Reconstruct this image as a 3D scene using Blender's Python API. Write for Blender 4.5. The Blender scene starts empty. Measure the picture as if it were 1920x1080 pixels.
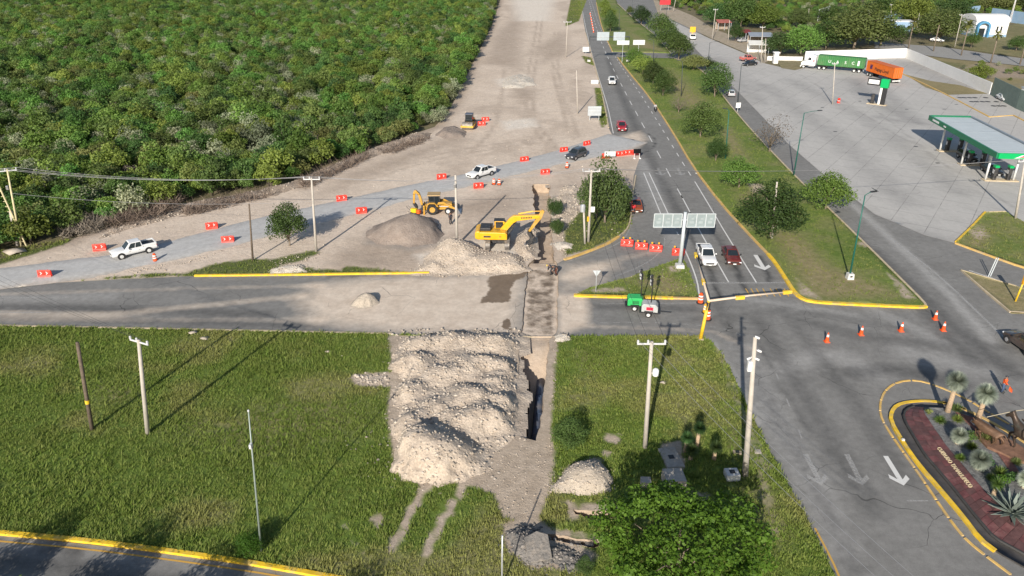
import bpy, bmesh, math, random
import numpy as np
from mathutils import Vector, Matrix
from mathutils.geometry import delaunay_2d_cdt
R = math.radians
SC = bpy.context.scene
COL = SC.collection
# ---------------------------------------------------------------- camera, light, exposure
CF, CYH, CH = 1400.0, -140.0, 37.0          # focal length in photo pixels, horizon row, drone height
CTH = math.atan((540 - CYH) / CF)
cam = bpy.data.cameras.new('camera'); camo = bpy.data.objects.new('camera', cam); COL.objects.link(camo)
cam.sensor_width = 36; cam.lens = CF / 1920 * 36; cam.clip_start = .5; cam.clip_end = 6000
camo.location = (0, 0, CH); camo.rotation_euler = (math.pi / 2 - CTH, 0, 0)
SC.camera = camo
SUN_AZ, SUN_EL = R(16.8), R(24.5)            # shadows fall towards +Y and a little +X
world = bpy.data.worlds.new('World'); SC.world = world; world.use_nodes = True
wn = world.node_tree; bg = wn.nodes['Background']
sky = wn.nodes.new('ShaderNodeTexSky'); sky.sky_type = 'NISHITA'; sky.sun_disc = False
sky.sun_elevation = SUN_EL; sky.sun_rotation = SUN_AZ + math.pi; sky.altitude = 300
wn.links.new(sky.outputs[0], bg.inputs[0]); bg.inputs[1].default_value = 0.085
sl = bpy.data.lights.new('sun', 'SUN'); sl.energy = 4.6; sl.angle = R(.55); sl.color = (1, .93, .83)
so = bpy.data.objects.new('sun', sl); COL.objects.link(so); so.location = (-60, -180, 90)
dv = Vector((math.sin(SUN_AZ) * math.cos(SUN_EL), math.cos(SUN_AZ) * math.cos(SUN_EL), -math.sin(SUN_EL)))
so.rotation_euler = dv.to_track_quat('-Z', 'Y').to_euler()
SC.view_settings.view_transform = 'Standard'; SC.view_settings.look = 'None'
SC.view_settings.gamma = 1; SC.view_settings.use_curve_mapping = False
SC.view_settings.exposure = 0.45

# ---------------------------------------------------------------- pixel -> ground, noise, polygons
ct, st = math.cos(CTH), math.sin(CTH)
def G(x, y, z=0.0):
    u = (x - 960) / CF; v = (y - 540) / CF
    d = (u, ct - v * st, -st - v * ct); t = (CH - z) / -d[2]
    return Vector((d[0] * t, d[1] * t, z))
def GP(pts, z=0.0): return [tuple(G(p[0], p[1], z)[:2]) for p in pts]
def hash2(ix, iy, s):
    n = (ix.astype(np.int64) * 374761393 + iy.astype(np.int64) * 668265263 + s * 974711) & 0x7fffffff
    n = ((n ^ (n >> 13)) * 1274126177) & 0x7fffffff
    n = n ^ (n >> 16)
    return (n & 0xffff) / 65535.0
def vnoise(x, y, s=0):
    ix = np.floor(x); iy = np.floor(y); fx = x - ix; fy = y - iy
    fx = fx * fx * (3 - 2 * fx); fy = fy * fy * (3 - 2 * fy)
    a = hash2(ix, iy, s); b = hash2(ix + 1, iy, s); c = hash2(ix, iy + 1, s); d = hash2(ix + 1, iy + 1, s)
    return (a * (1 - fx) + b * fx) * (1 - fy) + (c * (1 - fx) + d * fx) * fy
def fbm(x, y, s=0, o=4, g=.5):
    r = 0; a = 1; t = 0
    for k in range(o):
        r = r + a * vnoise(x * 2 ** k + 17.3 * k, y * 2 ** k - 9.1 * k, s + k); t += a; a *= g
    return r / t
def inside(px, py, poly):
    c = np.zeros(px.shape, bool); n = len(poly)
    for i in range(n):
        x0, y0 = poly[i]; x1, y1 = poly[(i + 1) % n]
        if y0 == y1: continue
        c ^= ((y0 > py) != (y1 > py)) & (px < (x1 - x0) * (py - y0) / (y1 - y0) + x0)
    return c
def segdist(px, py, pts, closed=False):
    d = np.full(px.shape, 1e9); n = len(pts)
    for i in range(n if closed else n - 1):
        x0, y0 = pts[i]; x1, y1 = pts[(i + 1) % n]; dx, dy = x1 - x0, y1 - y0
        L = dx * dx + dy * dy + 1e-12
        t = np.clip(((px - x0) * dx + (py - y0) * dy) / L, 0, 1)
        d = np.minimum(d, np.hypot(px - x0 - t * dx, py - y0 - t * dy))
    return d
def sdist(px, py, poly):                       # >0 inside
    d = segdist(px, py, poly, True); return np.where(inside(px, py, poly), d, -d)
def sstep(a, b, x):
    t = np.clip((x - a) / (b - a), 0, 1); return t * t * (3 - 2 * t)
def soft(poly, f): return lambda x, y: sstep(-f, f, sdist(x, y, poly))
def stroke(pts, w, f=None):
    f = f or w; return lambda x, y: 1 - sstep(max(w - f, 0), w + f * .5, segdist(x, y, pts))
def resample(pts, sp, closed=True):
    out = []; n = len(pts)
    for i in range(n if closed else n - 1):
        a = np.array(pts[i][:2], float); b = np.array(pts[(i + 1) % n][:2], float); L = np.hypot(*(b - a)); k = max(1, int(math.ceil(L / sp)))
        for j in range(k): out.append(tuple(a + (b - a) * j / k))
    if not closed: out.append(tuple(pts[-1][:2]))
    return out
def smooth_line(pts, it=2, closed=False):
    for _ in range(it):
        o = []; n = len(pts)
        rng = range(n if closed else n - 1)
        if not closed: o.append(pts[0])
        for i in rng:
            a = pts[i]; b = pts[(i + 1) % n]
            o.append(tuple(a[k] * .75 + b[k] * .25 for k in range(len(a)))); o.append(tuple(a[k] * .25 + b[k] * .75 for k in range(len(a))))
        if not closed: o.append(pts[-1])
        pts = o
    return pts

# ---------------------------------------------------------------- materials
def srgb(r, g, b):
    f = lambda c: (c / 255 / 12.92) if c <= 10 else ((c / 255 + .055) / 1.055) ** 2.4
    return (f(r), f(g), f(b))
class NT:
    def __init__(s, name):
        s.m = bpy.data.materials.new(name); s.m.use_nodes = True; s.t = s.m.node_tree
        s.b = s.t.nodes['Principled BSDF']; s.out = s.t.nodes['Material Output']
    def n(s, typ, **kw):
        nd = s.t.nodes.new('ShaderNode' + typ)
        for k, v in kw.items(): setattr(nd, k, v)
        return nd
    def l(s, a, b): s.t.links.new(a, b)
    def sv(s, inp, v):
        if hasattr(v, 'is_output') : s.l(v, inp)
        elif isinstance(v, (tuple, list)) and len(v) == 3 and inp.type == 'RGBA': inp.default_value = (*v, 1)
        else: inp.default_value = v
    def math(s, op, a, b=0.0, c=0.0, clamp=False):
        nd = s.n('Math', operation=op, use_clamp=clamp); s.sv(nd.inputs[0], a); s.sv(nd.inputs[1], b); s.sv(nd.inputs[2], c); return nd.outputs[0]
    def mix(s, f, a, b, mode='MIX'):
        nd = s.n('Mix', data_type='RGBA', blend_type=mode); s.sv(nd.inputs[0], f); s.sv(nd.inputs[6], a); s.sv(nd.inputs[7], b); return nd.outputs[2]
    def noise(s, vec, scale, det=4, rough=.6, dist=0.0):
        nd = s.n('TexNoise'); s.l(vec, nd.inputs['Vector']); nd.inputs['Scale'].default_value = scale; nd.inputs['Detail'].default_value = det
        nd.inputs['Roughness'].default_value = rough; nd.inputs['Distortion'].default_value = dist; return nd.outputs[0]
    def ramp(s, f, lo, hi):
        nd = s.n('MapRange'); s.sv(nd.inputs[0], f); nd.inputs[1].default_value = lo; nd.inputs[2].default_value = hi; return nd.outputs[0]
    def attr(s, name, out=2):
        nd = s.n('Attribute', attribute_name=name); return nd.outputs[out]
    def pos(s): return s.n('NewGeometry').outputs['Position']
    def obj(s): return s.n('TexCoord').outputs['Object']
    def bump(s, h, strength, dist):
        nd = s.n('Bump'); s.sv(nd.inputs['Height'], h); nd.inputs['Strength'].default_value = strength; nd.inputs['Distance'].default_value = dist
        s.l(nd.outputs[0], s.b.inputs['Normal'])
MATS = {}
def mat(name, c, rough=.55, metal=0.0, var=.12, scale=2.5, bump=0.0, spec=.4, dirt=None, coat=0.0):
    """plain object material: base colour broken up by noise, optional dust colour gathered in patches"""
    if name in MATS: return MATS[name]
    t = NT(name); o = t.obj(); nz = t.noise(o, scale, 5)
    col = t.mix(t.ramp(nz, .3, .7), tuple(x * (1 - var) for x in c), tuple(min(1, x * (1 + var)) for x in c))
    if dirt:
        d = t.noise(o, scale * .7, 6, .7); col = t.mix(t.math('MULTIPLY', t.ramp(d, .48, .72), dirt[1]), col, dirt[0])
    t.l(col, t.b.inputs['Base Color']); t.b.inputs['Metallic'].default_value = metal
    t.l(t.ramp(nz, -.6, 1.6), t.b.inputs['Roughness']) if False else None
    t.b.inputs['Roughness'].default_value = rough; t.b.inputs['Specular IOR Level'].default_value = spec
    t.b.inputs['Coat Weight'].default_value = coat; t.b.inputs['Coat Roughness'].default_value = .08
    if bump: t.bump(t.noise(o, scale * 6, 6, .7), .5, bump)
    MATS[name] = t.m; return t.m
def terrain(name, base, layers=(), rough=.95, bump=.03, bscale=3.0, speck=.25, stretch=None, mottle=.13, cracks=0.0, grid=None):
    """ground material on world coordinates. base = (colA, colB, scale); layers = (attr, colA, colB, scale, edge_noise, noise_scale)"""
    t = NT(name); p = t.pos()
    if stretch:
        mp = t.n('Mapping'); t.l(p, mp.inputs[0]); mp.inputs['Scale'].default_value = stretch[:3]; mp.inputs['Rotation'].default_value = (0, 0, stretch[3]); sp_ = mp.outputs[0]
    else: sp_ = p
    big = t.noise(p, base[2] * .12, 3); mid = t.noise(sp_, base[2], 6, .65)
    f = t.math('ADD', t.math('MULTIPLY', t.ramp(big, .3, .7), .5), t.math('MULTIPLY', t.ramp(mid, .3, .7), .5))
    col = t.mix(f, base[0], base[1])
    rg = rough
    for ly in layers:
        an, ca, cb, scl, en, ns = ly[:6]
        e = t.noise(p, ns, 6, .65)
        m = t.math('ADD', t.attr(an), t.math('MULTIPLY', t.math('SUBTRACT', e, .5), en))
        sharp = ly[6] if len(ly) > 6 else .35
        m = t.ramp(m, .5 - sharp, .5 + sharp)
        n2 = t.noise(p, scl, 5, .65)
        m = t.math('MULTIPLY', m, t.math('GREATER_THAN', t.attr(an), .004))
        col = t.mix(m, col, t.mix(t.ramp(n2, .3, .7), ca, cb))
        if len(ly) > 7: rg = t.mix(m, (rough,) * 3 if rg is rough else rg, (ly[7],) * 3)
    fine = t.noise(p, 14.0, 5, .8)
    col = t.mix(1.0, col, t.mix(t.ramp(fine, .25, .75), (1 - speck,) * 3, (1 + speck,) * 3), 'MULTIPLY')
    mo = t.noise(p, 1.6, 5, .75)
    col = t.mix(1.0, col, t.mix(t.ramp(mo, .3, .7), (1 - mottle,) * 3, (1 + mottle,) * 3), 'MULTIPLY')
    if grid:                                      # slab joints: (spacing, angle, strength)
        mp = t.n('Mapping'); t.l(p, mp.inputs[0]); mp.inputs['Rotation'].default_value = (0, 0, grid[1]); sx = t.n('SeparateXYZ'); t.l(mp.outputs[0], sx.inputs[0])
        ln = t.math('MINIMUM', t.math('ABSOLUTE', t.math('WRAP', sx.outputs[0], grid[0] / 2, -grid[0] / 2)), t.math('ABSOLUTE', t.math('WRAP', sx.outputs[1], grid[0] / 2, -grid[0] / 2)))
        col = t.mix(t.math('MULTIPLY', t.math('LESS_THAN', ln, .05), t.math('MULTIPLY', t.ramp(t.noise(p, .3, 3), .3, .6), grid[2])), col, (.14, .135, .13))
    if cracks:
        wv = t.n('VectorMath', operation='ADD'); t.l(p, wv.inputs[0]); nc = t.n('TexNoise'); t.l(p, nc.inputs['Vector']); nc.inputs['Scale'].default_value = .5; t.l(nc.outputs['Color'], wv.inputs[1])
        v = t.n('TexVoronoi', feature='DISTANCE_TO_EDGE'); t.l(wv.outputs[0], v.inputs['Vector']); v.inputs['Scale'].default_value = .16
        ck = t.math('MULTIPLY', t.math('LESS_THAN', v.outputs['Distance'], .0035), t.ramp(t.noise(p, .11, 3), .48, .62)); col = t.mix(t.math('MULTIPLY', ck, cracks), col, (.03, .03, .03))
    t.l(col, t.b.inputs['Base Color'])
    if rg is rough: t.b.inputs['Roughness'].default_value = rough
    else: t.l(rg, t.b.inputs['Roughness'])
    t.b.inputs['Specular IOR Level'].default_value = .25
    if bump: t.bump(t.math('ADD', t.noise(p, bscale, 7, .7), t.math('MULTIPLY', fine, .25)), .8, bump)
    return t.m
def leafmat(name, a, b, trans=.28, hue=.04):
    t = NT(name); oi = t.n('ObjectInfo').outputs['Random']; isl = t.n('NewGeometry').outputs['Random Per Island']
    col = t.mix(t.math('ADD', t.math('MULTIPLY', isl, .6), t.math('MULTIPLY', oi, .4)), a, b)
    hs = t.n('HueSaturation'); t.l(col, hs.inputs['Color']); t.l(t.ramp(oi, 0, 1), hs.inputs['Value'])
    mr = t.n('MapRange'); t.l(oi, mr.inputs[0]); mr.inputs[3].default_value = .72; mr.inputs[4].default_value = 1.3; t.l(mr.outputs[0], hs.inputs['Value'])
    w = t.n('TexWhiteNoise', noise_dimensions='1D'); t.l(oi, w.inputs['W']); m2 = t.n('MapRange'); t.l(w.outputs['Value'], m2.inputs[0])
    m2.inputs[3].default_value = .5 - hue; m2.inputs[4].default_value = .5 + hue; t.l(m2.outputs[0], hs.inputs['Hue'])
    t.l(hs.outputs[0], t.b.inputs['Base Color']); t.b.inputs['Roughness'].default_value = .6; t.b.inputs['Specular IOR Level'].default_value = .25
    tr = t.n('BsdfTranslucent'); t.l(t.mix(1.0, hs.outputs[0], (1.3, 1.35, .5), 'MULTIPLY'), tr.inputs[0])
    mx = t.n('MixShader'); mx.inputs[0].default_value = trans; t.l(t.b.outputs[0], mx.inputs[1]); t.l(tr.outputs[0], mx.inputs[2]); t.l(mx.outputs[0], t.out.inputs[0])
    return t.m

# ---------------------------------------------------------------- mesh building
def np_mesh(name, V, F, mats=None, smooth=False, mi=None):
    me = bpy.data.meshes.new(name); V = np.asarray(V, np.float32); F = np.asarray(F, np.int32); k = F.shape[1]
    me.vertices.add(len(V)); me.vertices.foreach_set('co', V.ravel()); me.loops.add(F.size); me.loops.foreach_set('vertex_index', F.ravel())
    me.polygons.add(len(F)); me.polygons.foreach_set('loop_start', np.arange(0, F.size, k, dtype=np.int32))
    if smooth: me.polygons.foreach_set('use_smooth', np.ones(len(F), bool))
    for m in (mats or []): me.materials.append(m)
    if mi is not None: me.polygons.foreach_set('material_index', np.asarray(mi, np.int32))
    me.update(calc_edges=True); return me
def fattr(me, name, vals):
    a = me.attributes.new(name, 'FLOAT', 'POINT'); a.data.foreach_set('value', np.asarray(vals, np.float32))
def link(name, me, parent=None, loc=(0, 0, 0), rz=0.0):
    o = bpy.data.objects.new(name, me); COL.objects.link(o); o.location = loc; o.rotation_euler[2] = rz
    if parent: o.parent = parent
    return o
def tag(o, label=None, cat=None, group=None, kind=None):
    if label: o['label'] = label
    if cat: o['category'] = cat
    if group: o['group'] = group
    if kind: o['kind'] = kind
    return o
def thing(name, label, cat, loc=(0, 0, 0), rz=0.0, group=None):
    o = link(name, None, None, loc, rz); o.empty_display_size = .2
    return tag(o, label, cat, group)
def copy_tree(o, parent=None):
    c = o.copy(); COL.objects.link(c)
    if parent: c.parent = parent
    for ch in o.children: copy_tree(ch, c)
    return c
class MB:
    def __init__(s): s.v = []; s.f = []; s.m = []
    def add(s, v, f, m=0):
        b = len(s.v); s.v += [tuple(p) for p in v]; s.f += [tuple(i + b for i in q) for q in f]; s.m += [m] * len(f); return s
    def box(s, x, y, z, sx, sy, sz, rz=0.0, m=0, tx=1.0, ty=1.0, M=None):
        """centre x,y, base z"""
        a, b = sx / 2, sy / 2; c, q = math.cos(rz), math.sin(rz); v = []
        for zz, kx, ky in ((0, 1, 1), (sz, tx, ty)):
            for dx, dy in ((-a, -b), (a, -b), (a, b), (-a, b)):
                dx *= kx; dy *= ky; p = Vector((x + dx * c - dy * q, y + dx * q + dy * c, z + zz)); v.append(M @ p if M else p)
        return s.add(v, [(3, 2, 1, 0), (4, 5, 6, 7), (0, 1, 5, 4), (1, 2, 6, 5), (2, 3, 7, 6), (3, 0, 4, 7)], m)
    def tube(s, pts, rad, n=8, cap=True, m=0):
        pts = [Vector(p) for p in pts]; k = len(pts); rad = rad if isinstance(rad, (list, tuple)) else [rad] * k; v = []; f = []
        up = Vector((0, 0, 1)); d0 = (pts[-1] - pts[0]).normalized()
        ref = Vector((1, 0, 0)) if abs(d0.z) > .8 else up
        for i in range(k):
            d = (pts[min(i + 1, k - 1)] - pts[max(i - 1, 0)]).normalized(); a = d.cross(ref).normalized(); b = a.cross(d)
            for j in range(n):
                t = 2 * math.pi * j / n; v.append(pts[i] + (a * math.cos(t) + b * math.sin(t)) * rad[i])
        for i in range(k - 1):
            for j in range(n): f.append((i * n + j, i * n + (j + 1) % n, (i + 1) * n + (j + 1) % n, (i + 1) * n + j))
        if cap: f += [tuple(range(n))[::-1], tuple((k - 1) * n + j for j in range(n))]
        return s.add(v, f, m)
    def prism(s, poly, y0, y1, m=0, y0b=None, M=None):
        """side profile (x,z) extruded along y"""
        n = len(poly); v = [Vector((x, y0, z)) for x, z in poly] + [Vector((x, y1, z)) for x, z in poly]
        if M: v = [M @ p for p in v]
        f = [tuple(range(n)), tuple(range(2 * n - 1, n - 1, -1))] + [(i, i + n, (i + 1) % n + n, (i + 1) % n) for i in range(n)]
        return s.add(v, f, m)
    def slab(s, poly, z0, z1, m=0):
        n = len(poly); v = [(x, y, z0) for x, y in poly] + [(x, y, z1) for x, y in poly]
        return s.add(v, [tuple(range(n))[::-1], tuple(range(n, 2 * n))] + [(i, (i + 1) % n, (i + 1) % n + n, i + n) for i in range(n)], m)
    def lathe(s, prof, n=12, c=(0, 0, 0), m=0):
        v = []; f = []
        for r, z in prof:
            for j in range(n): t = 2 * math.pi * j / n; v.append((c[0] + r * math.cos(t), c[1] + r * math.sin(t), c[2] + z))
        for i in range(len(prof) - 1):
            for j in range(n): f.append((i * n + j, i * n + (j + 1) % n, (i + 1) * n + (j + 1) % n, (i + 1) * n + j))
        f += [tuple(range(n))[::-1], tuple((len(prof) - 1) * n + j for j in range(n))]
        return s.add(v, f, m)
    def quad(s, a, b, c, d, m=0): return s.add([a, b, c, d], [(0, 1, 2, 3)], m)
    def loft(s, rings, m=0):
        n = len(rings[0]); v = [p for r in rings for p in r]; f = []
        for i in range(len(rings) - 1):
            for j in range(n): f.append((i * n + j, i * n + (j + 1) % n, (i + 1) * n + (j + 1) % n, (i + 1) * n + j))
        f += [tuple(range(n))[::-1], tuple((len(rings) - 1) * n + j for j in range(n))]
        return s.add(v, f, m)
    def build(s, name, mats, parent=None, bevel=0.0, smooth=False, loc=(0, 0, 0), rz=0.0):
        me = bpy.data.meshes.new(name); me.from_pydata([tuple(p) for p in s.v], [], s.f)
        for m in (mats if isinstance(mats, (list, tuple)) else [mats]): me.materials.append(m)
        me.polygons.foreach_set('material_index', s.m)
        bm = bmesh.new(); bm.from_mesh(me); bmesh.ops.recalc_face_normals(bm, faces=bm.faces); bm.to_mesh(me); bm.free()
        if smooth: me.polygons.foreach_set('use_smooth', [True] * len(me.polygons))
        o = link(name, me, parent, loc, rz)
        if bevel:
            b = o.modifiers.new('bevel', 'BEVEL'); b.width = bevel; b.segments = 2; b.limit_method = 'ANGLE'; b.angle_limit = R(40)
        return o
def sheet(name, poly, z, m, sp, holes=(), attrs=None, skirt=0.0, kind='structure', smooth=True, parent=None, noisy=0.0):
    """triangulated ground sheet with an inner grid, holes and float attributes"""
    ob = resample(poly, sp); pts = list(ob); edges = [(i, (i + 1) % len(ob)) for i in range(len(ob))]
    for h in holes:
        hb = resample(h, sp); b = len(pts); pts += hb; edges += [(b + i, b + (i + 1) % len(hb)) for i in range(len(hb))]
    P = np.array(poly); rs = np.random.RandomState(len(poly) + int(abs(P[0][0])))
    gx, gy = np.meshgrid(np.arange(P[:, 0].min(), P[:, 0].max(), sp), np.arange(P[:, 1].min(), P[:, 1].max(), sp))
    gx = gx.ravel() + rs.uniform(-.2, .2, gx.size) * sp; gy = gy.ravel() + rs.uniform(-.2, .2, gy.size) * sp
    k = sdist(gx, gy, poly) > sp * .4
    for h in holes: k &= sdist(gx, gy, h) < -sp * .4
    pts += list(zip(gx[k].tolist(), gy[k].tolist()))
    V, E, F, *_ = delaunay_2d_cdt([Vector(p) for p in pts], edges, [], 0, 1e-5)
    V = np.array([tuple(v) for v in V]); F = np.array([tuple(f) for f in F if len(f) == 3])
    c = V[F].mean(1); k = inside(c[:, 0], c[:, 1], poly)
    for h in holes: k &= ~inside(c[:, 0], c[:, 1], h)
    F = F[k]; a = V[F[:, 0]]; b = V[F[:, 1]]; d = V[F[:, 2]]
    cr = (b[:, 0] - a[:, 0]) * (d[:, 1] - a[:, 1]) - (b[:, 1] - a[:, 1]) * (d[:, 0] - a[:, 0]); F[cr < 0] = F[cr < 0][:, ::-1]
    zz = z(V[:, 0], V[:, 1]) if callable(z) else np.full(len(V), float(z))
    V3 = np.column_stack([V, zz])
    if skirt:
        n = len(ob); b = len(V3); idx = np.arange(n)
        # boundary verts keep their input order at the start
        low = V3[:n].copy(); low[:, 2] -= skirt; V3 = np.vstack([V3, low])
        j = (idx + 1) % n; F = np.vstack([F, np.column_stack([idx, idx + b, j]), np.column_stack([j, idx + b, j + b])])
    me = np_mesh(name, V3, F, [m], smooth and not skirt)
    for an, fn in (attrs or {}).items():
        val = np.clip(fn(V3[:, 0], V3[:, 1]), 0, 1); fattr(me, an, val)
    o = link(name, me, parent); 
    if not parent: o['kind'] = kind
    return o
def ribbon(name, pts, w, z, m, parent=None, kind=None, h=0.0, dash=None, off=0.0):
    """flat or raised strip along a world polyline; dash=(on, off)"""
    pts = [Vector((p[0], p[1], 0)) for p in pts]; mb = MB()
    def strip(pl):
        n = len(pl); L = []; Rr = []
        for i in range(n):
            d = (pl[min(i + 1, n - 1)] - pl[max(i - 1, 0)]).normalized(); nn = Vector((-d.y, d.x, 0))
            L.append(pl[i] + nn * (w / 2 + off)); Rr.append(pl[i] - nn * (w / 2 - off))
        v = [(p.x, p.y, z + h) for p in L] + [(p.x, p.y, z + h) for p in Rr]
        f = [(i, i + n, i + n + 1, i + 1) for i in range(n - 1)]
        if h:
            v += [(p.x, p.y, z) for p in L] + [(p.x, p.y, z) for p in Rr]
            f += [(i, i + 1, i + 1 + 2 * n, i + 2 * n) for i in range(n - 1)] + [(i + n + 1, i + n, i + 3 * n, i + 3 * n + 1) for i in range(n - 1)] + [(0, 2 * n, 3 * n, n), (n - 1, 2 * n - 1, 4 * n - 1, 3 * n - 1)]
        mb.add(v, f)
    if dash:
        q = resample([tuple(p) for p in pts], .25, False); q = [Vector((a, b, 0)) for a, b in q]; acc = 0; cur = []; on = True
        for i in range(1, len(q)):
            if on: cur = cur or [q[i - 1]]; cur.append(q[i])
            acc += (q[i] - q[i - 1]).length
            if acc >= dash[0 if on else 1]:
                if on and len(cur) > 1: strip([cur[0], cur[len(cur) // 2], cur[-1]] if len(cur) > 2 else cur)
                cur = []; on = not on; acc = 0
        if len(cur) > 1: strip([cur[0], cur[-1]])
    else: strip(pts)
    o = mb.build(name, m, parent)
    if kind: o['kind'] = kind
    return o
# ---------------------------------------------------------------- setting: colours and outlines traced on the ground plane
DIRT_A, DIRT_B = (.52, .42, .33), (.69, .58, .47)
CH_PX = [(999, 346), (1002, 400), (1003, 460), (1001, 488), (989, 500), (984, 560), (977, 624), (975, 641), (970, 730), (965, 812), (970, 819), (1004, 830),
         (1014, 804), (1022, 720), (1030, 641), (1043, 624), (1046, 560), (1047, 500), (1038, 487), (1036, 440), (1033, 400), (1029, 346)]
_c = np.array(resample(GP(CH_PX), .45)); _k = np.where(_c[:, 1] > 85, .9, .45)
CHAN = [tuple(q) for q in np.column_stack([_c[:, 0] + (fbm(_c[:, 0] * .5 + 9, _c[:, 1] * .9, 2, 4) - .5) * _k, _c[:, 1] + (fbm(_c[:, 0] * .9, _c[:, 1] * .5, 7, 3) - .5) * .3])]
side_top = [(-420, 574), (-200, 556), (0, 543), (95, 531), (220, 524), (365, 518), (560, 516), (800, 513), (985, 509)]
side_bot = [(-420, 604), (0, 613), (360, 620), (720, 628), (975, 632)]
front_kerb = [(-420, 968), (-200, 982), (0, 1001), (150, 1014), (300, 1033), (450, 1054), (590, 1078), (800, 1117), (1100, 1180), (1620, 1292)]
right_edge = [(1310, 631), (1332, 640), (1350, 660), (1372, 700), (1400, 760), (1440, 842), (1500, 950), (1565, 1080), (1640, 1230)]
# ---- road
dust_main = GP([(590, 535), (700, 520), (985, 512), (980, 560), (972, 628), (760, 626), (600, 606), (560, 570)])
dust_right = GP([(1046, 555), (1095, 552), (1105, 575), (1100, 610), (1046, 632)])
dust_fan = GP([(1135, 262), (1200, 245), (1215, 262), (1190, 282), (1150, 295)])
dust_slip = GP([(1046, 495), (1110, 490), (1160, 500), (1120, 540), (1046, 552)])
wet_a = GP([(918, 520), (985, 505), (990, 512), (960, 530), (955, 566), (900, 568), (915, 548)])
wet_b = GP([(945, 590), (955, 600), (962, 622), (940, 615)])
def road_dust(x, y):
    d = soft(dust_main, 3.2)(x, y) * .95 + soft(dust_right, 1.2)(x, y) + soft(dust_fan, 2)(x, y) * .8 + soft(dust_slip, 3)(x, y) * .6
    for p, w, k in (([(-200, 585), (200, 590), (360, 575), (560, 555)], 1.0, .5), ([(0, 552), (200, 545), (400, 540), (600, 535)], .8, .36), ([(0, 600), (300, 600), (600, 600)], 1.0, .33),
                    ([(1110, 612), (1250, 616), (1340, 622), (1420, 660)], .7, .36), ([(1060, 520), (1150, 490), (1230, 470)], 1.2, .35)):
        d = d + stroke(GP(p), w, w)(x, y) * k
    return d
def road_dark(x, y):
    d = 0
    for p, w, k in (([(1330, 505), (1350, 560)], .45, .75), ([(1378, 500), (1400, 545)], .45, .75), ([(1425, 480), (1445, 530)], .4, .6), ([(1280, 420), (1335, 510)], .5, .5), ([(1330, 420), (1380, 500)], .5, .4),
                    ([(1250, 355), (1290, 430)], .7, .4), ([(1170, 190), (1215, 290), (1270, 400)], 1.2, .34), ([(1140, 110), (1165, 180), (1200, 250)], 1.2, .34), ([(1215, 250), (1230, 262), (1225, 280), (1190, 292), (1150, 297)], .18, .8),
                    ([(1340, 560), (1400, 680), (1500, 860), (1600, 1060)], 1.0, .3), ([(1420, 600), (1520, 760), (1640, 960)], 1.2, .3), ([(1470, 580), (1560, 700), (1700, 900)], 1.0, .26),
                    ([(1640, 470), (1760, 590), (1900, 700)], 1.3, .4), ([(1600, 440), (1720, 570), (1830, 680)], 1.3, .36), ([(1500, 600), (1650, 640), (1900, 650)], 1.4, .26), ([(1300, 600), (1500, 580), (1700, 620)], 1.0, .2),
                    ([(0, 575), (250, 580), (500, 590)], 1.2, .38), ([(0, 596), (300, 603), (600, 612)], 1.0, .34), ([(620, 518), (800, 520)], .6, .4), ([(1120, 575), (1200, 575), (1300, 580)], 1.0, .36), ([(1500, 620), (1600, 740), (1640, 800)], .7, .28),
                    ([(1600, 700), (1680, 690), (1800, 720)], 1.4, .4), ([(1420, 640), (1480, 760), (1600, 900)], .3, .35)):
        d = np.maximum(d, stroke(smooth_line(GP(p), 1), w, w)(x, y) * min(.85, k * 1.3))
    return d
def road_pale(x, y):
    d = 0
    for p, w, k in (([(1390, 650), (1440, 760), (1520, 900), (1580, 1030)], 1.3, .55), ([(1540, 330), (1640, 420), (1760, 530), (1860, 640)], .8, .6), ([(1460, 690), (1560, 660), (1640, 700)], 1.6, .45), ([(1600, 560), (1760, 640)], 1.0, .4),
                    ([(1200, 300), (1240, 380), (1270, 460)], 1.6, .4), ([(1400, 560), (1600, 590)], .8, .35), ([(1330, 640), (1380, 720), (1420, 790)], .8, .6), ([(1700, 660), (1830, 690)], 1.6, .4), ([(0, 560), (200, 556)], 1.5, .3)):
        d = np.maximum(d, stroke(smooth_line(GP(p), 1), w, w)(x, y) * min(.8, k * 1.25))
    return d
DUST = srgb(205, 190, 172); DUST2 = srgb(222, 209, 192)
M_road = terrain('asphalt', ((.165, .16, .15), (.255, .248, .234), 1.2),
    [('pale', (.34, .33, .315), (.41, .40, .38), 2, .5, .6, .5), ('dark', (.035, .035, .037), (.06, .06, .06), 2, .55, 1.1, .45), ('dust', (.53, .435, .345), (.67, .57, .465), .6, .55, .45, .32), ('wet', (.17, .125, .085), (.22, .165, .115), 1, 1.0, .55, .07, .5)], bump=.008, bscale=6, speck=.22, rough=.9, cracks=.7)
M_roadfar = M_road
road_px = [(-420, 530), (0, 520), (365, 508), (800, 506), (990, 498), (1046, 480), (1150, 436), (1165, 400), (1186, 330), (1192, 285), (1150, 262), (1130, 240), (1122, 195), (1105, 130), (1088, 60), (1080, 0), (1076, -70),
           (1222, -70), (1262, 20), (1330, 76), (1440, 190), (1600, 325), (1800, 430), (2250, 500), (2250, 900), (2000, 1300), (1520, 1300), (1480, 1000), (1380, 780), (1300, 655), (1050, 645), (960, 645), (-420, 625)]
road = sheet('road', GP(road_px), 0.0, M_road, .55, [CHAN], {'dust': road_dust, 'dark': road_dark, 'pale': road_pale,
    'wet': lambda x, y: soft(wet_a, 1.3)(x, y) + soft(wet_b, .8)(x, y)})
fr = GP([(-420, 970), (-200, 984), (0, 1003), (300, 1035), (590, 1080), (1100, 1182), (1620, 1294), (2200, 1294), (2200, 1700), (-900, 1500)])
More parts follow.
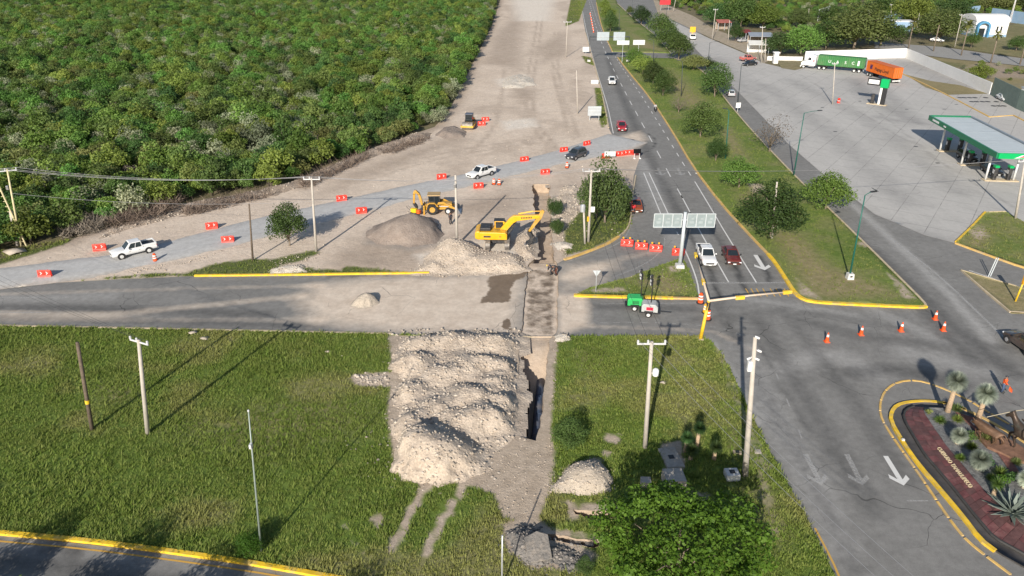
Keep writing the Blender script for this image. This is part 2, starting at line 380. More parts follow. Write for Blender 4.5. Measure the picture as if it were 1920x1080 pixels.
front_road = sheet('front_road', fr, -.006, M_road, .8, (), {'dark': lambda x, y: stroke(GP([(-200, 1040), (100, 1060), (400, 1110)]), 1.4)(x, y) * .6 + stroke(GP([(-200, 1000), (0, 1015), (150, 1030)]), .25)(x, y) * .6,
    'pale': lambda x, y: stroke(GP([(-200, 1010), (100, 1030), (400, 1075)]), 1)(x, y) * .3, 'dust': lambda x, y: x * 0, 'wet': lambda x, y: x * 0})
# ---- big ground under everything
M_ground = terrain('scrub_soil', ((.15, .115, .075), (.27, .21, .14), .6), [('green', (.06, .085, .025), (.13, .13, .05), 1.0, .9, .35, .3)], bump=.05, speck=.3)
gp = [(-2600, 8), (2600, 8), (2600, 4200), (-2600, 4200)]
DITCH = [GP(p) for p in ([(1076, 957), (1100, 961), (1125, 962), (1154, 959), (1152, 975), (1125, 978), (1100, 976), (1080, 968)], [(1008, 1002), (1045, 1005), (1080, 1012), (1122, 1016), (1120, 1030), (1080, 1027), (1045, 1020), (1014, 1013)])]
DITCH = [[(x + (vnoise(np.array([x * 2.1]), np.array([y * 2.3]), 3)[0] - .5) * .35, y + (vnoise(np.array([x * 1.9]), np.array([y * 2.7]), 5)[0] - .5) * .3) for x, y in resample(p, .3)] for p in DITCH]
ground = sheet('ground', gp, -.07, M_ground, 130.0, [CHAN] + DITCH, {'green': lambda x, y: x * 0 + .45})
# ---- cleared dirt
dirt_px = [(-420, 556), (-200, 520), (0, 486), (140, 446), (250, 412), (330, 386), (520, 350), (600, 318), (700, 278), (815, 238), (842, 208), (866, 160), (892, 108), (922, 50), (938, 0), (950, -70),
           (1066, -70), (1087, 0), (1098, 62), (1112, 112), (1124, 155), (1134, 200), (1141, 240), (1152, 262), (1200, 282), (1198, 300), (1188, 330), (1186, 352), (1184, 400), (1178, 428), (1160, 444), (1100, 471), (1058, 487), (1044, 495), (992, 510), (800, 513), (560, 516), (365, 518), (220, 524), (95, 531), (0, 543), (-200, 556), (-420, 574)]
dirt_grass_px = [([(1058, 480), (1058, 430), (1085, 400), (1100, 380), (1150, 370), (1186, 360), (1184, 425), (1160, 443), (1110, 467)], .8),
                 ([(330, 519), (400, 497), (470, 486), (510, 488), (590, 470), (600, 475), (560, 492), (520, 500), (640, 508), (760, 512)], .9),
                 ([(150, 527), (300, 512), (365, 517)], .7), ([(-200, 510), (0, 470), (140, 446), (120, 460), (0, 498), (-200, 540)], 1.0), ([(1115, 165), (1128, 165), (1140, 232), (1128, 240), (1120, 215)], .7), ([(1090, 105), (1108, 108), (1115, 124), (1098, 118)], .8),
                 ([(770, 512), (640, 512), (645, 500), (700, 505)], .6), ([(1100, 0), (1085, 40), (1060, 50), (1070, 0)], 1)]
DG = [(GP(p), f) for p, f in dirt_grass_px]
def a_dgrass(x, y):
    v = x * 0
    for p, f in DG: v = np.maximum(v, soft(p, f)(x, y))
    return v
wh = [(GP(p), f) for p, f in (([(940, 228), (1000, 222), (1010, 238), (950, 245)], 1.5), ([(930, 150), (985, 140), (1000, 160), (940, 165)], 2), ([(960, 0), (1040, 0), (1030, 40), (970, 40)], 5), ([(780, 480), (930, 445), (990, 480), (975, 512), (800, 512)], 1.2))]
bk = [(GP(p), f) for p, f in (([(600, 515), (640, 470), (690, 440), (800, 450), (810, 480), (790, 512)], 2.2), ([(930, 60), (980, 20), (975, 130), (905, 120)], 4), ([(640, 330), (860, 250), (880, 262), (600, 372)], 3), ([(845, 385), (960, 360), (985, 400), (880, 410)], 2.5), ([(1000, 90), (1060, 60), (1070, 100), (1020, 120)], 4), ([(960, 165), (1010, 170), (1000, 190), (960, 185)], 2), ([(980, 210), (1000, 205), (998, 222)], 1.5))]
trk = [(smooth_line(GP(p), 2), w, k) for p, w, k in (([(1010, 20), (1000, 90), (985, 160), (990, 230), (1030, 280)], .5, .55), ([(1018, 20), (1010, 90), (997, 160), (1002, 228), (1042, 276)], .5, .55), ([(1040, 60), (1035, 130), (1050, 200), (1075, 262)], .5, .5), ([(1048, 60), (1044, 130), (1060, 198), (1086, 258)], .5, .5), ([(700, 330), (800, 295), (900, 275), (1000, 262)], .45, .5), ([(690, 340), (800, 304), (905, 283), (1005, 270)], .45, .5), ([(860, 420), (900, 400), (980, 375)], .35, .5), ([(870, 428), (910, 408), (990, 384)], .35, .5), ([(640, 500), (700, 480), (760, 480), (860, 440)], .4, .55), ([(960, 20), (950, 100), (940, 180), (930, 240), (880, 290)], .6, .45))]
edg = GP([(0, 488), (140, 448), (250, 414), (330, 388), (520, 352), (600, 320), (700, 280), (815, 240), (842, 210), (866, 162), (892, 110), (922, 52), (938, 0)])
def a_white(x, y):
    v = x * 0
    for p, f in wh: v = np.maximum(v, soft(p, f)(x, y) * .85)
    return v
def a_brown(x, y):
    v = np.maximum(stroke(edg, 2.4)(x, y) * .75, .36 * sstep(.5, .68, fbm(x * .12, y * .06, 51, 4)))
    for p, w, k in trk: v = np.maximum(v, stroke(p, w, w)(x, y) * k)
    for p, f in bk: v = np.maximum(v, soft(p, f)(x, y) * .62)
    return v
M_dirt = terrain('dirt', (DIRT_A, DIRT_B, .7), [('brown', (.26, .20, .15), (.38, .30, .235), 1.0, .9, .5, .5), ('white', (.64, .57, .48), (.74, .67, .58), 1, .7, .5, .45),
    ('grey', (.25, .23, .21), (.33, .30, .27), 1.0, .5, .6, .3), ('grass', (.055, .085, .02), (.14, .15, .05), 1.3, .7, .8, .25)], bump=.10, bscale=2.2, speck=.28)
DIRT_P = GP(dirt_px)
def dirt_z(x, y):
    e = sstep(0, 2.5, sdist(x, y, DIRT_P)); c = sstep(.2, 3, -sdist(x, y, CHAN))
    rut = .10 * fbm(x * .5, y * .5, 3, 4) + .05 * fbm(x * 1.7, y * 1.7, 5, 3)
    return .02 + e * c * (rut + .15 * a_brown(x, y) * fbm(x * .8, y * .8, 9, 3)) - .0 * x
dirt = sheet('dirt_ground', DIRT_P, dirt_z, M_dirt, .8, [CHAN], {'brown': a_brown, 'white': a_white, 'grey': lambda x, y: soft(GP([(690, 425), (830, 435), (840, 462), (760, 475), (680, 460)]), 2)(x, y) * .6, 'grass': a_dgrass})
# ---- detour road of grey gravel
det_t = [(-420, 560), (-200, 525), (0, 501), (100, 489), (205, 476), (300, 455), (400, 429), (480, 408), (640, 374), (760, 347), (870, 325), (980, 298), (1060, 276), (1115, 258), (1140, 251)]
det_b = [(1215, 268), (1180, 283), (1130, 296), (1040, 314), (900, 348), (780, 376), (650, 410), (560, 433), (420, 470), (290, 500), (200, 518), (90, 533), (0, 543), (-200, 556), (-420, 585)]
DET = GP(det_t + det_b)
M_det = terrain('detour_gravel', ((.40, .39, .375), (.48, .47, .45), .8), [('edge', (.36, .31, .26), (.45, .38, .31), 1, .8, .7, .4), ('trk', (.44, .435, .425), (.49, .485, .47), 1, .9, .35, .5)], bump=.02, bscale=5, speck=.2)
dc = [((a[0] + b[0]) / 2, (a[1] + b[1]) / 2) for a, b in zip(det_t[1:], det_b[::-1][1:])]
detour = sheet('detour_road', DET, lambda x, y: .045 + .17 * sstep(0, 1.6, sdist(x, y, DET)), M_det, .6, (), {'edge': lambda x, y: (1 - sstep(.2, 1.3, sdist(x, y, DET))) * .6,
    'trk': lambda x, y: np.maximum(stroke(GP([(p[0], p[1] - 5) for p in dc]), .7)(x, y), stroke(GP([(p[0], p[1] + 4) for p in dc]), .7)(x, y)) * .7})
# ---- front lawn
LAWN = GP(side_bot + [(1030, 632), (1310, 631)] + right_edge[1:] + front_kerb[::-1])
ld = [(GP(p), f) for p, f in (([(728, 630), (975, 632), (1050, 628), (1042, 690), (1033, 800), (1042, 850), (1030, 930), (1005, 985), (945, 975), (925, 930), (860, 905), (790, 915), (740, 880), (725, 780), (735, 700)], .5),
     ([(940, 985), (1010, 975), (1060, 1015), (1120, 1040), (1100, 1075), (1000, 1070), (945, 1030)], .5), ([(1130, 817), (1165, 817), (1160, 835), (1128, 832)], .3), ([(1118, 840), (1150, 850), (1140, 866)], .3),
     ([(1035, 925), (1060, 880), (1120, 860), (1145, 905), (1110, 930)], .35), ([(1060, 940), (1085, 950), (1085, 985), (1068, 975)], .4), ([(690, 970), (715, 965), (720, 990), (700, 995)], .3), ([(655, 705), (740, 700), (735, 730), (665, 725)], .4),
     ([(1070, 945), (1160, 945), (1160, 965), (1072, 960)], .25), ([(1000, 990), (1125, 1005), (1125, 1018), (1005, 1005)], .25), ([(1240, 835), (1275, 830), (1285, 880), (1245, 885)], .3), ([(1270, 920), (1330, 930), (1320, 960), (1265, 955)], .8))]
lst = [(smooth_line(GP(p), 2), w, k) for p, w, k in (([(800, 915), (775, 955), (752, 1000), (738, 1035)], .42, .9), ([(880, 898), (850, 945), (818, 1000), (795, 1045)], .42, .9), ([(1340, 650), (1385, 760), (1440, 880)], .6, .45),
     ([(1455, 780), (1500, 860), (1560, 980)], .3, .5), ([(1400, 800), (1430, 900), (1450, 1000)], .7, .42), ([(640, 985), (680, 1040)], .3, .5))]
def a_ldirt(x, y):
    v = x * 0
    for p, f in ld: v = np.maximum(v, soft(p, f)(x, y))
    for p, w, k in lst: v = np.maximum(v, stroke(p, w, w * .6)(x, y) * k)
    return v
dry = [(GP(p), f) for p, f in (([(1075, 660), (1130, 655), (1140, 700), (1110, 730)], 1.0), ([(1380, 880), (1430, 870), (1500, 1000), (1440, 1050), (1390, 960)], 1.5), ([(180, 720), (260, 715), (250, 760), (190, 755)], 1.5), ([(320, 800), (460, 770), (640, 740), (700, 800), (480, 860)], 3), ([(1160, 640), (1300, 640), (1290, 680)], 1.5), ([(1330, 700), (1370, 760), (1400, 850), (1370, 860)], 1))]
def a_dry(x, y):
    v = x * 0
    for p, f in dry: v = np.maximum(v, soft(p, f)(x, y) * .6)
    return np.maximum(v, .62 * sstep(.56, .72, fbm(x * .13, y * .2, 31, 3)))
GR_A, GR_B = (.09, .145, .022), (.155, .21, .042)
M_lawn = terrain('lawn_soil', (GR_A, GR_B, .8), [('dry', (.21, .18, .085), (.31, .255, .14), 1.2, .9, .8, .5), ('dirt', (.36, .29, .22), (.50, .41, .32), 1, .5, 1.0, .22)], bump=.08, bscale=5, speck=.35)
lawn = sheet('grass_verge', LAWN, lambda x, y: .10 + .10 * fbm(x * .25, y * .25, 4, 3) * sstep(0, 2, sdist(x, y, LAWN)), M_lawn, .6, [CHAN] + DITCH, {'dirt': a_ldirt, 'dry': a_dry}, skirt=.2)
# ---- islands and medians
med_l = [(1158, 108), (1175, 131), (1220, 185), (1260, 246), (1300, 315), (1350, 381), (1400, 436), (1440, 478)]
med_f = [(1440, 478), (1452, 492), (1470, 520), (1487, 547), (1500, 560), (1522, 568), (1620, 573), (1728, 578), (1736, 576)]
med_r = [(1736, 576), (1732, 568), (1690, 526), (1640, 476), (1560, 398), (1500, 341), (1430, 268), (1395, 229), (1360, 187), (1330, 145), (1295, 118), (1262, 110)]
MED = GP(med_l + med_f[1:] + med_r[1:])
MED2 = GP([(1112, -60), (1118, 5), (1122, 25), (1130, 57), (1148, 97), (1257, 100), (1232, 70), (1205, 48), (1180, 28), (1158, 7), (1130, -60)])
SPL = GP([(1078, 554), (1105, 541), (1180, 521), (1252, 494), (1274, 486), (1284, 491), (1296, 520), (1310, 559), (1240, 558)])
ISL = GP([(1790, 457), (1847, 399), (1885, 398), (1960, 440), (2060, 470), (2060, 540), (1920, 503), (1850, 478)])
TAN = GP([(1802, 508), (1905, 538), (2040, 572), (2040, 590), (1896, 588), (1850, 550)])
def isl_dry(polys, base):
    Q = [(GP(p), f) for p, f in polys]
    def fn(x, y):
        v = x * 0 + base + .35 * sstep(.5, .7, fbm(x * .2, y * .2, 12, 3))
        for p, f in Q: v = np.maximum(v, soft(p, f)(x, y) * .95)
        return v
    return fn
def isl_dirt(polys):
    Q = [(GP(p), f) for p, f in polys]
    def fn(x, y):
        v = x * 0
        for p, f in Q: v = np.maximum(v, soft(p, f)(x, y) * .8)
        return v
    return fn
med_dry = isl_dry([([(1440, 430), (1500, 440), (1560, 500), (1640, 530), (1700, 560), (1520, 565), (1480, 500)], 2.5), ([(1380, 370), (1420, 350), (1440, 372), (1400, 390)], 2), ([(1260, 130), (1330, 200), (1300, 210), (1240, 160)], 4), ([(1370, 240), (1420, 330), (1400, 330), (1350, 250)], 2)], .06)
med_dirt = isl_dirt([([(1488, 520), (1500, 555), (1545, 565), (1520, 545)], .7), ([(1655, 500), (1680, 520), (1720, 565), (1690, 560)], .5), ([(1400, 345), (1430, 345), (1440, 362), (1410, 365)], .8), ([(1605, 455), (1630, 455), (1632, 465), (1612, 466)], .5)])
median = sheet('median_strip', MED, .13, M_lawn, .8, (), {'dry': med_dry, 'dirt': med_dirt}, skirt=.2)
median2 = sheet('median_strip', MED2, .13, M_lawn, 1.6, (), {'dry': isl_dry([([(1150, 20), (1180, 60), (1250, 98), (1200, 90)], 3)], .15), 'dirt': lambda x, y: x * 0}, skirt=.2)
splitter = sheet('splitter_island', SPL, .13, M_lawn, .5, (), {'dry': isl_dry([([(1180, 530), (1250, 510), (1300, 545), (1250, 556)], 1.5)], .15), 'dirt': isl_dirt([([(1250, 500), (1280, 500), (1278, 512), (1252, 512)], .6), ([(1110, 543), (1170, 540), (1178, 549), (1110, 551)], .6)])}, skirt=.2)
island = sheet('forecourt_island', ISL, .13, M_lawn, .7, (), {'dry': isl_dry([([(1800, 452), (1840, 420), (1860, 440), (1850, 470), (1820, 465)], 2)], .15), 'dirt': isl_dirt([([(1815, 435), (1840, 422), (1855, 445), (1830, 452)], 1.2)])}, skirt=.2)
tan = sheet('dry_grass_island', TAN, .13, M_lawn, .7, (), {'dry': lambda x, y: x * 0 + .95, 'dirt': lambda x, y: x * 0 + .25}, skirt=.2)
# ---- forecourt
M_conc = terrain('forecourt_concrete', ((.40, .385, .36), (.50, .48, .45), .5), [('dark', (.20, .195, .19), (.27, .26, .25), .8, .9, .35, .6), ('joint', (.16, .15, .14), (.22, .21, .2), 2, .1, 2, .35)], bump=.006, bscale=5, speck=.12, stretch=(1, .25, 1, .6), mottle=.07, cracks=.35, grid=(4.6, .62, .7))
FC = GP([(1255, 37), (1330, 72), (1400, 102), (1430, 118), (1480, 130), (1512, 112), (1700, 108), (1860, 172), (1990, 226), (2300, 330), (2250, 480), (2060, 468), (1960, 440), (1885, 397), (1847, 398), (1790, 456), (1735, 442), (1640, 402), (1547, 330), (1480, 272), (1420, 209), (1360, 148), (1310, 98), (1270, 56)])
fcdark = [(smooth_line(GP(p), 1), w, k) for p, w, k in (([(1600, 150), (1640, 190), (1720, 230)], 3, .6), ([(1560, 390), (1680, 440), (1740, 450)], 4, .55), ([(1430, 160), (1560, 250), (1700, 380)], 2.5, .35), ([(1480, 150), (1640, 230), (1800, 360)], 2.0, .3), ([(1720, 120), (1800, 160)], 6, .5), ([(1340, 110), (1420, 190)], 4, .35), ([(1640, 160), (1690, 200), (1700, 230), (1650, 220)], 2, .45))]
fj = [GP(p) for p in ([(1500, 140), (1920, 402)], [(1640, 205), (1760, 300)])]
def a_fdark(x, y):
    v = x * 0
    for p, w, k in fcdark: v = np.maximum(v, stroke(p, w, w)(x, y) * k)
    return v
forecourt = sheet('forecourt', FC, .03, M_conc, 1.0, (), {'dark': a_fdark, 'joint': lambda x, y: np.maximum.reduce([stroke(p, .5, .5)(x, y) for p in fj]) * .42})
M_dry = terrain('dry_grass', ((.20, .17, .08), (.29, .24, .13), .5), [('green', (.06, .085, .025), (.12, .14, .05), 1, .8, .3, .3), ('dirt', (.28, .22, .17), (.36, .29, .22), 1, .5, .5, .3)], bump=.06, speck=.3)
sheet('dry_grass_strip', GP([(1698, 140), (1745, 152), (1800, 160), (1853, 176), (1777, 178), (1735, 164)]), .05, M_dry, 1.2, (), {'green': lambda x, y: x * 0 + .2, 'dirt': lambda x, y: x * 0})
sheet('dry_grass_lot', GP([(1455, 112), (1512, 112), (1506, 128), (1490, 132), (1465, 128)]), .055, M_dry, 1.2, (), {'green': lambda x, y: x * 0 + .35, 'dirt': lambda x, y: x * 0 + .3})
sheet('rear_street', GP([(1640, 78), (1680, 82), (1767, 88), (1847, 100), (1920, 110), (2200, 145), (2200, 165), (1920, 124), (1858, 117), (1792, 111), (1737, 104), (1700, 92), (1640, 90)]), .02, M_roadfar, 2.5, (), {'pale': lambda x, y: x * 0 + .5, 'dark': lambda x, y: x * 0, 'dust': lambda x, y: x * 0, 'wet': lambda x, y: x * 0})
sheet('vacant_lot', GP([(1704, 94), (1740, 106), (1792, 112), (1858, 118), (1920, 125), (2200, 167), (2200, 240), (1990, 220), (1862, 166)]), .01, M_dry, 2.5, (), {'green': lambda x, y: .55 * sstep(.45, .7, fbm(x * .1, y * .1, 3, 3)), 'dirt': lambda x, y: .75 * sstep(.4, .6, fbm(x * .06, y * .06, 8, 3))})
sheet('park_lawn', GP([(1770, 70), (1830, 66), (1920, 40), (2200, 60), (2200, 143), (1920, 108), (1847, 98), (1767, 86)]), .01, M_dry, 2.5, (), {'green': lambda x, y: x * 0 + .42, 'dirt': lambda x, y: x * 0})
sheet('dirt_shoulder', GP([(1205, -60), (1235, 30), (1258, 36), (1330, 70), (1400, 100), (1432, 119), (1445, 112), (1410, 80), (1340, 55), (1300, 30), (1240, 5), (1215, -60)]), .02, M_dirt, 2.0, (), {'grass': lambda x, y: x * 0 + .38, 'brown': lambda x, y: x * 0 + .5, 'white': lambda x, y: x * 0, 'grey': lambda x, y: x * 0})
# ---- kerbs and painted lines
M_ky = mat('yellow_kerb_paint', (.78, .50, .03), .6, 0, .2, 1.8, dirt=((.40, .33, .22), .7))
M_ko = mat('faded_yellow_paint', (.62, .40, .12), .7, 0, .2, 1.2, dirt=((.42, .36, .28), .8))
M_kp = mat('pale_kerb', (.52, .42, .28), .8, 0, .2, 1.2, dirt=((.40, .36, .30), .7))
def paintmat(name, c, wear, lo=.14, hi=.3):
    t = NT(name); p = t.pos(); n = t.noise(p, 5.0, 6, .8); n2 = t.noise(p, .25, 3)
    t.b.inputs['Base Color'].default_value = (*c, 1); t.b.inputs['Roughness'].default_value = .75
    a = t.math('SUBTRACT', t.math('ADD', n, t.math('MULTIPLY', n2, .5)), wear); t.l(t.ramp(a, lo, hi), t.b.inputs['Alpha']); return t.m
M_pw = paintmat('white_road_paint', (.66, .65, .62), .36); M_pf = paintmat('worn_white_road_paint', (.52, .51, .49), .36, .0, .85); M_po = paintmat('worn_orange_road_paint', (.56, .33, .07), .33)
def kerb(px, m, w=.3, h=.17, z=0.0, sm=1, name='kerb', off=0.0):
    return ribbon(name, smooth_line(GP(px), sm), w, z, m, None, 'structure', h, None, off)
kerb(front_kerb, M_ky, .32, .2)
ribbon('edge_line', smooth_line(GP([(p[0], p[1] + 14) for p in front_kerb]), 1), .14, .006, M_po, front_road)
kerb([(-420, 605), (0, 611.5), (360, 619), (735, 627)], M_kp, .26, .15)
ribbon('edge_line', smooth_line(GP([(-420, 601), (0, 608.5), (360, 616.5), (700, 624)]), 1), .13, .006, M_po, road)
kerb([(365, 518), (560, 516), (700, 514), (805, 512.5)], M_ky, .3, .2)
kerb([(1058, 488), (1075, 483), (1105, 472), (1140, 458), (1160, 445)], M_ko, .3, .22)
kerb([(1160, 445), (1174, 434), (1181, 420), (1184, 398), (1187, 360), (1192, 330)], M_kp, .2, .2)
kerb([(1076, 555), (1120, 557), (1200, 558.5), (1262, 560)], M_ky, .45, .2)
kerb([(1262, 560), (1310, 561)], M_ko, .35, .18)
kerb(med_l, M_ko, .28, .19); kerb(med_f, M_ky, .42, .22, sm=2); kerb(med_r, M_kp, .26, .18)
kerb([(1118, 5), (1122, 25), (1130, 57), (1148, 97)], M_ko, .3, .19)
kerb([(1158, 7), (1180, 28), (1205, 48), (1232, 70), (1257, 100)], M_kp, .3, .19)
kerb([(1792, 455), (1820, 428), (1847, 399)], M_ky, .25, .22); kerb([(1847, 399), (1885, 398)], M_kp, .25, .2); kerb([(1791, 457), (1850, 479), (1920, 504), (2060, 542)], M_ko, .25, .2)
kerb([(1905, 538), (1802, 508), (1850, 550), (1893, 586), (1960, 590)], M_kp, .22, .18, sm=0)
kerb([(1690, 138), (1733, 158), (1780, 181), (1855, 220)], M_ko, .35, .16, .03); kerb([(1855, 220), (1900, 217), (1990, 262)], M_ko, .35, .16, .03, sm=0)
kerb([(1098, 62), (1112, 112), (1124, 155), (1134, 200), (1141, 240)], M_kp, .25, .16)
def line(px, w, m, dash=None, name='lane_line', sm=1): return ribbon(name, smooth_line(GP(px), sm), w, .008, m, road, None, 0, dash)
line([(1092, 20), (1103, 75), (1118, 130), (1133, 179), (1140, 202), (1150, 250)], .16, M_pw)
line([(1097, 0), (1110, 60), (1126, 115), (1148, 182), (1160, 207), (1175, 245)], .14, M_pf, (1.6, 4))
line([(1104, 0), (1118, 55), (1140, 110), (1179, 186), (1195, 215), (1214, 250), (1240, 298), (1258, 333), (1277, 366), (1296, 402)], .16, M_pw, (4.5, 6))
line([(1108, 0), (1126, 57), (1160, 118), (1197, 170), (1225, 215), (1252, 259), (1281, 307), (1305, 344)], .15, M_pw, (2.2, 3.2))
line([(1305, 344), (1341, 404), (1359, 435), (1419, 531)], .16, M_pw); line([(1277, 366), (1296, 402)], .16, M_pw); line([(1306, 422), (1341, 485), (1366, 529)], .16, M_pw)
line([(1207, 324), (1239, 401)], .15, M_pw); line([(1217, 324), (1253, 401)], .15, M_pw); line([(1262, 420), (1272, 441)], .15, M_pw, (1.5, 1))
line([(1283, 466), (1298, 500), (1308, 530), (1311, 552)], .16, M_pw); line([(1322, 530.5), (1400, 530.5), (1478, 530)], .35, M_pf)
line([(1184, 400), (1184, 420), (1172, 447), (1150, 462), (1110, 476), (1060, 492)], .15, M_pf); line([(1246, 445), (1247, 458), (1236, 476), (1205, 498), (1150, 520)], .14, M_pf)
line([(1126, 570), (1310, 568)], .14, M_pf); line([(1100, 606), (1200, 604), (1290, 608), (1350, 614), (1390, 628)], .12, M_pf, (.5, .5))
line([(700, 524), (735, 522)], .15, M_pf); line([(-200, 556), (60, 558), (130, 557)], .16, M_pf); line([(-100, 585), (90, 586)], .16, M_pf)
line([(1560, 350), (1640, 425), (1700, 470), (1765, 520), (1890, 640)], .3, M_pf, None); line([(1817, 507), (1907, 537)], .16, M_pw); line([(1700, 1029 - 90), (1740, 939)], .12, M_pf)
line([(1455, 700), (1480, 760), (1510, 840)], .12, M_pf, (1, 3)); line([(1345, 650), (1365, 685)], .14, M_pf); line([(1528, 990), (1560, 1050), (1575, 1085)], .14, M_po)
for k, x in enumerate((1398, 1408, 1418, 1430, 1444, 1455, 1470)): line([(x, 541), (x + 9, 556)], .13, M_po, None, 'hatch_line', 0)
def arrow(x, y, L, ang, m):
    c = G(x, y); mb = MB(); w = L * .055; h = L * .36; hw = L * .19
    P = [(w, -L / 2), (w, L / 2 - h * .55), (hw, L / 2 - h * 1.0), (hw * 1.12, L / 2 - h * .62), (0, L / 2), (-hw * 1.12, L / 2 - h * .62), (-hw, L / 2 - h * 1.0), (-w, L / 2 - h * .55), (-w, -L / 2)]
    mb.add([(p[0], p[1], 0) for p in P], [(0, 1, 7, 8), (1, 2, 3, 4), (1, 4, 7), (4, 5, 6, 7)])
    o = mb.build('road_arrow', m, road); o.location = (c.x, c.y, .01); o.rotation_euler[2] = ang; return o
def ang_px(a, b):
    d = G(*b) - G(*a); return math.atan2(-d.x, d.y)
for x, y, L, a, b, m in ((1677, 882, 3.4, (1666, 862), (1692, 904), M_pw), (1602, 880, 3.6, (1590, 862), (1612, 905), M_pf), (1525, 880, 3.6, (1513, 862), (1533, 900), M_pf), (1425, 492, 4.6, (1418, 479), (1436, 508), M_pw),
                      (1237, 322, 4.2, (1233, 314), (1242, 332), M_pf), (1274, 322, 4.2, (1270, 314), (1279, 332), M_pf), (1312, 322, 4.2, (1308, 314), (1317, 332), M_pw)): arrow(x, y, L, ang_px(a, b), m)
# ---- trench: walls and floor
def chan_depth(x, y):
    yf = G(1000, 640).y; yr = G(1000, 492).y
    front = -.18 - 2.4 * sstep(yf + .5, yf - 6.5, y) if False else -.18 - 2.4 * (1 - sstep(yf - 7.5, yf - .3, y))
    return np.where(y > yr, -.18 - 1.15 * sstep(yr, yr + 2.0, y), front)
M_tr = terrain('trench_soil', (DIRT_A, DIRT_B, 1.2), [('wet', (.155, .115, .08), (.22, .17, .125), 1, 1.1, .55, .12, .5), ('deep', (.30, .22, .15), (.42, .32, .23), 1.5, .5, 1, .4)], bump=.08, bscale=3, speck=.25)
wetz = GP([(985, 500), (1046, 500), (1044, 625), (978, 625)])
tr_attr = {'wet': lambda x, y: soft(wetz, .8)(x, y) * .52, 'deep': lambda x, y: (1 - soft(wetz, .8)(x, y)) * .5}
cb = CHAN
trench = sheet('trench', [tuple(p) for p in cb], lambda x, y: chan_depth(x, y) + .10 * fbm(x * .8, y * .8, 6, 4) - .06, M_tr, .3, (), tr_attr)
def wall_mesh(cb=cb, parent=None, zt0=None, dep=None):
    b = np.array(cb); n = len(b); rows = 7; V = []; cx = 2.5
    zt = np.array([.13 if (p[1] < G(0, 634).y) else (.02 if p[1] < G(0, 500).y else .06) for p in b]); zb = chan_depth(b[:, 0], b[:, 1]) - .15
    if dep is not None: zt = np.full(n, zt0); zb = np.full(n, dep)
    for r in range(rows):
        t = r / (rows - 1); z = zt * (1 - t) + zb * t
        off = (vnoise(b[:, 0] * 1.3 + 3 * r, b[:, 1] * 1.3, 4) - .5) * .22 * (0 if r == 0 else 1)
        V.append(np.column_stack([b[:, 0] + off, b[:, 1], z]))
    V = np.vstack(V); F = []
    for r in range(rows - 1):
        for i in range(n): j = (i + 1) % n; F.append((r * n + i, r * n + j, (r + 1) * n + j, (r + 1) * n + i))
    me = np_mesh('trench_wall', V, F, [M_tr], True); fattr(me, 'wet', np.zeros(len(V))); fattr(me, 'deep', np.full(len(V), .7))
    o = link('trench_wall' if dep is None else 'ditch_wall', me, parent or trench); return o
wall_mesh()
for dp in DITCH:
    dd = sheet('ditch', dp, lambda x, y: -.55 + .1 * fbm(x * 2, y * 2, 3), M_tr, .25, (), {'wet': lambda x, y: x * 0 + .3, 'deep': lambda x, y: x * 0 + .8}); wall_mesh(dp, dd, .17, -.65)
# ---------------------------------------------------------------- vegetation
def leaf_cloud(blobs, n, size, seed, up=.35, shell=(.62, 1.02), aspect=.62, jag=0.0):
    """n leaf-clump quads over the blobs (cx,cy,cz,rx,ry,rz)"""
    rs = np.random.RandomState(seed); B = np.array(blobs, float); w = (B[:, 3] * B[:, 4] + B[:, 3] * B[:, 5]); w /= w.sum()
    k = rs.choice(len(B), n, p=w); d = rs.normal(size=(n, 3)); d[:, 2] += .25; d /= np.linalg.norm(d, axis=1)[:, None]
    r = rs.uniform(shell[0], shell[1], n) ** .7; c = B[k, :3] + d * B[k, 3:6] * r[:, None]
    if jag: c += d * (rs.rand(n) ** 6)[:, None] * jag
    nn = d * .7 + rs.normal(size=(n, 3)) * .6 + np.array([0, 0, up]); nn /= np.linalg.norm(nn, axis=1)[:, None]
    a = np.cross(nn, rs.normal(size=(n, 3))); a /= np.linalg.norm(a, axis=1)[:, None] + 1e-9; b = np.cross(nn, a)
    s = rs.uniform(size[0], size[1], n)[:, None]; a = a * s * .5; b = b * s * .5 * aspect
    V = np.stack([c - a, c - b + a * .15, c + a, c + b + a * .15], 1).reshape(-1, 3); F = np.arange(4 * n).reshape(n, 4)
    return V, F
def tube_np(mb, pts, r0, r1, n=6):
    k = len(pts); mb.tube(pts, [r0 + (r1 - r0) * i / (k - 1) for i in range(k)], n)
M_bark = mat('bark', (.20, .16, .12), .9, 0, .35, 6, .02); M_barkd = mat('dark_bark', (.10, .08, .065), .9, 0, .3, 6, .02)
LM = [leafmat('leaf_bright', (.095, .168, .028), (.185, .272, .062)), leafmat('leaf_mid', (.074, .134, .03), (.148, .214, .062)), leafmat('leaf_dark', (.042, .080, .022), (.095, .14, .045)),
      leafmat('leaf_olive', (.11, .14, .04), (.20, .225, .08)), leafmat('leaf_sage', (.17, .195, .115), (.34, .36, .24), hue=.02), leafmat('leaf_lush', (.030, .085, .008), (.090, .175, .020), .3, .015),
      leafmat('twig_grey', (.13, .105, .085), (.22, .185, .15), .1, .01), leafmat('leaf_tree', (.040, .075, .018), (.088, .135, .036), .25, .015)]
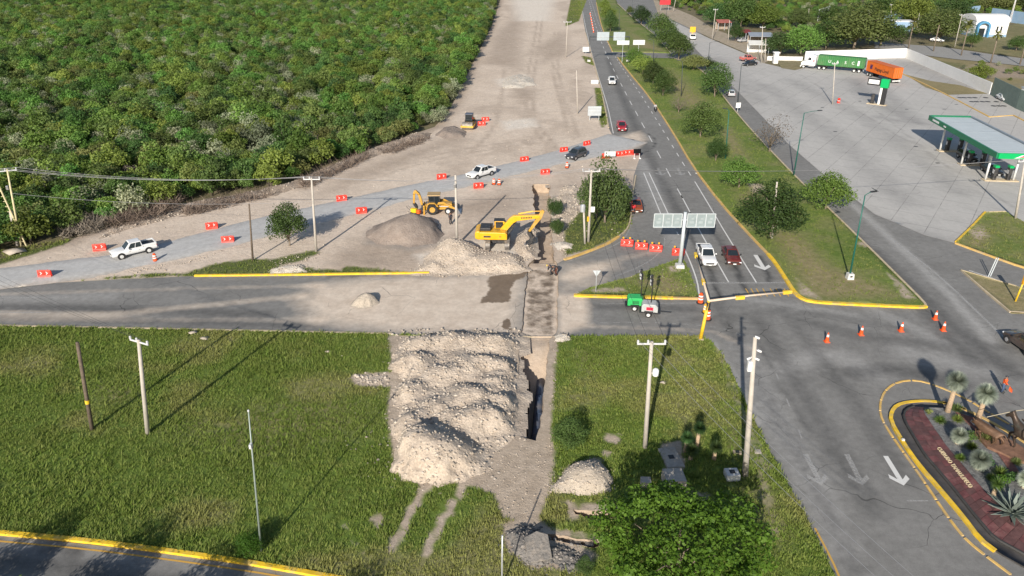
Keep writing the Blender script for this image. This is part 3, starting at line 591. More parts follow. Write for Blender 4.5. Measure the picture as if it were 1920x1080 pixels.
def plant(name, seed, H, W, nb, nl, size, lm, trunk=.0, bark=None, spread=1.0, jag=0.0, lean=0, flat=.8, multi=0):
    """tree or shrub prototype: Empty > trunk, crown. H height, W crown width, trunk clear height"""
    rs = random.Random(seed); root = link(name, None); mb = MB(); bl = []; ch = H - trunk
    zc = trunk + ch * .5
    for i in range(nb):
        a = 2 * math.pi * i * .618 + rs.uniform(-.4, .4); q = math.sqrt((i + .5) / nb) * spread; t = rs.uniform(-.5, .45) * (1 - q * .55) + (.12 if q < .5 else -.05)
        r = W * rs.uniform(.15, .25) * (1.1 - .35 * q) * min(1, (26 / nb) ** .5); rr = (W / 2 - r * .8) * q
        bl.append((math.cos(a) * rr + lean * rr * .3, math.sin(a) * rr, max(zc + t * ch * .8, r * .55 + trunk * .4), r, r * rs.uniform(.85, 1.15), r * flat * rs.uniform(.85, 1.15)))
    tw = max(.05, H * .022)
    if multi:
        for b in bl[:multi]: tube_np(mb, [(0, 0, -.1), (b[0] * .4, b[1] * .4, b[2] * .5), b[:3]], tw * .6, tw * .2, 5)
    else:
        top = (lean * .3, 0, trunk + ch * .35); tube_np(mb, [(0, 0, -.15), (rs.uniform(-.1, .1), rs.uniform(-.1, .1), trunk * .5 + .1), top], tw * 1.25, tw * .7, 8)
        for b in bl[::2][:9]: tube_np(mb, [(top[0] * .8, 0, trunk * .85), ((top[0] + b[0]) * .5, b[1] * .5, (top[2] + b[2]) * .48), b[:3]], tw * .55, tw * .15, 5)
    mb.build('trunk', bark or M_bark, root, smooth=True)
    V, F = leaf_cloud(bl, nl, size, seed, jag=jag); o = link('crown', np_mesh('crown', V, F, [lm]), root)
    return root
# ---- scrub forest
protos = []
for i, (H, W, lm, nl, sz) in enumerate(((3.6, 4.4, 0, 1500, (.2, .42)), (3.2, 4.6, 0, 1500, (.2, .42)), (4.2, 4.4, 1, 1600, (.2, .4)), (3.0, 4.0, 1, 1300, (.18, .4)), (3.4, 4.2, 2, 1400, (.18, .38)),
                                        (2.6, 3.8, 3, 1200, (.18, .38)), (3.0, 4.0, 4, 1200, (.16, .32)), (3.8, 4.8, 0, 1700, (.2, .42)), (2.2, 3.2, 3, 1000, (.16, .34)), (2.4, 3.0, 6, 800, (.08, .3)), (2.8, 3.6, 2, 1200, (.18, .36)), (3.4, 4.0, 1, 1400, (.2, .4)))):
    protos.append(plant('forest_shrub', 40 + i, H, W, 11 + i % 4, nl, sz, LM[lm], .25, M_barkd, 1.0, .35, 0, .85, 5))
P_LABEL = {0: 'bright green rounded shrub', 1: 'mid green bushy shrub', 2: 'dark green dense shrub', 3: 'olive green low shrub', 4: 'pale sage grey flowering shrub', 6: 'bare grey twiggy shrub'}
P_LM = [0, 0, 1, 1, 2, 3, 4, 0, 3, 6, 2, 1]
P_W = np.array([.14, .12, .12, .10, .08, .12, .12, .10, .07, .05, .04, .08]); P_W /= P_W.sum()
FOR = GP([(-420, 552), (-200, 514), (0, 474), (60, 460), (140, 440), (250, 408), (330, 380), (520, 352), (600, 318), (700, 278), (814, 238), (842, 206), (860, 158), (886, 108), (916, 48), (932, 0), (940, -45), (-900, -45), (-900, 250)])
CLR = [(GP([(440, 285), (520, 262), (530, 275), (450, 305)]), .5), (GP([(60, 205), (110, 195), (115, 215), (70, 222)]), .5)]
def scatter(poly, sp, seed, clear=()):
    P = np.array(poly); rs = np.random.RandomState(seed); gx, gy = np.meshgrid(np.arange(P[:, 0].min(), P[:, 0].max(), sp), np.arange(P[:, 1].min(), P[:, 1].max(), sp))
    gx = gx.ravel() + rs.uniform(-.45, .45, gx.size) * sp; gy = gy.ravel() + rs.uniform(-.45, .45, gy.size) * sp
    k = inside(gx, gy, poly) & (np.abs(gx) < gy * .80 + 18)
    for c in clear: k &= ~inside(gx, gy, c[0])
    return gx[k], gy[k]
def choose(n, x, y, seed):
    rs = np.random.RandomState(seed); idx = rs.choice(len(protos), n, p=P_W)
    z = fbm(x * .035, y * .035, 77, 3)            # patches of one kind
    pal = np.array([0, 6, 2, 5, 1, 4, 7, 3]); pick = pal[np.clip((z - .25) * 16, 0, 7).astype(int)]
    return np.where(rs.rand(n) < .38, pick, idx), rs.uniform(.6, 1.35, n) * (.85 + .3 * fbm(x * .08, y * .08, 5)), rs.uniform(0, 6.28, n)
def gn_scatter(name, x, y, z, idx, scl, rot):
    me = bpy.data.meshes.new(name); V = np.column_stack([x, y, z]); me.vertices.add(len(V)); me.vertices.foreach_set('co', V.astype(np.float32).ravel())
    a = me.attributes.new('pid', 'INT', 'POINT'); a.data.foreach_set('value', idx.astype(np.int32)); fattr(me, 'pscl', scl)
    r = me.attributes.new('prot', 'FLOAT_VECTOR', 'POINT'); r.data.foreach_set('vector', np.column_stack([0 * rot, 0 * rot, rot]).astype(np.float32).ravel())
    o = link(name, me); g = bpy.data.node_groups.new(name, 'GeometryNodeTree')
    g.interface.new_socket('Geometry', in_out='INPUT', socket_type='NodeSocketGeometry'); g.interface.new_socket('Geometry', in_out='OUTPUT', socket_type='NodeSocketGeometry')
    N = g.nodes.new; gi = N('NodeGroupInput'); go = N('NodeGroupOutput'); ip = N('GeometryNodeInstanceOnPoints'); ip.inputs['Pick Instance'].default_value = True; j = N('GeometryNodeJoinGeometry')
    for p in reversed(protos):                     # joined last-to-first keeps index order
        cr = [c for c in p.children if c.name.startswith('crown')][0]; oi = N('GeometryNodeObjectInfo'); oi.transform_space = 'ORIGINAL'; oi.inputs['Object'].default_value = cr; oi.inputs['As Instance'].default_value = True
        g.links.new(oi.outputs['Geometry'], j.inputs[0])
    def na(n, t): q = N('GeometryNodeInputNamedAttribute'); q.data_type = t; q.inputs['Name'].default_value = n; return q.outputs[0]
    g.links.new(gi.outputs[0], ip.inputs['Points']); g.links.new(j.outputs[0], ip.inputs['Instance']); g.links.new(na('pid', 'INT'), ip.inputs['Instance Index'])
    g.links.new(na('pscl', 'FLOAT'), ip.inputs['Scale']); g.links.new(na('prot', 'FLOAT_VECTOR'), ip.inputs['Rotation']); g.links.new(ip.outputs[0], go.inputs[0])
    m = o.modifiers.new('scatter', 'NODES'); m.node_group = g; o['kind'] = 'stuff'; return o
fx, fy = scatter(FOR, 2.75, 5, CLR); fi, fs, frr = choose(len(fx), fx, fy, 6)
px_x = np.abs(fx) / fy                              # individuals: nearest ones inside the view
order = np.argsort(np.hypot(fx, fy) + np.where(px_x > .70, 500, 0)); near = order[:290]; far = order[290:]
firstuse = set()
for q in near:
    i = int(fi[q])
    o = protos[i] if i not in firstuse else copy_tree(protos[i]); firstuse.add(i)
    o.location = (fx[q], fy[q], -.05); o.rotation_euler[2] = frr[q]; o.scale = (fs[q],) * 3
    edge = float(segdist(np.array([fx[q]]), np.array([fy[q]]), edg)[0]) < 5
    l = P_LABEL[P_LM[i]] + (' at the edge of the scrub forest along the cleared dirt' if edge else ' standing inside the dense scrub forest'); tag(o, l, 'shrub', l.replace('shrub', 'shrubs'))
for i, p in enumerate(protos):
    if i not in firstuse: tag(p, P_LABEL[P_LM[i]] + ' standing inside the dense scrub forest', 'shrub'); p.location = (-90, 130, 0)
wood = gn_scatter('scrub_forest', fx[far], fy[far], fx[far] * 0 - .05, fi[far], fs[far], frr[far]); tag(wood, 'dense green scrub forest stretching away beyond the cleared dirt', 'forest')
F2 = GP([(1205, -40), (1232, 2), (1260, 14), (1300, 24), (1335, 40), (1440, 58), (1500, 66), (1560, 70), (1690, 68), (1770, 62), (1830, 52), (1920, 26), (2300, 30), (2300, -45)])
gx, gy = scatter(F2, 5.2, 8); gi_, gs_, gr_ = choose(len(gx), gx, gy, 9)
wood2 = gn_scatter('scrub_bushes', gx, gy, gx * 0 - .05, gi_, gs_ * .8, gr_); tag(wood2, 'mixed green scrub behind the fuel station and roadside sheds', 'scrub')
F3 = GP([(1745, 108), (1800, 115), (1920, 128), (2200, 168), (2200, 225), (1990, 212), (1868, 164), (1800, 135)])
gx, gy = scatter(F3, 7.5, 18); k3 = fbm(gx * .07, gy * .07, 4) > .47
gi_, gs_, gr_ = choose(int(k3.sum()), gx[k3], gy[k3], 19)
wood3 = gn_scatter('lot_bushes', gx[k3], gy[k3], gx[k3] * 0 - .05, gi_, gs_ * .45, gr_); tag(wood3, 'low patchy bushes over the vacant lot behind the white wall', 'scrub')
# ---- single trees
def px_height(bx, by, ty):
    p = G(bx, by); Y = p.y; lo, hi = 0, 40.0
    for _ in range(40):
        h = (lo + hi) / 2; zc = h - CH; d = Y * ct - zc * st; y = 540 - CF * (Y * st + zc * ct) / d
        if y > ty: lo = h
        else: hi = h
    return (lo + hi) / 2
def px_scale(y): return ct * (y - CYH) / CH
tree_protos = {}
def get_tree(kind, v):
    kind = {'mid': 'forestmid', 'dark': 'forestdark'}.get(kind, kind); key = (kind, v)
    if key in tree_protos: return copy_tree(tree_protos[key]), False
    lm = {'mid': 1, 'dark': 2, 'bright': 0, 'olive': 3, 'grey': 6, 'lush': 5, 'forestmid': 7, 'forestdark': 2}[kind]
    o = plant('tree', 300 + v + lm * 10, 6.0, 6.6, 26, 7000 if kind != 'grey' else 1300, (.14, .34) if kind != 'grey' else (.06, .3), LM[lm], .9 if v < 100 else .1, M_bark, 1.12, .55, 0, .95)
    tree_protos[key] = o; return o, True
def tree_at(bx, by, wpx, ty, kind, label, group=None, v=0, cat='tree'):
    o, _ = get_tree(kind, v + (100 if cat == 'shrub' else 0)); p = G(bx, by); h = px_height(bx, by, ty); w = wpx / px_scale(by)
    h = min(max(h, .5 * w), 1.5 * w); o.location = (p.x, p.y, .05); o.scale = (w / 5.6, w / 5.6, h / 5.9); o.rotation_euler[2] = (bx * 7 + by * 3) % 6.28
    for a in ('label', 'category', 'group'):
        if a in o: del o[a]
    return tag(o, label, cat, group)
gm = 'trees along the grass median'
for i, (bx, by, w, ty, kd, lb) in enumerate((
    (1443, 447, 104, 352, 'mid', 'wide dark-trunked tree on the median beside the overhead sign'), (1547, 393, 78, 326, 'bright', 'bright round tree on the median edge beside the tall green lamp post'), (1384, 354, 64, 297, 'bright', 'round bright green tree near the yellow median kerb'),
    (1341, 303, 36, 258, 'mid', 'narrow shrubby tree beside the green lamp post on the median'), (1313, 258, 64, 198, 'mid', 'round mid green tree between two lamp posts on the median'), (1442, 285, 66, 218, 'grey', 'sparse half bare grey tree at the median edge'),
    (1340, 182, 56, 124, 'mid', 'tree at the right carriageway edge beside the silver hatchback'), (1272, 212, 36, 178, 'grey', 'small sparse grey tree at the yellow kerb near the motorcycle'), (1243, 180, 40, 136, 'mid', 'last tree of the dense row along the yellow kerb'),
    (1224, 158, 42, 118, 'dark', 'dark tree inside the dense row along the yellow kerb'), (1205, 140, 40, 104, 'bright', 'bright tree inside the dense row along the yellow kerb'), (1190, 120, 32, 92, 'bright', 'first tree of the row past the median crossover'),
    (1300, 132, 44, 102, 'olive', 'olive tree on the median beside the thin lamp post'), (1326, 130, 32, 110, 'mid', 'small mid green tree at the edge of the right carriageway'),
    (1272, 112, 46, 68, 'mid', 'round tree at the median crossover'), (1256, 92, 52, 52, 'mid', 'broad tree just before the median crossover'), (1238, 74, 48, 30, 'mid', 'tall tree in the upper median clump'), (1202, 46, 34, 13, 'dark', 'lone round dark tree on the upper median'), (1181, 28, 14, 12, 'dark', 'small dark shrub tree on the upper median'),
    (1144, 60, 26, 22, 'dark', 'dark tree at the near end of the kerb hedge row'), (1140, 42, 24, 10, 'bright', 'bright tree in the middle of the kerb hedge row'), (1132, 22, 20, 0, 'bright', 'tree at the far end of the kerb hedge row'))):
    tree_at(bx, by, w, ty, kd, lb, gm, i % 2)
gb = 'large trees behind the forecourt'
for i, (bx, by, w, ty, kd, lb) in enumerate((
    (1462, 103, 58, 62, 'dark', 'dark round tree beside the metal roofed shed'), (1500, 103, 66, 48, 'bright', 'bright yellow-green tree behind the low white wall'), (1548, 92, 62, 44, 'mid', 'mid green tree behind the long white wall'), (1600, 92, 110, 10, 'dark', 'huge dark green spreading tree behind the white wall'),
    (1650, 86, 76, 40, 'mid', 'broad tree at the corner of the white wall'), (1345, 50, 46, 8, 'dark', 'dark tree beside the utility pole at the roadside sheds'), (1388, 52, 60, -8, 'mid', 'tall tree behind the red roofed shed'), (1430, 54, 60, 4, 'bright', 'bright tree behind the grey roofed shed'), (1378, 78, 26, 46, 'mid', 'small tree standing in front of the sheds'),
    (1500, 50, 50, 18, 'dark', 'dark tree beside the pale ruined wall'), (1710, 50, 70, -10, 'bright', 'tall bright tree behind the blue walled house'), (1760, 78, 80, 20, 'dark', 'dark low spreading tree by the rear street'), (1780, 45, 70, -6, 'dark', 'dark tree between the blue house and the white hall'), (1820, 90, 26, 60, 'mid', 'small tree on the lawn by the white hall'), (1905, 95, 30, 70, 'mid', 'small tree on the lawn near the chain link fence'),
    (1836, 148, 44, 122, 'bright', 'bright shrub tree leaning over the white wall'), (1560, 45, 60, 18, 'mid', 'tree behind the huge spreading tree'), (1655, 30, 60, -5, 'mid', 'tree behind the blue walled house roof'), (1860, 22, 60, 2, 'olive', 'olive tree behind the white hall'), (1905, 20, 60, -4, 'dark', 'dark tree behind the radio mast'), (1300, 8, 40, -20, 'mid', 'tree on the far roadside bank'))):
    tree_at(bx, by, w, ty, kd, lb, gb, i % 2)
tree_at(1134, 418, 88, 312, 'dark', 'large drooping dark tree over the slip lane island', None, 3)
tree_at(1118, 410, 60, 342, 'mid', 'lower tree growing against the large drooping tree', None, 3)
tree_at(543, 462, 64, 388, 'mid', 'lone leafy tree beside the concrete pole by the detour', None, 3)
for i, (bx, by, w, ty) in enumerate(((1040, 405, 26, 350), (1044, 440, 24, 395))): tree_at(bx, by, w, ty, 'mid', ('tall leafy shrub at the edge of the rear trench', 'low leafy shrub at the edge of the rear trench')[i], None, 3, 'shrub')
tree_at(1066, 836, 58, 795, 'mid', 'small leafy shrub on the lawn beside the open pit', None, 2, 'shrub')
tree_at(470, 1042, 44, 1000, 'lush', 'bright green bush at the foot of the thin lamp post', None, 2, 'shrub')
tree_at(1096, 1078, 30, 1050, 'mid', 'low weed clump beside the broken asphalt rubble', None, 2, 'shrub')
# big near tree, base just below the frame
bt = plant('tree', 901, 7.0, 10.4, 20, 10, (.1, .3), LM[5], 1.6, M_bark, 1.05, .7, 0, .62)
def big_crown():
    rs = np.random.RandomState(77); bl = []
    for k in range(150):
        a = k * 2.39996; e = math.asin(-.25 + 1.25 * (k + .5) / 150); rr = rs.uniform(.78, 1.06) * (1 + .12 * math.sin(3 * a + 1) + .08 * math.sin(5 * a)); r = rs.uniform(.42, .9)
        bl.append((5.0 * rr * math.cos(a) * math.cos(e), 4.7 * rr * math.sin(a) * math.cos(e), 3.6 + 3.3 * rr * math.sin(e), r, r, r * .6))
    for k in range(14): bl.append((*(rs.normal(size=3) * (2.0, 2.0, 1.0) + (0, 0, 3.8)), .8, .8, .6))
    V, F = leaf_cloud(bl, 17000, (.12, .34), 78, .6, (.3, 1.05), .7, .25); return np_mesh('crown', V, F, [LM[5]])
[c for c in bt.children if c.name.startswith('crown')][0].data = big_crown()
bt.scale = (.95, .95, .92); bt.location = (*G(1264, 1112)[:2], .1); tag(bt, 'large lush bright green tree on the lawn by the concrete boxes', 'tree')
for k, (x, y, sx, sz) in enumerate(((-27, 28.2, .75, .82), (-21, 26.5, .8, .8), (-33.5, 29.5, .7, .8), (-12, 24.5, .7, .8))):
    o = copy_tree(tree_protos[('forestmid', 0)]); o.location = (x, y, 0); o.scale = (sx, sx, sz)
    tag(o, 'roadside tree across the front road whose shadow falls on the kerb', 'tree', 'trees across the front road')
# ---- palms
def palm(bx, by, ty, label, w=1.0):
    p = G(bx, by); h = px_height(bx, by, ty); rs = random.Random(int(bx)); root = thing('palm_tree', label, 'palm', (p.x, p.y, 0), rs.random() * 6, 'palms along the rear street')
    mb = MB(); mb.tube([(0, 0, -.1), (.1, 0, h * .5), (0, .1, h * .86)], [.22, .17, .15], 8); mb.build('trunk', M_bark, root, smooth=True)
    V = []; F = []
    for k in range(34):
        a = k * 2.4; e = rs.uniform(-.7, 1.1); L = rs.uniform(1.5, 2.2) * w; d = Vector((math.cos(a) * math.cos(e), math.sin(a) * math.cos(e), math.sin(e))); s = d.cross(Vector((0, 0, 1))).normalized()
        c = Vector((0, .1, h * .88)); q = [c, c + d * L * .5 + Vector((0, 0, .1)), c + d * L + Vector((0, 0, -.35 * L * .5))]; b = len(V)
        V += [q[0] - s * .05, q[0] + s * .05, q[1] - s * .32, q[1] + s * .32, q[2] - s * .2, q[2] + s * .2]; F += [(b, b + 1, b + 3, b + 2), (b + 2, b + 3, b + 5, b + 4)]
    link('crown', np_mesh('crown', np.array([tuple(v) for v in V]), np.array(F), [LM[3]]), root); return root
for bx, by, ty, lb in ((1703, 91, 33, 'tall palm at the corner of the white wall'), (1750, 96, 34, 'tall palm by the rear street near the dark spreading tree'), (1802, 104, 38, 'tall palm by the rear street in front of the white hall'), (1857, 118, 58, 'palm across the street from the white hall lawn'), (1912, 121, 58, 'palm at the end of the rear street')): palm(bx, by, ty, lb)
# ---- grass tufts
def grass_points(poly, dens, ok, seed):
    P = np.array(poly); rs = np.random.RandomState(seed); a = (P[:, 0].max() - P[:, 0].min()) * (P[:, 1].max() - P[:, 1].min()); n = int(a * dens)
    x = rs.uniform(P[:, 0].min(), P[:, 0].max(), n); y = rs.uniform(P[:, 1].min(), P[:, 1].max(), n)
    k = inside(x, y, poly) & (np.abs(x) < y * .84 + 4) & (y > 31); x, y = x[k], y[k]; k = rs.rand(len(x)) < ok(x, y); return x[k], y[k]
def lawn_ok(x, y): return (1 - sstep(.25, .6, a_ldirt(x, y) + .35 * (fbm(x * .9, y * .9, 3) - .5))) * (.45 + .75 * fbm(x * .35, y * .35, 21)) * (sdist(x, y, CHAN) < -.2) * np.minimum.reduce([sdist(x, y, d) < -.12 for d in DITCH])
def isl_ok(x, y): return .25 + .9 * (fbm(x * .3, y * .3, 11) - .2)
gpts = [(*grass_points(LAWN, 34, lawn_ok, 1), .17), (*grass_points(MED, 5, isl_ok, 2), .13), (*grass_points(SPL, 16, isl_ok, 3), .13), (*grass_points(ISL, 8, isl_ok, 4), .13)]
for q, (p, f) in enumerate(DG): gpts.append((*grass_points(p, 9, lambda x, y: (a_dgrass(x, y) > .5) * .8, 30 + q), .08))
GXs = np.concatenate([g[0] for g in gpts]); GYs = np.concatenate([g[1] for g in gpts]); GZs = np.concatenate([np.full(len(g[0]), g[2]) for g in gpts])
def make_grass():
    rs = np.random.RandomState(4); nb = 5; n = len(GXs); X = np.repeat(GXs, nb); Y = np.repeat(GYs, nb); Z = np.repeat(GZs, nb); N = len(X)
    a = rs.uniform(0, 6.283, N); tall = np.repeat(.6 + 1.1 * fbm(GXs * .5, GYs * .5, 41), nb) * (1 + 1.4 * np.repeat(rs.rand(n) ** 7, nb)); h = rs.uniform(.06, .14, N) * tall; w = rs.uniform(.03, .06, N); ln = rs.uniform(.06, .2, N) * tall
    bx = X + rs.normal(0, .07, N); by = Y + rs.normal(0, .07, N); ca, sa = np.cos(a), np.sin(a)
    V = np.empty((N, 3, 3)); V[:, 0] = np.column_stack([bx - sa * w, by + ca * w, Z - .06]); V[:, 1] = np.column_stack([bx + sa * w, by - ca * w, Z - .06]); V[:, 2] = np.column_stack([bx + ca * ln, by + sa * ln, Z + h])
    me = np_mesh('grass', V.reshape(-1, 3), np.arange(3 * N).reshape(N, 3), [M_grass])
    dry_ = np.repeat(np.clip(.8 * sstep(.5, .75, fbm(GXs * .13, GYs * .2, 31, 3)) + rs.rand(n) * .45 + .35 * (fbm(GXs * .6, GYs * .6, 8) - .4) + np.where(GZs < .15, .1, 0), 0, 1), nb * 3); fattr(me, 'dryness', dry_); return link('grass', me)
def grassmat():
    t = NT('grass_blade'); d = t.attr('dryness'); isl = t.n('NewGeometry').outputs['Random Per Island']; p = t.pos(); nz = t.noise(p, .35, 4)
    col = t.mix(d, t.mix(t.ramp(nz, .3, .7), (.11, .195, .018), (.20, .30, .042)), (.32, .325, .10)); col = t.mix(t.math('MULTIPLY', isl, .35), col, (.33, .35, .12))
    t.l(col, t.b.inputs['Base Color']); t.b.inputs['Roughness'].default_value = .6; t.b.inputs['Specular IOR Level'].default_value = .2
    tr = t.n('BsdfTranslucent'); t.l(col, tr.inputs[0]); mx = t.n('MixShader'); mx.inputs[0].default_value = .4; t.l(t.b.outputs[0], mx.inputs[1]); t.l(tr.outputs[0], mx.inputs[2]); t.l(mx.outputs[0], t.out.inputs[0]); return t.m
M_grass = grassmat(); gobj = make_grass(); gobj['kind'] = 'stuff'; tag(gobj, 'green grass growing over the verges and medians', 'grass')
# ---------------------------------------------------------------- heaps of spoil, rubble, rocks, brush
def heapmat(name, a, b, c, scale=1.2):
    t = NT(name); p = t.pos(); n1 = t.noise(p, scale * .5, 5, .6); n2 = t.noise(p, scale * 4, 6, .75); n3 = t.noise(p, scale * .8, 4)
    v = t.n('TexVoronoi'); t.l(p, v.inputs['Vector']); v.inputs['Scale'].default_value = 4.5
    col = t.mix(t.ramp(n1, .3, .7), a, b); col = t.mix(t.math('MULTIPLY', t.ramp(n3, .52, .68), .6), col, c)
    col = t.mix(t.math('MULTIPLY', t.ramp(n2, .5, .75), .55), col, tuple(min(.85, x * 1.25) for x in b)); col = t.mix(t.math('MULTIPLY', t.ramp(n2, .46, .3), .5), col, tuple(x * .55 for x in a))
    t.l(col, t.b.inputs['Base Color']); t.b.inputs['Roughness'].default_value = .95; t.b.inputs['Specular IOR Level'].default_value = .15
    t.bump(t.math('ADD', n2, t.math('MULTIPLY', v.outputs['Distance'], .5)), .9, .09); return t.m
M_spoil = heapmat('limestone_spoil', (.40, .325, .255), (.585, .495, .40), (.28, .235, .19)); M_gravelh = heapmat('grey_gravel', (.23, .185, .155), (.32, .265, .225), (.27, .22, .185), 2.5)
M_chalk = heapmat('white_chalk', (.50, .45, .375), (.64, .58, .50), (.45, .39, .33)); M_sand = heapmat('tan_aggregate', (.42, .36, .29), (.52, .45, .37), (.36, .31, .25), 3)
M_broken = heapmat('broken_asphalt', (.13, .125, .12), (.24, .22, .20), (.34, .29, .24)); M_clay = heapmat('brown_clay', (.28, .22, .17), (.38, .31, .25), (.24, .19, .15))
def rockmat(name, a, b):
    t = NT(name); i = t.n('NewGeometry').outputs['Random Per Island']; n = t.noise(t.pos(), 5, 4); col = t.mix(i, a, b); col = t.mix(t.math('MULTIPLY', t.ramp(n, .4, .7), .4), col, tuple(x * .6 for x in a))
    t.l(col, t.b.inputs['Base Color']); t.b.inputs['Roughness'].default_value = .95; return t.m
M_rock = rockmat('limestone_rock', (.33, .275, .22), (.56, .49, .41)); M_rockd = rockmat('asphalt_chunk', (.10, .10, .10), (.30, .27, .24))
def rock_np(rs, n, pos, size):
    """n irregular rocks as squashed octahedra with noise (8 faces)"""
    O = np.array([(1, 0, 0), (-1, 0, 0), (0, 1, 0), (0, -1, 0), (0, 0, 1), (0, 0, -1), (.7, .7, .2), (-.7, -.6, .3)], float)
    T = np.array([(0, 6, 4), (6, 2, 4), (2, 1, 4), (1, 7, 4), (7, 3, 4), (3, 0, 4), (6, 0, 5), (2, 6, 5), (1, 2, 5), (7, 1, 5), (3, 7, 5), (0, 3, 5)])
    V = O[None] * rs.uniform(.55, 1.15, (n, 8, 1)) * size[:, None, None]; V[:, :, 2] *= .7; a = rs.uniform(0, 6.28, n); c, s = np.cos(a)[:, None], np.sin(a)[:, None]
    x = V[:, :, 0] * c - V[:, :, 1] * s; y = V[:, :, 0] * s + V[:, :, 1] * c; V = np.stack([x, y, V[:, :, 2]], -1) + pos[:, None, :]
    return V.reshape(-1, 3), (T[None] + 8 * np.arange(n)[:, None, None]).reshape(-1, 3)
def heap(name, label, cat, poly_px, H, rim, m, seed, bumps=(), res=.25, rocks=(0, .05, .2, None), zb=.1, rough=.35, group=None, edge_n=.8, rock_out=.6, ridge=1.0):
    """mound inside the traced outline; bumps = (px, py, radius m, height m)"""
    P = GP(poly_px); A = np.array(P); x0, x1, y0, y1 = A[:, 0].min() - 1, A[:, 0].max() + 1, A[:, 1].min() - 1, A[:, 1].max() + 1
    nx, ny = int((x1 - x0) / res) + 2, int((y1 - y0) / res) + 2; X, Y = np.meshgrid(np.linspace(x0, x1, nx), np.linspace(y0, y1, ny)); X, Y = X.ravel(), Y.ravel()
    def hf(X, Y):
        d = sdist(X, Y, P) + ((fbm(X * .9, Y * .9, seed, 4) - .5) + 1.3 * (fbm(X * .33, Y * .33, seed + 3, 2) - .5)) * edge_n
        e = np.clip(d / rim, -.6, 1); base = np.where(e > 0, np.sin(np.clip(e, 0, 1) * math.pi / 2) ** ridge, e * .8)
        h = H * base * (1 - rough + 2 * rough * fbm(X * .45, Y * .45, seed + 5, 4))
        for bx, by, br, bh in bumps:
            c = G(bx, by); q = np.clip(1 - np.hypot(X - c.x, Y - c.y) / br, 0, 1); h = h + bh * q * (1.15 - .15 * q) * np.clip(e * 3, 0, 1)
        k = np.clip(e * 2, 0, 1); h = h + (fbm(X * 2.2, Y * 2.2, seed + 9, 3) - .5) * .22 * k * min(1, H) + (fbm(X * 6, Y * 6, seed + 2, 2) - .5) * .09 * k
        return h
    Z = hf(X, Y); c = G(*poly_px[0]); cx, cy = A[:, 0].mean(), A[:, 1].mean()
    I = np.arange(nx * ny).reshape(ny, nx); Q = np.stack([I[:-1, :-1], I[:-1, 1:], I[1:, 1:], I[1:, :-1]], -1).reshape(-1, 4); Q = Q[(Z[Q] > -.12).any(1)]
    used = np.unique(Q); mp = np.full(nx * ny, -1); mp[used] = np.arange(len(used)); V = np.column_stack([X - cx, Y - cy, np.maximum(Z, -.3) + zb])[used]
    root = thing(name, label, cat, (cx, cy, 0), 0, group); link('mound', np_mesh('mound', V, mp[Q], [m], True), root)
    n, r0, r1, rm = rocks
    if n:
        rs = np.random.RandomState(seed); x = rs.uniform(x0, x1, n * 3); y = rs.uniform(y0, y1, n * 3); d = sdist(x, y, P); k = (d > -rock_out * rs.rand(n * 3) ** 2) & (sdist(x, y, CHAN) < -.15); x, y = x[k][:n], y[k][:n]
        z = np.maximum(hf(x, y), 0) + zb; s = r0 + (r1 - r0) * rs.rand(len(x)) ** 5
        Vr, Fr = rock_np(rs, len(x), np.column_stack([x - cx, y - cy, z]), s); o = link('rocks', np_mesh('rocks', Vr, Fr, [rm or M_rock]), root); o['kind'] = 'stuff'
    return root
heap('spoil_heap', 'large beige limestone spoil heap piled beside the open pit', 'heap', [(755, 632), (800, 628), (850, 626), (975, 631), (973, 680), (967, 760), (957, 830), (930, 852), (915, 880), (870, 899), (835, 914), (800, 912), (760, 900), (730, 872), (722, 820), (735, 780), (730, 745), (742, 720), (728, 690), (736, 655)], .5, 2.6, M_spoil, 3,
     ((805, 872, 3.7, 1.55), (758, 860, 2.6, .9), (848, 872, 2.6, .7), (795, 835, 2.4, .8), (862, 812, 2.3, .85), (900, 800, 2.0, .9), (905, 765, 2.4, .95), (935, 800, 1.8, .8), (955, 770, 1.7, .9), (825, 780, 2.2, .7), (765, 800, 2.0, .7), (870, 755, 2.2, .75), (950, 700, 1.9, .8), (945, 655, 1.8, .7), (930, 730, 1.9, .75), (905, 650, 2.2, .7), (850, 645, 2.2, .8), (880, 700, 2.4, .65), (775, 690, 2.2, .75), (795, 650, 1.9, .6), (830, 715, 2.0, .6), (765, 740, 1.9, .6), (915, 690, 1.6, .6)), .16, (7500, .02, .24, None), .1, .45, edge_n=1.2, rock_out=2.6)
heap('gravel_heap', 'smooth grey-brown gravel heap beside the yellow backhoe', 'heap', [(680, 448), (705, 424), (740, 410), (785, 406), (815, 420), (828, 440), (815, 457), (770, 466), (715, 464)], .5, 3.0, M_gravelh, 11, ((778, 436, 4.9, 1.9), (735, 446, 4.6, .8)), .25, (500, .03, .1, M_rockd), .1, .1, edge_n=1.0)
heap('limestone_heap', 'pale limestone rubble heap in front of the excavator', 'heap', [(800, 486), (825, 458), (850, 448), (880, 462), (915, 470), (950, 478), (978, 488), (985, 506), (960, 512), (880, 512), (815, 514), (775, 512), (790, 498)], .55, 2.4, M_spoil, 17, ((845, 476, 3.8, 1.3), (870, 486, 3.4, .5), (950, 494, 3.0, .6), (900, 500, 3.2, .4)), .22, (3000, .03, .2, None), .1, .4, rock_out=1.2)
heap('aggregate_heap', 'small tan aggregate heap standing on the side road', 'heap', [(660, 572), (672, 556), (690, 549), (708, 556), (715, 566), (700, 576), (676, 580)], .2, 1.0, M_sand, 23, ((688, 567, 1.9, .95),), .15, (150, .02, .06, None), .01, .1, edge_n=.5)
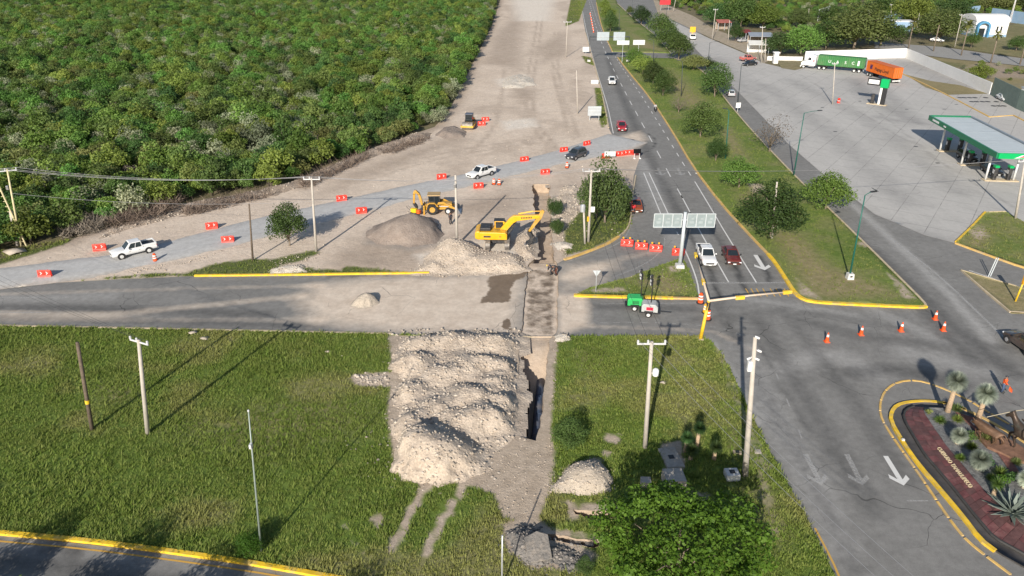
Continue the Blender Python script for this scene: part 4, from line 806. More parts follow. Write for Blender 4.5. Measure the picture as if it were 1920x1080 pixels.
heap('rubble_heap', 'grey-tan stone heap with a ridge on the right lawn', 'heap', [(1034, 924), (1046, 898), (1075, 872), (1105, 862), (1130, 868), (1142, 895), (1140, 920), (1110, 930), (1065, 926)], .45, 1.2, M_sand, 27, ((1108, 905, 2.0, .8), (1070, 895, 1.7, .35)), .15, (900, .03, .16, None), .12, .35)
heap('asphalt_rubble', 'dark broken asphalt and soil rubble beside the thin steel post', 'rubble', [(945, 1005), (975, 985), (1010, 995), (1030, 1015), (1085, 1030), (1105, 1060), (1080, 1076), (1000, 1072), (955, 1045)], .35, .9, M_broken, 31, ((1010, 1040, 1.2, .4), (975, 1020, 1.1, .35)), .14, (1400, .03, .22, M_rockd), .12, .5)
heap('chalk_heap', 'bright white chalk patch beside the twin poles on the island', 'heap', [(1040, 458), (1055, 455), (1073, 459), (1072, 467), (1050, 468)], .3, .8, M_chalk, 37, (), .2, (120, .03, .12, None), .08)
heap('chalk_heap', 'small white chalk heap at the lawn corner by the trench crossing', 'heap', [(1038, 632), (1050, 627), (1068, 629), (1072, 637), (1058, 642), (1040, 641)], .35, .6, M_chalk, 39, (), .15, (200, .03, .12, None), .1)
heap('limestone_heap', 'small pale limestone heap beside the yellow kerb of the side road', 'heap', [(505, 510), (520, 500), (545, 497), (572, 500), (575, 510), (545, 514), (515, 514)], .45, 1.0, M_chalk, 41, (), .2, (500, .03, .18, None), .08, .4)
heap('gravel_heap', 'dark grey gravel heap at the forest edge near the roller', 'heap', [(815, 255), (830, 243), (855, 241), (876, 248), (870, 258), (835, 262)], .8, 2.2, M_gravelh, 43, (), .35, (300, .05, .15, M_rockd), .08, .3)
heap('chalk_heap', 'low white chalk mound on the cleared strip', 'heap', [(940, 158), (950, 145), (975, 140), (1000, 148), (1005, 160), (975, 167), (945, 166)], .7, 3.0, M_chalk, 47, (), .5, (250, .08, .3, None), .06, .4)
heap('stone_scatter', 'scattered limestone blocks on the grass beside the spoil heap', 'stones', [(662, 708), (690, 700), (725, 706), (728, 722), (695, 729), (668, 724)], .08, .8, M_spoil, 49, (), .2, (260, .05, .28, None), .1)
heap('soil_windrow', 'long low ridge of soil and cleared roots along the forest edge', 'ridge', [(330, 402), (420, 388), (520, 368), (600, 338), (700, 296), (800, 262), (812, 250), (780, 252), (690, 282), (600, 322), (520, 352), (420, 372), (340, 386)], .7, 2.0, M_clay, 53, (), .4, (1800, .05, .3, None), .05, .6)
heap('soil_windrow', 'low ridge of pale cleared stones beside the left detour edge', 'ridge', [(180, 452), (260, 428), (330, 408), (345, 398), (300, 400), (200, 436)], .35, 1.2, M_clay, 59, (), .3, (700, .05, .28, None), .05, .6)
heap('rubble_heap', 'flat pale rubble bank between the rear trench and the drooping tree', 'heap', [(1050, 352), (1080, 345), (1095, 372), (1082, 405), (1062, 432), (1050, 452), (1046, 400)], .3, 1.4, M_spoil, 61, (), .25, (900, .04, .3, None), .06, .6)
heap('spoil_heap', 'fresh spoil ridge under the excavator bucket', 'heap', [(985, 428), (999, 432), (1000, 482), (985, 488), (968, 476), (962, 458), (975, 440)], .45, 1.2, M_spoil, 63, ((985, 455, 1.8, .4),), .2, (700, .03, .25, None), .06, .6)
# loose stones thrown over the verge and the dirt: nobody could count them
def loose():
    rs = np.random.RandomState(8); x = []; y = []; z = []; s = []
    for poly, n, zz, r0, r1 in ((GP([(640, 640), (735, 640), (730, 700), (720, 870), (700, 930), (780, 940), (700, 980), (640, 900)]), 60, .2, .03, .13), (DIRT_P, 9000, .12, .03, .2), (GP([(880, 880), (1035, 830), (1040, 900), (1010, 980), (930, 960)]), 700, .17, .02, .1),
                               (GP([(1036, 640), (1046, 640), (1036, 860), (1028, 860)]), 160, .17, .03, .12), (GP([(500, 490), (600, 475), (590, 490), (520, 500)]), 120, .15, .04, .2), (MED, 300, .15, .03, .08), (SPL, 160, .15, .03, .1), (GP([(1050, 470), (1070, 455), (1060, 485)]), 80, .15, .05, .2), (GP([(290, 492), (420, 470), (380, 490), (220, 520)]), 400, .12, .03, .16)):
        P = np.array(poly); a = rs.uniform(P[:, 0].min(), P[:, 0].max(), n * 3); b = rs.uniform(P[:, 1].min(), P[:, 1].max(), n * 3); k = inside(a, b, poly) & (sdist(a, b, DET) < 0) & (sdist(a, b, CHAN) < -.1); a, b = a[k][:n], b[k][:n]
        x.append(a); y.append(b); z.append(np.full(len(a), zz)); s.append(r0 + (r1 - r0) * rs.rand(len(a)) ** 6)
    x, y, z, s = map(np.concatenate, (x, y, z, s)); V, F = rock_np(rs, len(x), np.column_stack([x, y, z]), s)
    o = link('loose_stones', np_mesh('loose_stones', V, F, [M_rock])); tag(o, 'loose pale stones strewn over dirt and verge', 'stones', None, 'stuff')
loose()
for i, (x, y, s, lb) in enumerate(((363, 626, .5, 'flat pale stone slab on the grass beside the kerb'), (383, 637, .65, 'oval pale stone slab on the grass near the pole shadow'), (615, 662, .4, 'tan stone lying on the left lawn'), (1243, 720, .4, 'tan stone lying on the lawn beside the transformer pole'), (30, 474, 1.5, 'flat grey concrete slab in the grass beside the yellow braced pole'))):
    rs = np.random.RandomState(i); V, F = rock_np(rs, 1, np.array([[0, 0, 0]]), np.array([s])); V[:, 2] *= .3
    o = link('stone_slab', np_mesh('stone_slab', V, F, [M_rock]), None, (*G(x, y)[:2], .2)); tag(o, lb, 'stone')
# asphalt slab
mb = MB(); mb.slab([(-.8, -.9), (.7, -1.0), (.85, .6), (.2, 1.0), (-.7, .8)], 0, .14); o = mb.build('asphalt_slab', M_broken, None, .03); o.location = (*G(1008, 1042)[:2], .75); o.rotation_euler = (R(24), R(-8), R(12)); tag(o, 'tilted broken asphalt slab lying on the dark rubble', 'slab')
# ---- pipes in the pit
M_pipe = mat('blue_black_pipe', (.06, .085, .14), .35, 0, .3, 1.2, dirt=((.35, .29, .22), .45)); M_pipe2 = mat('dark_pipe', (.05, .045, .042), .5, 0, .3, 2, dirt=((.25, .2, .15), .6))
def pipe(a, b, z0, z1, r, m, label):
    A = G(*a, -1.6); B = G(*b, -2.0); c = (A + B) / 2; root = thing('drain_pipe', label, 'pipe', (c.x, c.y, 0)); p0 = Vector((A.x - c.x, A.y - c.y, z0)); p1 = Vector((B.x - c.x, B.y - c.y, z1)); n = 6
    mb = MB(); mb.tube([p0.lerp(p1, i / n) for i in range(n + 1)], r, 20); mb.build('barrel', m, root, smooth=True)
    for t in (.22, .5, .78): mb = MB(); mb.tube([p0.lerp(p1, t), p0.lerp(p1, t + .03)], r * 1.09, 20); mb.build('coupling', m, root, smooth=False)
    return root
pipe((1015, 712), (1003, 850), -1.85, -2.0, .42, M_pipe, 'large blue-black drain pipe lying in the open pit'); pipe((990, 700), (981, 845), -1.9, -2.1, .28, M_pipe2, 'thin dark pipe lying beside the blue pipe in the pit')
# ---- brush piles of uprooted shrubs
M_twig = rockmat('dead_twig', (.10, .07, .055), (.26, .20, .155))
def brush(poly_px, n, label, h=1.4, m=None):
    P = np.array(GP(poly_px)); c = P.mean(0); rs = np.random.RandomState(int(P[0][0] * 10) & 0xffff); mb = MB(); root = thing('brush_pile', label, 'brush', (c[0], c[1], 0)); V = []; F = []; k = 0
    x = rs.uniform(P[:, 0].min(), P[:, 0].max(), n * 3); y = rs.uniform(P[:, 1].min(), P[:, 1].max(), n * 3); ok = inside(x, y, [tuple(p) for p in P]); x, y = x[ok][:n], y[ok][:n]
    for i in range(len(x)):
        L = rs.uniform(.5, 1.8); a = rs.uniform(0, 6.28); e = rs.uniform(-.2, 1.2); d = np.array([math.cos(a) * math.cos(e), math.sin(a) * math.cos(e), math.sin(e)]); s = np.cross(d, rs.normal(size=3)); s /= np.linalg.norm(s); w = rs.uniform(.015, .05); p = np.array([x[i] - c[0], y[i] - c[1], rs.uniform(0, h * .6)]); q = p + d * L * .5 + rs.normal(0, .12, 3); r = q + d * L * .5 + rs.normal(0, .2, 3)
        V += [p - s * w, p + s * w, q - s * w * .7, q + s * w * .7, r - s * w * .2, r + s * w * .2]; F += [(k, k + 1, k + 3, k + 2), (k + 2, k + 3, k + 5, k + 4)]; k += 6
    link('twigs', np_mesh('twigs', np.array(V), np.array(F), [m or M_twig]), root); return root
brush([(200, 432), (230, 400), (320, 370), (345, 378), (330, 402), (260, 425)], 2600, 'big pile of uprooted brown brush behind the left white pickup', 1.8)
brush([(110, 452), (140, 425), (215, 395), (225, 410), (180, 440)], 1500, 'grey dead brush along the forest edge beside the braced pole', 1.6, rockmat('grey_twig', (.16, .13, .10), (.30, .26, .21)))
brush([(340, 395), (420, 378), (510, 358), (515, 368), (430, 390), (350, 408)], 1500, 'flat strip of cleared roots along the detour road', .7)
brush([(560, 345), (620, 318), (690, 288), (700, 296), (630, 330), (570, 358)], 1700, 'torn brown brush piled on the soil ridge beside the tall pole', .9)
brush([(700, 290), (760, 268), (800, 256), (806, 264), (740, 290)], 800, 'tan torn roots on the soil ridge near the grey gravel heap', .6)
# ---------------------------------------------------------------- vehicles and machines
M_tyre = mat('tyre_rubber', (.018, .018, .019), .85, 0, .25, 5, dirt=((.22, .19, .16), .35)); M_rim = mat('wheel_rim', (.42, .42, .43), .4, .5, .15, 5); M_rimw = mat('white_rim', (.6, .6, .58), .5, 0, .15, 5, dirt=((.35, .3, .25), .4))
M_glass = mat('vehicle_glass', (.018, .024, .028), .06, 0, .1, 1, spec=.8); M_trim = mat('black_trim', (.025, .025, .027), .5, 0, .2, 4); M_hl = mat('headlight_glass', (.75, .76, .78), .15, 0, .05, 3, spec=.8); M_tl = mat('tail_light', (.35, .01, .012), .25, 0, .1, 3); M_plate = mat('licence_plate', (.75, .75, .72), .5, 0, .1, 3)
M_chrome = mat('grey_metal', (.35, .35, .36), .35, .7, .1, 4); M_steel = mat('galvanised_steel', (.48, .50, .52), .45, .4, .12, 3)
def paint(n, c, dusty=.25): return mat('paint_' + n, c, .3, 0, .06, 1.0, spec=.5, dirt=((.45, .39, .32), dusty), coat=.4)
PW = paint('white', (.72, .72, .71), .2); PB = paint('graphite', (.045, .05, .06), .12); PR = paint('red', (.36, .012, .022), .12); PM = paint('maroon', (.13, .018, .012), .18); PO = paint('copper', (.26, .055, .012), .2); PS = paint('silver', (.42, .43, .44), .1); PK = paint('black', (.012, .013, .015), .12); PD = paint('dark_brown', (.06, .045, .04), .1)
def wheel(parent, x, y, r, w, rim=None, name='wheel', rr=.62, n=16):
    s = 1 if y > 0 else -1; mb = MB(); mb.tube([(0, -w / 2, 0), (0, -w * .38, 0), (0, w * .38, 0), (0, w / 2, 0)], [r * .9, r, r, r * .9], n); o = mb.build(name, M_tyre, parent, smooth=False); o.location = (x, y, r)
    mb = MB(); mb.tube([(0, s * w * .42, 0), (0, s * w * .53, 0)], [r * rr, r * rr * .92], n); mb.tube([(0, s * w * .5, 0), (0, s * w * .56, 0)], r * rr * .28, 8); mb.build('rim', rim or M_rim, o); return o
def ring(x, hw, zb, zt, c=.1, tum=.93):
    h = [(hw * .86, zb), (hw * .98, zb + .12), (hw, zb + (zt - zb) * .5), (hw * .98, zt - .16), (hw * tum, zt - c * .5), (hw * .78, zt), (hw * .35, zt + c * .18)]
    return [Vector((x, y, z)) for y, z in h] + [Vector((x, -y, z)) for y, z in h[::-1]]
def pane(mb, a, b, c, d, u0, u1, v0, v1, off):
    """part of the quad a,b,c,d (a-b bottom edge, d-c top edge), pushed out by off"""
    a, b, c, d = map(Vector, (a, b, c, d)); n = (b - a).cross(d - a).normalized() * off
    P = lambda u, v: a.lerp(b, u).lerp(d.lerp(c, u), v) + n
    q = [P(u0, v0), P(u1, v0), P(u1, v1), P(u0, v1)]; mb.add(q + [p - n * 1.6 for p in q], [(0, 1, 2, 3), (0, 4, 5, 1), (1, 5, 6, 2), (2, 6, 7, 3), (3, 7, 4, 0)])
def cabin(root, pm, xb0, xb1, xt0, xt1, hb, ht, zb, zt, splits, rear=True):
    """greenhouse: solid frustum in body colour with glass panes standing 1 cm proud; rear at xb0, windscreen at xb1"""
    B = [(xb0, -hb, zb), (xb1, -hb, zb), (xb1, hb, zb), (xb0, hb, zb)]; T = [(xt0, -ht, zt), (xt1, -ht, zt), (xt1, ht, zt), (xt0, ht, zt)]; xm = (xt0 + xt1) / 2
    mb = MB(); mb.add(B + T + [(xt0 + .1, 0, zt + .05), (xt1 - .1, 0, zt + .05)], [(0, 1, 5, 4), (1, 2, 6, 5), (2, 3, 7, 6), (3, 0, 4, 7), (4, 5, 9, 8), (5, 6, 9), (6, 7, 8, 9), (7, 4, 8)]); mb.build('cabin', pm, root, .03)
    mb = MB(); pane(mb, B[1], B[2], T[2], T[1], .07, .93, .08, .92, .012); mb.build('windscreen', M_glass, root)
    if rear: mb = MB(); pane(mb, B[3], B[0], T[0], T[3], .1, .9, .15, .9, .012); mb.build('rear_window', M_glass, root)
    for s in (0, 1):
        for u0, u1 in splits:
            mb = MB()
            if s: pane(mb, B[2], B[3], T[3], T[2], 1 - u1, 1 - u0, .12, .88, .012)
            else: pane(mb, B[0], B[1], T[1], T[0], u0, u1, .12, .88, .012)
            mb.build('side_window', M_glass, root)
def car(kind, pm, label, cat, pos, rz, name=None, rim=None, group=None, bed=None, sc=1.0, lights=True):
    root = thing(name or {'pickup': 'pickup_truck', 'sedan': 'sedan_car', 'suv': 'suv_car', 'hatch': 'hatchback_car'}[kind], label, cat, pos, rz, group); root.scale = (sc,) * 3; mb = MB()
    if kind == 'pickup':
        st = [(-2.62, .80, .52, .98), (-2.55, .88, .46, 1.06), (-1.9, .91, .42, 1.06), (-.55, .91, .40, 1.06), (.9, .92, .40, 1.08), (1.35, .92, .40, 1.06), (2.0, .90, .42, 1.02), (2.45, .86, .42, .94), (2.62, .76, .46, .82)]; wb, r = (-1.55, 1.62), .38; xf, xr, hwf = 2.60, -2.62, .84
    elif kind == 'sedan':
        st = [(-2.3, .74, .45, .80), (-2.22, .82, .36, .93), (-1.7, .87, .30, .97), (-.6, .89, .27, .96), (.7, .89, .27, .94), (1.2, .88, .27, .90), (1.8, .86, .29, .82), (2.2, .80, .33, .70), (2.32, .70, .38, .60)]; wb, r = (-1.35, 1.38), .32; xf, xr, hwf = 2.28, -2.3, .78
    elif kind == 'suv':
        st = [(-2.28, .78, .50, 1.00), (-2.2, .88, .40, 1.08), (-1.6, .92, .36, 1.08), (-.5, .93, .34, 1.07), (.8, .93, .34, 1.05), (1.25, .92, .34, 1.02), (1.85, .90, .36, .95), (2.2, .84, .40, .84), (2.32, .74, .45, .72)]; wb, r = (-1.35, 1.40), .37; xf, xr, hwf = 2.28, -2.28, .82
    else:
        st = [(-1.85, .74, .45, .92), (-1.78, .82, .36, .99), (-1.2, .85, .30, .98), (-.3, .86, .28, .97), (.6, .86, .28, .95), (1.1, .85, .28, .91), (1.6, .82, .30, .80), (1.88, .72, .36, .64)]; wb, r = (-1.18, 1.22), .30; xf, xr, hwf = 1.84, -1.84, .76
    body = mb.loft([ring(*q) for q in st]).build('body', pm, root, smooth=True)
    md = body.modifiers.new('edges', 'EDGE_SPLIT'); md.split_angle = R(38)
    if kind == 'pickup':
        cabin(root, pm, -.98, 1.15, -.86, .42, .83, .67, 1.03, 1.77, ((.06, .42), (.46, .84)))
        mb = MB()
        for y in (-.84, .84): mb.box(-1.78, y, .98, 1.62, .12, .28)
        mb.box(-2.54, 0, .98, .12, 1.8, .26); mb.box(-1.02, 0, .98, .1, 1.8, .22); mb.build('bed_wall', pm, root, .025)
        mb = MB(); mb.box(-1.78, 0, 1.075, 1.46, 1.58, .02 if bed is None else .12); mb.build('bed_liner', bed or M_trim, root)
        mb = MB(); mb.box(-2.66, 0, .42, .14, 1.7, .18); mb.build('rear_bumper', M_chrome, root, .03)
    elif kind == 'sedan': cabin(root, pm, -1.75, 1.12, -1.05, .22, .78, .60, .93, 1.44, ((.20, .46), (.50, .80)))
    elif kind == 'suv':
        cabin(root, pm, -2.12, 1.12, -1.75, .35, .84, .68, 1.04, 1.68, ((.06, .27), (.30, .55), (.58, .84))); mb = MB()
        for y in (-.6, .6): mb.tube([(-1.6, y, 1.74), (.1, y, 1.74)], .025, 6)
        mb.build('roof_rack', M_trim, root)
    else: cabin(root, pm, -1.72, 1.0, -1.3, .25, .77, .60, .94, 1.45, ((.12, .44), (.49, .80)))
    for x in wb:
        for y in (-1, 1):
            hw = .90 if kind in ('pickup', 'suv') else .86 if kind == 'sedan' else .83
            mb = MB(); mb.tube([(x, y * (hw - .16), r * 1.02), (x, y * (hw + .035), r * 1.02)], r * 1.2, 18); mb.build('wheel_arch', M_trim, root); wheel(root, x, y * (hw - .06), r, .23, rim)
    for y in (-1, 1):
        mb = MB(); z = st[-2][3] - .18; mb.box(xf - .06, y * (hwf - .14), z, .16, .3, .14, 0, 0); mb.build('headlight', M_hl, root, .03)
        mb = MB(); z = st[1][3] - .32; mb.box(xr + .06, y * (hwf - .06), z, .14, .16, .24); mb.build('tail_light', M_tl, root, .02)
        mb = MB(); mb.box(.72 if kind != 'hatch' else .62, y * (hwf + .17), st[4][3] + .02, .14, .2, .15); mb.build('mirror', M_trim if kind != 'pickup' else pm, root, .03)
        for x in (-.35, .75 if kind == 'pickup' else .62):
            mb = MB(); mb.box(x - .15, y * (.935 if kind in ('pickup', 'suv') else .895), .80, .18, .03, .035); mb.build('door_handle', M_chrome if kind == 'pickup' else M_trim, root)
    mb = MB(); mb.box(xf + .01, 0, st[-1][2] + .1, .06, 1.0, .2); mb.build('grille', M_trim, root, .02)
    mb = MB(); mb.box(xf + .05, 0, st[-1][2] - .02, .05, .36, .13); mb.build('licence_plate', M_plate, root)
    return root
def head(a, b):                                    # heading (car x axis) from rear pixel a to front pixel b
    d = G(*b) - G(*a); return math.atan2(d.y, d.x)
def at(x, y, z=.02): p = G(x, y); return (p.x, p.y, z)
car('pickup', PW, 'white crew cab pickup with grey rims on the left detour road', 'pickup', at(253, 479, .2), head((288, 470), (215, 487)), rim=M_rimw)
car('pickup', PW, 'white crew cab pickup with black bed on the middle of the detour', 'pickup', at(902, 333, .2), head((926, 326), (878, 340)), bed=M_trim)
car('suv', PB, 'dark graphite suv driving out of the grey detour road', 'suv', at(1080, 298, .2), head((1100, 290), (1062, 304)))
car('pickup', PW, 'white pickup with black bed waiting at the stop line', 'pickup', at(1323, 488), head((1314, 466), (1333, 506)), bed=M_trim, sc=.98)
car('sedan', PM, 'maroon sedan with red-brown hood waiting at the stop line', 'car', at(1370, 487), head((1361, 466), (1380, 506)))
car('sedan', PO, 'copper car parked with its door open under the dark tree', 'car', at(1192, 392), head((1190, 372), (1196, 402)))
car('pickup', PR, 'red pickup with silver front driving on the main road', 'pickup', at(1165, 243), head((1161, 226), (1168, 252)), bed=PR, sc=.96)
car('pickup', PW, 'white pickup driving alone on the far main road', 'pickup', at(1147, 157), head((1145, 146), (1149, 165)), sc=1.0)
car('hatch', PS, 'small silver hatchback on the dark right carriageway', 'car', at(1370, 180), head((1373, 184), (1365, 170)))
car('sedan', PK, 'black sedan parked at the forecourt entrance', 'car', at(1405, 123), head((1418, 122), (1392, 124)))
car('pickup', paint('red_white', (.45, .12, .10), .1), 'old red and white pickup parked behind the black sedan', 'pickup', at(1402, 114), head((1390, 115), (1415, 113)), bed=PW)
car('suv', PD, 'dark brown suv entering the junction past the flagman', 'suv', at(1921, 655, .02), head((1945, 668), (1905, 640)))
car('sedan', PW, 'white car parked under the dark tree on the rear street', 'car', at(1757, 78), head((1745, 77), (1768, 79)))
car('sedan', PK, 'black car refuelling under the fuel canopy front bay', 'car', at(1858, 325), head((1845, 318), (1872, 333)), 'refuelling_car')
car('suv', PK, 'black suv refuelling under the fuel canopy middle bay', 'suv', at(1812, 300), head((1798, 293), (1824, 308)), 'refuelling_car')
car('sedan', PW, 'white car parked beside the green site fence', 'car', at(1880, 188), head((1868, 182), (1890, 193)))
car('hatch', PS, 'grey car parked by the sheds beyond the forecourt', 'car', at(1392, 79), head((1380, 80), (1402, 78)))
# ---- motorcycle with rider (one person thing, one vehicle)
def person(label, pos, rz, shirt, legs, joints=None, hat=None, name='person', hand_obj=None, h=1.72, skin=None):
    """one continuous skinned body; joints overrides named joint positions; clothing colour by height bands"""
    J = dict(pelvis=(0, 0, .95), chest=(0, 0, 1.32), neck=(0, 0, 1.48), head=(0.02, 0, 1.60), crown=(.02, 0, 1.70), hipL=(0, .10, .90), kneeL=(.04, .11, .50), ankL=(0, .12, .09), toeL=(.17, .13, .04), hipR=(0, -.10, .90), kneeR=(.04, -.11, .50), ankR=(0, -.12, .09), toeR=(.17, -.13, .04),
             shL=(0, .19, 1.40), elL=(.02, .25, 1.12), wrL=(.10, .25, .88), haL=(.13, .25, .80), shR=(0, -.19, 1.40), elR=(.02, -.25, 1.12), wrR=(.10, -.25, .88), haR=(.13, -.25, .80))
    J.update(joints or {}); rad = dict(pelvis=.155, chest=.17, neck=.062, head=.095, crown=.07, hipL=.11, kneeL=.07, ankL=.045, toeL=.035, hipR=.11, kneeR=.07, ankR=.045, toeR=.035, shL=.07, elL=.048, wrL=.034, haL=.036, shR=.07, elR=.048, wrR=.034, haR=.036)
    E = [('pelvis', 'chest'), ('chest', 'neck'), ('neck', 'head'), ('head', 'crown'), ('pelvis', 'hipL'), ('hipL', 'kneeL'), ('kneeL', 'ankL'), ('ankL', 'toeL'), ('pelvis', 'hipR'), ('hipR', 'kneeR'), ('kneeR', 'ankR'), ('ankR', 'toeR'), ('chest', 'shL'), ('shL', 'elL'), ('elL', 'wrL'), ('wrL', 'haL'), ('chest', 'shR'), ('shR', 'elR'), ('elR', 'wrR'), ('wrR', 'haR')]
    for s in 'LR':
        wv = Vector(J['wr' + s]); hv = Vector(J['ha' + s]); d = (hv - wv).normalized(); sd = Vector((1, 0, 0)) if abs(d.x) < .8 else Vector((0, 1, 0)); n2 = d.cross(sd).normalized(); sd = n2.cross(d)
        for k, (o, L) in enumerate(((-.030, .075), (-.010, .085), (.010, .08), (.030, .065))):
            J[f'f{s}{k}'] = tuple(hv + sd * o + d * L + n2 * .02); rad[f'f{s}{k}'] = .009; E.append(('ha' + s, f'f{s}{k}'))
        J['t' + s] = tuple(wv + d * .06 + sd * .055); rad['t' + s] = .010; E.append(('ha' + s, 't' + s))
    root = thing(name, label, 'person', pos, rz); ks = list(J); ix = {k: i for i, k in enumerate(ks)}
    me = bpy.data.meshes.new('body'); me.from_pydata([J[k] for k in ks], [(ix[a], ix[b]) for a, b in E], []); o = link('body', me, root)
    sk = o.modifiers.new('skin', 'SKIN'); bm = bmesh.new(); bm.from_mesh(me); ly = bm.verts.layers.skin.verify()
    bm.verts.ensure_lookup_table()
    for k in ks: bm.verts[ix[k]][ly].radius = (rad[k], rad[k]); bm.verts[ix[k]][ly].use_root = (k == 'pelvis')
    bm.to_mesh(me); bm.free(); ss = o.modifiers.new('sub', 'SUBSURF'); ss.levels = ss.render_levels = 1
    key = 'skin'; me.materials.append(mat('skin_tone', (.30, .17, .11), .6, 0, .08, 4)); o.data.materials[0] = mat('skin_tone', (.3, .17, .11))
    sm = mat(f'cloth_{shirt}', shirt, .85, 0, .2, 6); lm_ = mat(f'cloth_{legs}', legs, .85, 0, .2, 6)
    # clothing follows the limbs: tapered sleeves, torso and trouser legs just outside the body
    def P(k): return Vector(J[k])
    mb = MB(); mb.tube([P('pelvis') + (P('pelvis') - P('chest')) * .15, P('pelvis').lerp(P('chest'), .5), P('chest'), P('chest').lerp(P('neck'), .75)], [.175, .165, .19, .08], 10)
    for s in 'LR': mb.tube([P('chest').lerp(P('sh' + s), .7), P('sh' + s), P('el' + s), P('el' + s).lerp(P('wr' + s), .8)], [.08, .085, .062, .046], 8)
    mb.build('shirt', sm, root, smooth=True); mb = MB()
    for s in 'LR': mb.tube([P('pelvis').lerp(P('hip' + s), .6) + Vector((0, 0, .03)), P('hip' + s), P('knee' + s), P('ank' + s)], [.12, .125, .088, .068], 8)
    mb.build('trousers', lm_, root, smooth=True); mb = MB()
    for s in 'LR': mb.tube([P('ank' + s) + Vector((-.03, 0, .02)), P('ank' + s).lerp(P('toe' + s), .5), P('toe' + s) + (P('toe' + s) - P('ank' + s)) * .3], [.055, .06, .04], 8)
    mb.build('shoe', M_trim, root, smooth=True)
    hd = P('head'); up = (P('crown') - P('head')).normalized(); mb = MB(); mb.tube([hd + up * .02, hd + up * .07, hd + up * .125], [.112, .105, .04], 10)
    if hat: mb.tube([hd + up * .045, hd + up * .055], [.15, .15], 12)
    mb.build('helmet' if hat else 'hair', mat(f'hat_{hat}', hat, .5) if hat else mat('black_hair', (.02, .016, .014), .7), root, smooth=True)
    mb = MB(); fwd = Vector((1, 0, 0)); mb.box(hd.x + .095, 0, hd.z - .01, .03, .025, .04)
    for y in (-.035, .035): mb.box(hd.x + .088, y, hd.z + .022, .012, .024, .012)
    mb.box(hd.x + .088, 0, hd.z - .045, .012, .05, .012); mb.build('face', mat('face_feature', (.16, .08, .06), .6), root)
    return root
person('worker in dark clothes standing between gravel heap and excavator', at(845, 421, .1), R(-60), (.03, .033, .045), (.025, .027, .035))
bend = dict(chest=(.34, 0, 1.12), neck=(.47, 0, 1.16), head=(.58, 0, 1.14), crown=(.66, 0, 1.11), shL=(.36, .19, 1.14), elL=(.42, .24, .86), wrL=(.46, .18, .62), haL=(.48, .17, .54), shR=(.36, -.19, 1.14), elR=(.42, -.24, .86), wrR=(.46, -.18, .62), haR=(.48, -.17, .54), kneeL=(.12, .13, .5), kneeR=(.1, -.13, .5))
person('worker in dark clothes bending over at the trench edge', at(1035, 513, -.15), R(160), (.03, .035, .05), (.03, .032, .04), bend, (.75, .6, .05)); person('second dark clothed worker bending with hands low by the trench', at(1043, 516, 0.02), R(200), (.04, .04, .045), (.09, .03, .02), bend)
fl = person('flagman in orange vest and jeans holding an orange flag', at(1878, 736, .02), R(-50), (.75, .10, .02), (.06, .09, .16), dict(elR=(.16, -.26, 1.16), wrR=(.36, -.28, 1.06), haR=(.44, -.28, 1.04)), (.05, .05, .06))
fg = thing('signal_flag', 'small orange flag on a stick in the flagman hand', 'flag', fl.location, fl.rotation_euler[2]); mb = MB(); mb.tube([(.44, -.28, 1.08), (.75, -.30, .82)], .013, 6); mb.build('stick', M_trim, fg); mb = MB(); mb.add([(.50, -.285, 1.02), (.75, -.30, .82), (.78, -.20, .45), (.60, -.26, .50), (.48, -.27, .62)], [(0, 1, 2, 3), (0, 3, 4)]); q = mb.build('cloth', mat('orange_cloth', (.8, .09, .02), .8), fg); q.modifiers.new('t', 'SOLIDIFY').thickness = .01
person('person in red shirt and dark trousers beside the copper car', at(1187, 402, .02), R(60), (.55, .03, .04), (.03, .03, .035))
mc = thing('motorcycle', 'dark motorcycle ridden along the yellow median kerb', 'motorcycle', at(1228, 209), head((1225, 202), (1232, 215)))
for x in (-.65, .65): wheel(mc, x, .001, .31, .11, M_chrome)
mb = MB(); mb.tube([(.65, 0, .33), (.42, 0, .95)], .04, 6); mb.tube([(.4, -.35, 1.0), (.4, .35, 1.0)], .02, 6); mb.build('fork', M_chrome, mc); mb = MB(); mb.loft([[Vector((x, y * w, z0 + dz)) for y, dz in ((1, 0), (1, h_), (-1, h_), (-1, 0))] for x, w, z0, h_ in ((-.75, .08, .68, .1), (-.3, .14, .55, .25), (.15, .15, .5, .42), (.4, .08, .7, .25))]); mb.build('frame', PK, mc, .02); mb = MB(); mb.box(-.25, 0, .80, .6, .26, .09); mb.build('seat', M_trim, mc, .02)
sit = dict(pelvis=(-.2, 0, .95), hipL=(-.15, .12, .92), kneeL=(.25, .2, .80), ankL=(.1, .2, .40), toeL=(.27, .2, .36), hipR=(-.15, -.12, .92), kneeR=(.25, -.2, .80), ankR=(.1, -.2, .40), toeR=(.27, -.2, .36), chest=(-.08, 0, 1.32), neck=(-.03, 0, 1.48), head=(0, 0, 1.6), crown=(.0, 0, 1.7), shL=(-.06, .19, 1.4), elL=(.12, .28, 1.18), wrL=(.35, .3, 1.06), haL=(.41, .3, 1.03), shR=(-.06, -.19, 1.4), elR=(.12, -.28, 1.18), wrR=(.35, -.3, 1.06), haR=(.41, -.3, 1.03))
person('motorcycle rider in pale shirt and dark helmet', mc.location, mc.rotation_euler[2], (.45, .45, .48), (.03, .03, .04), sit, (.02, .02, .025))
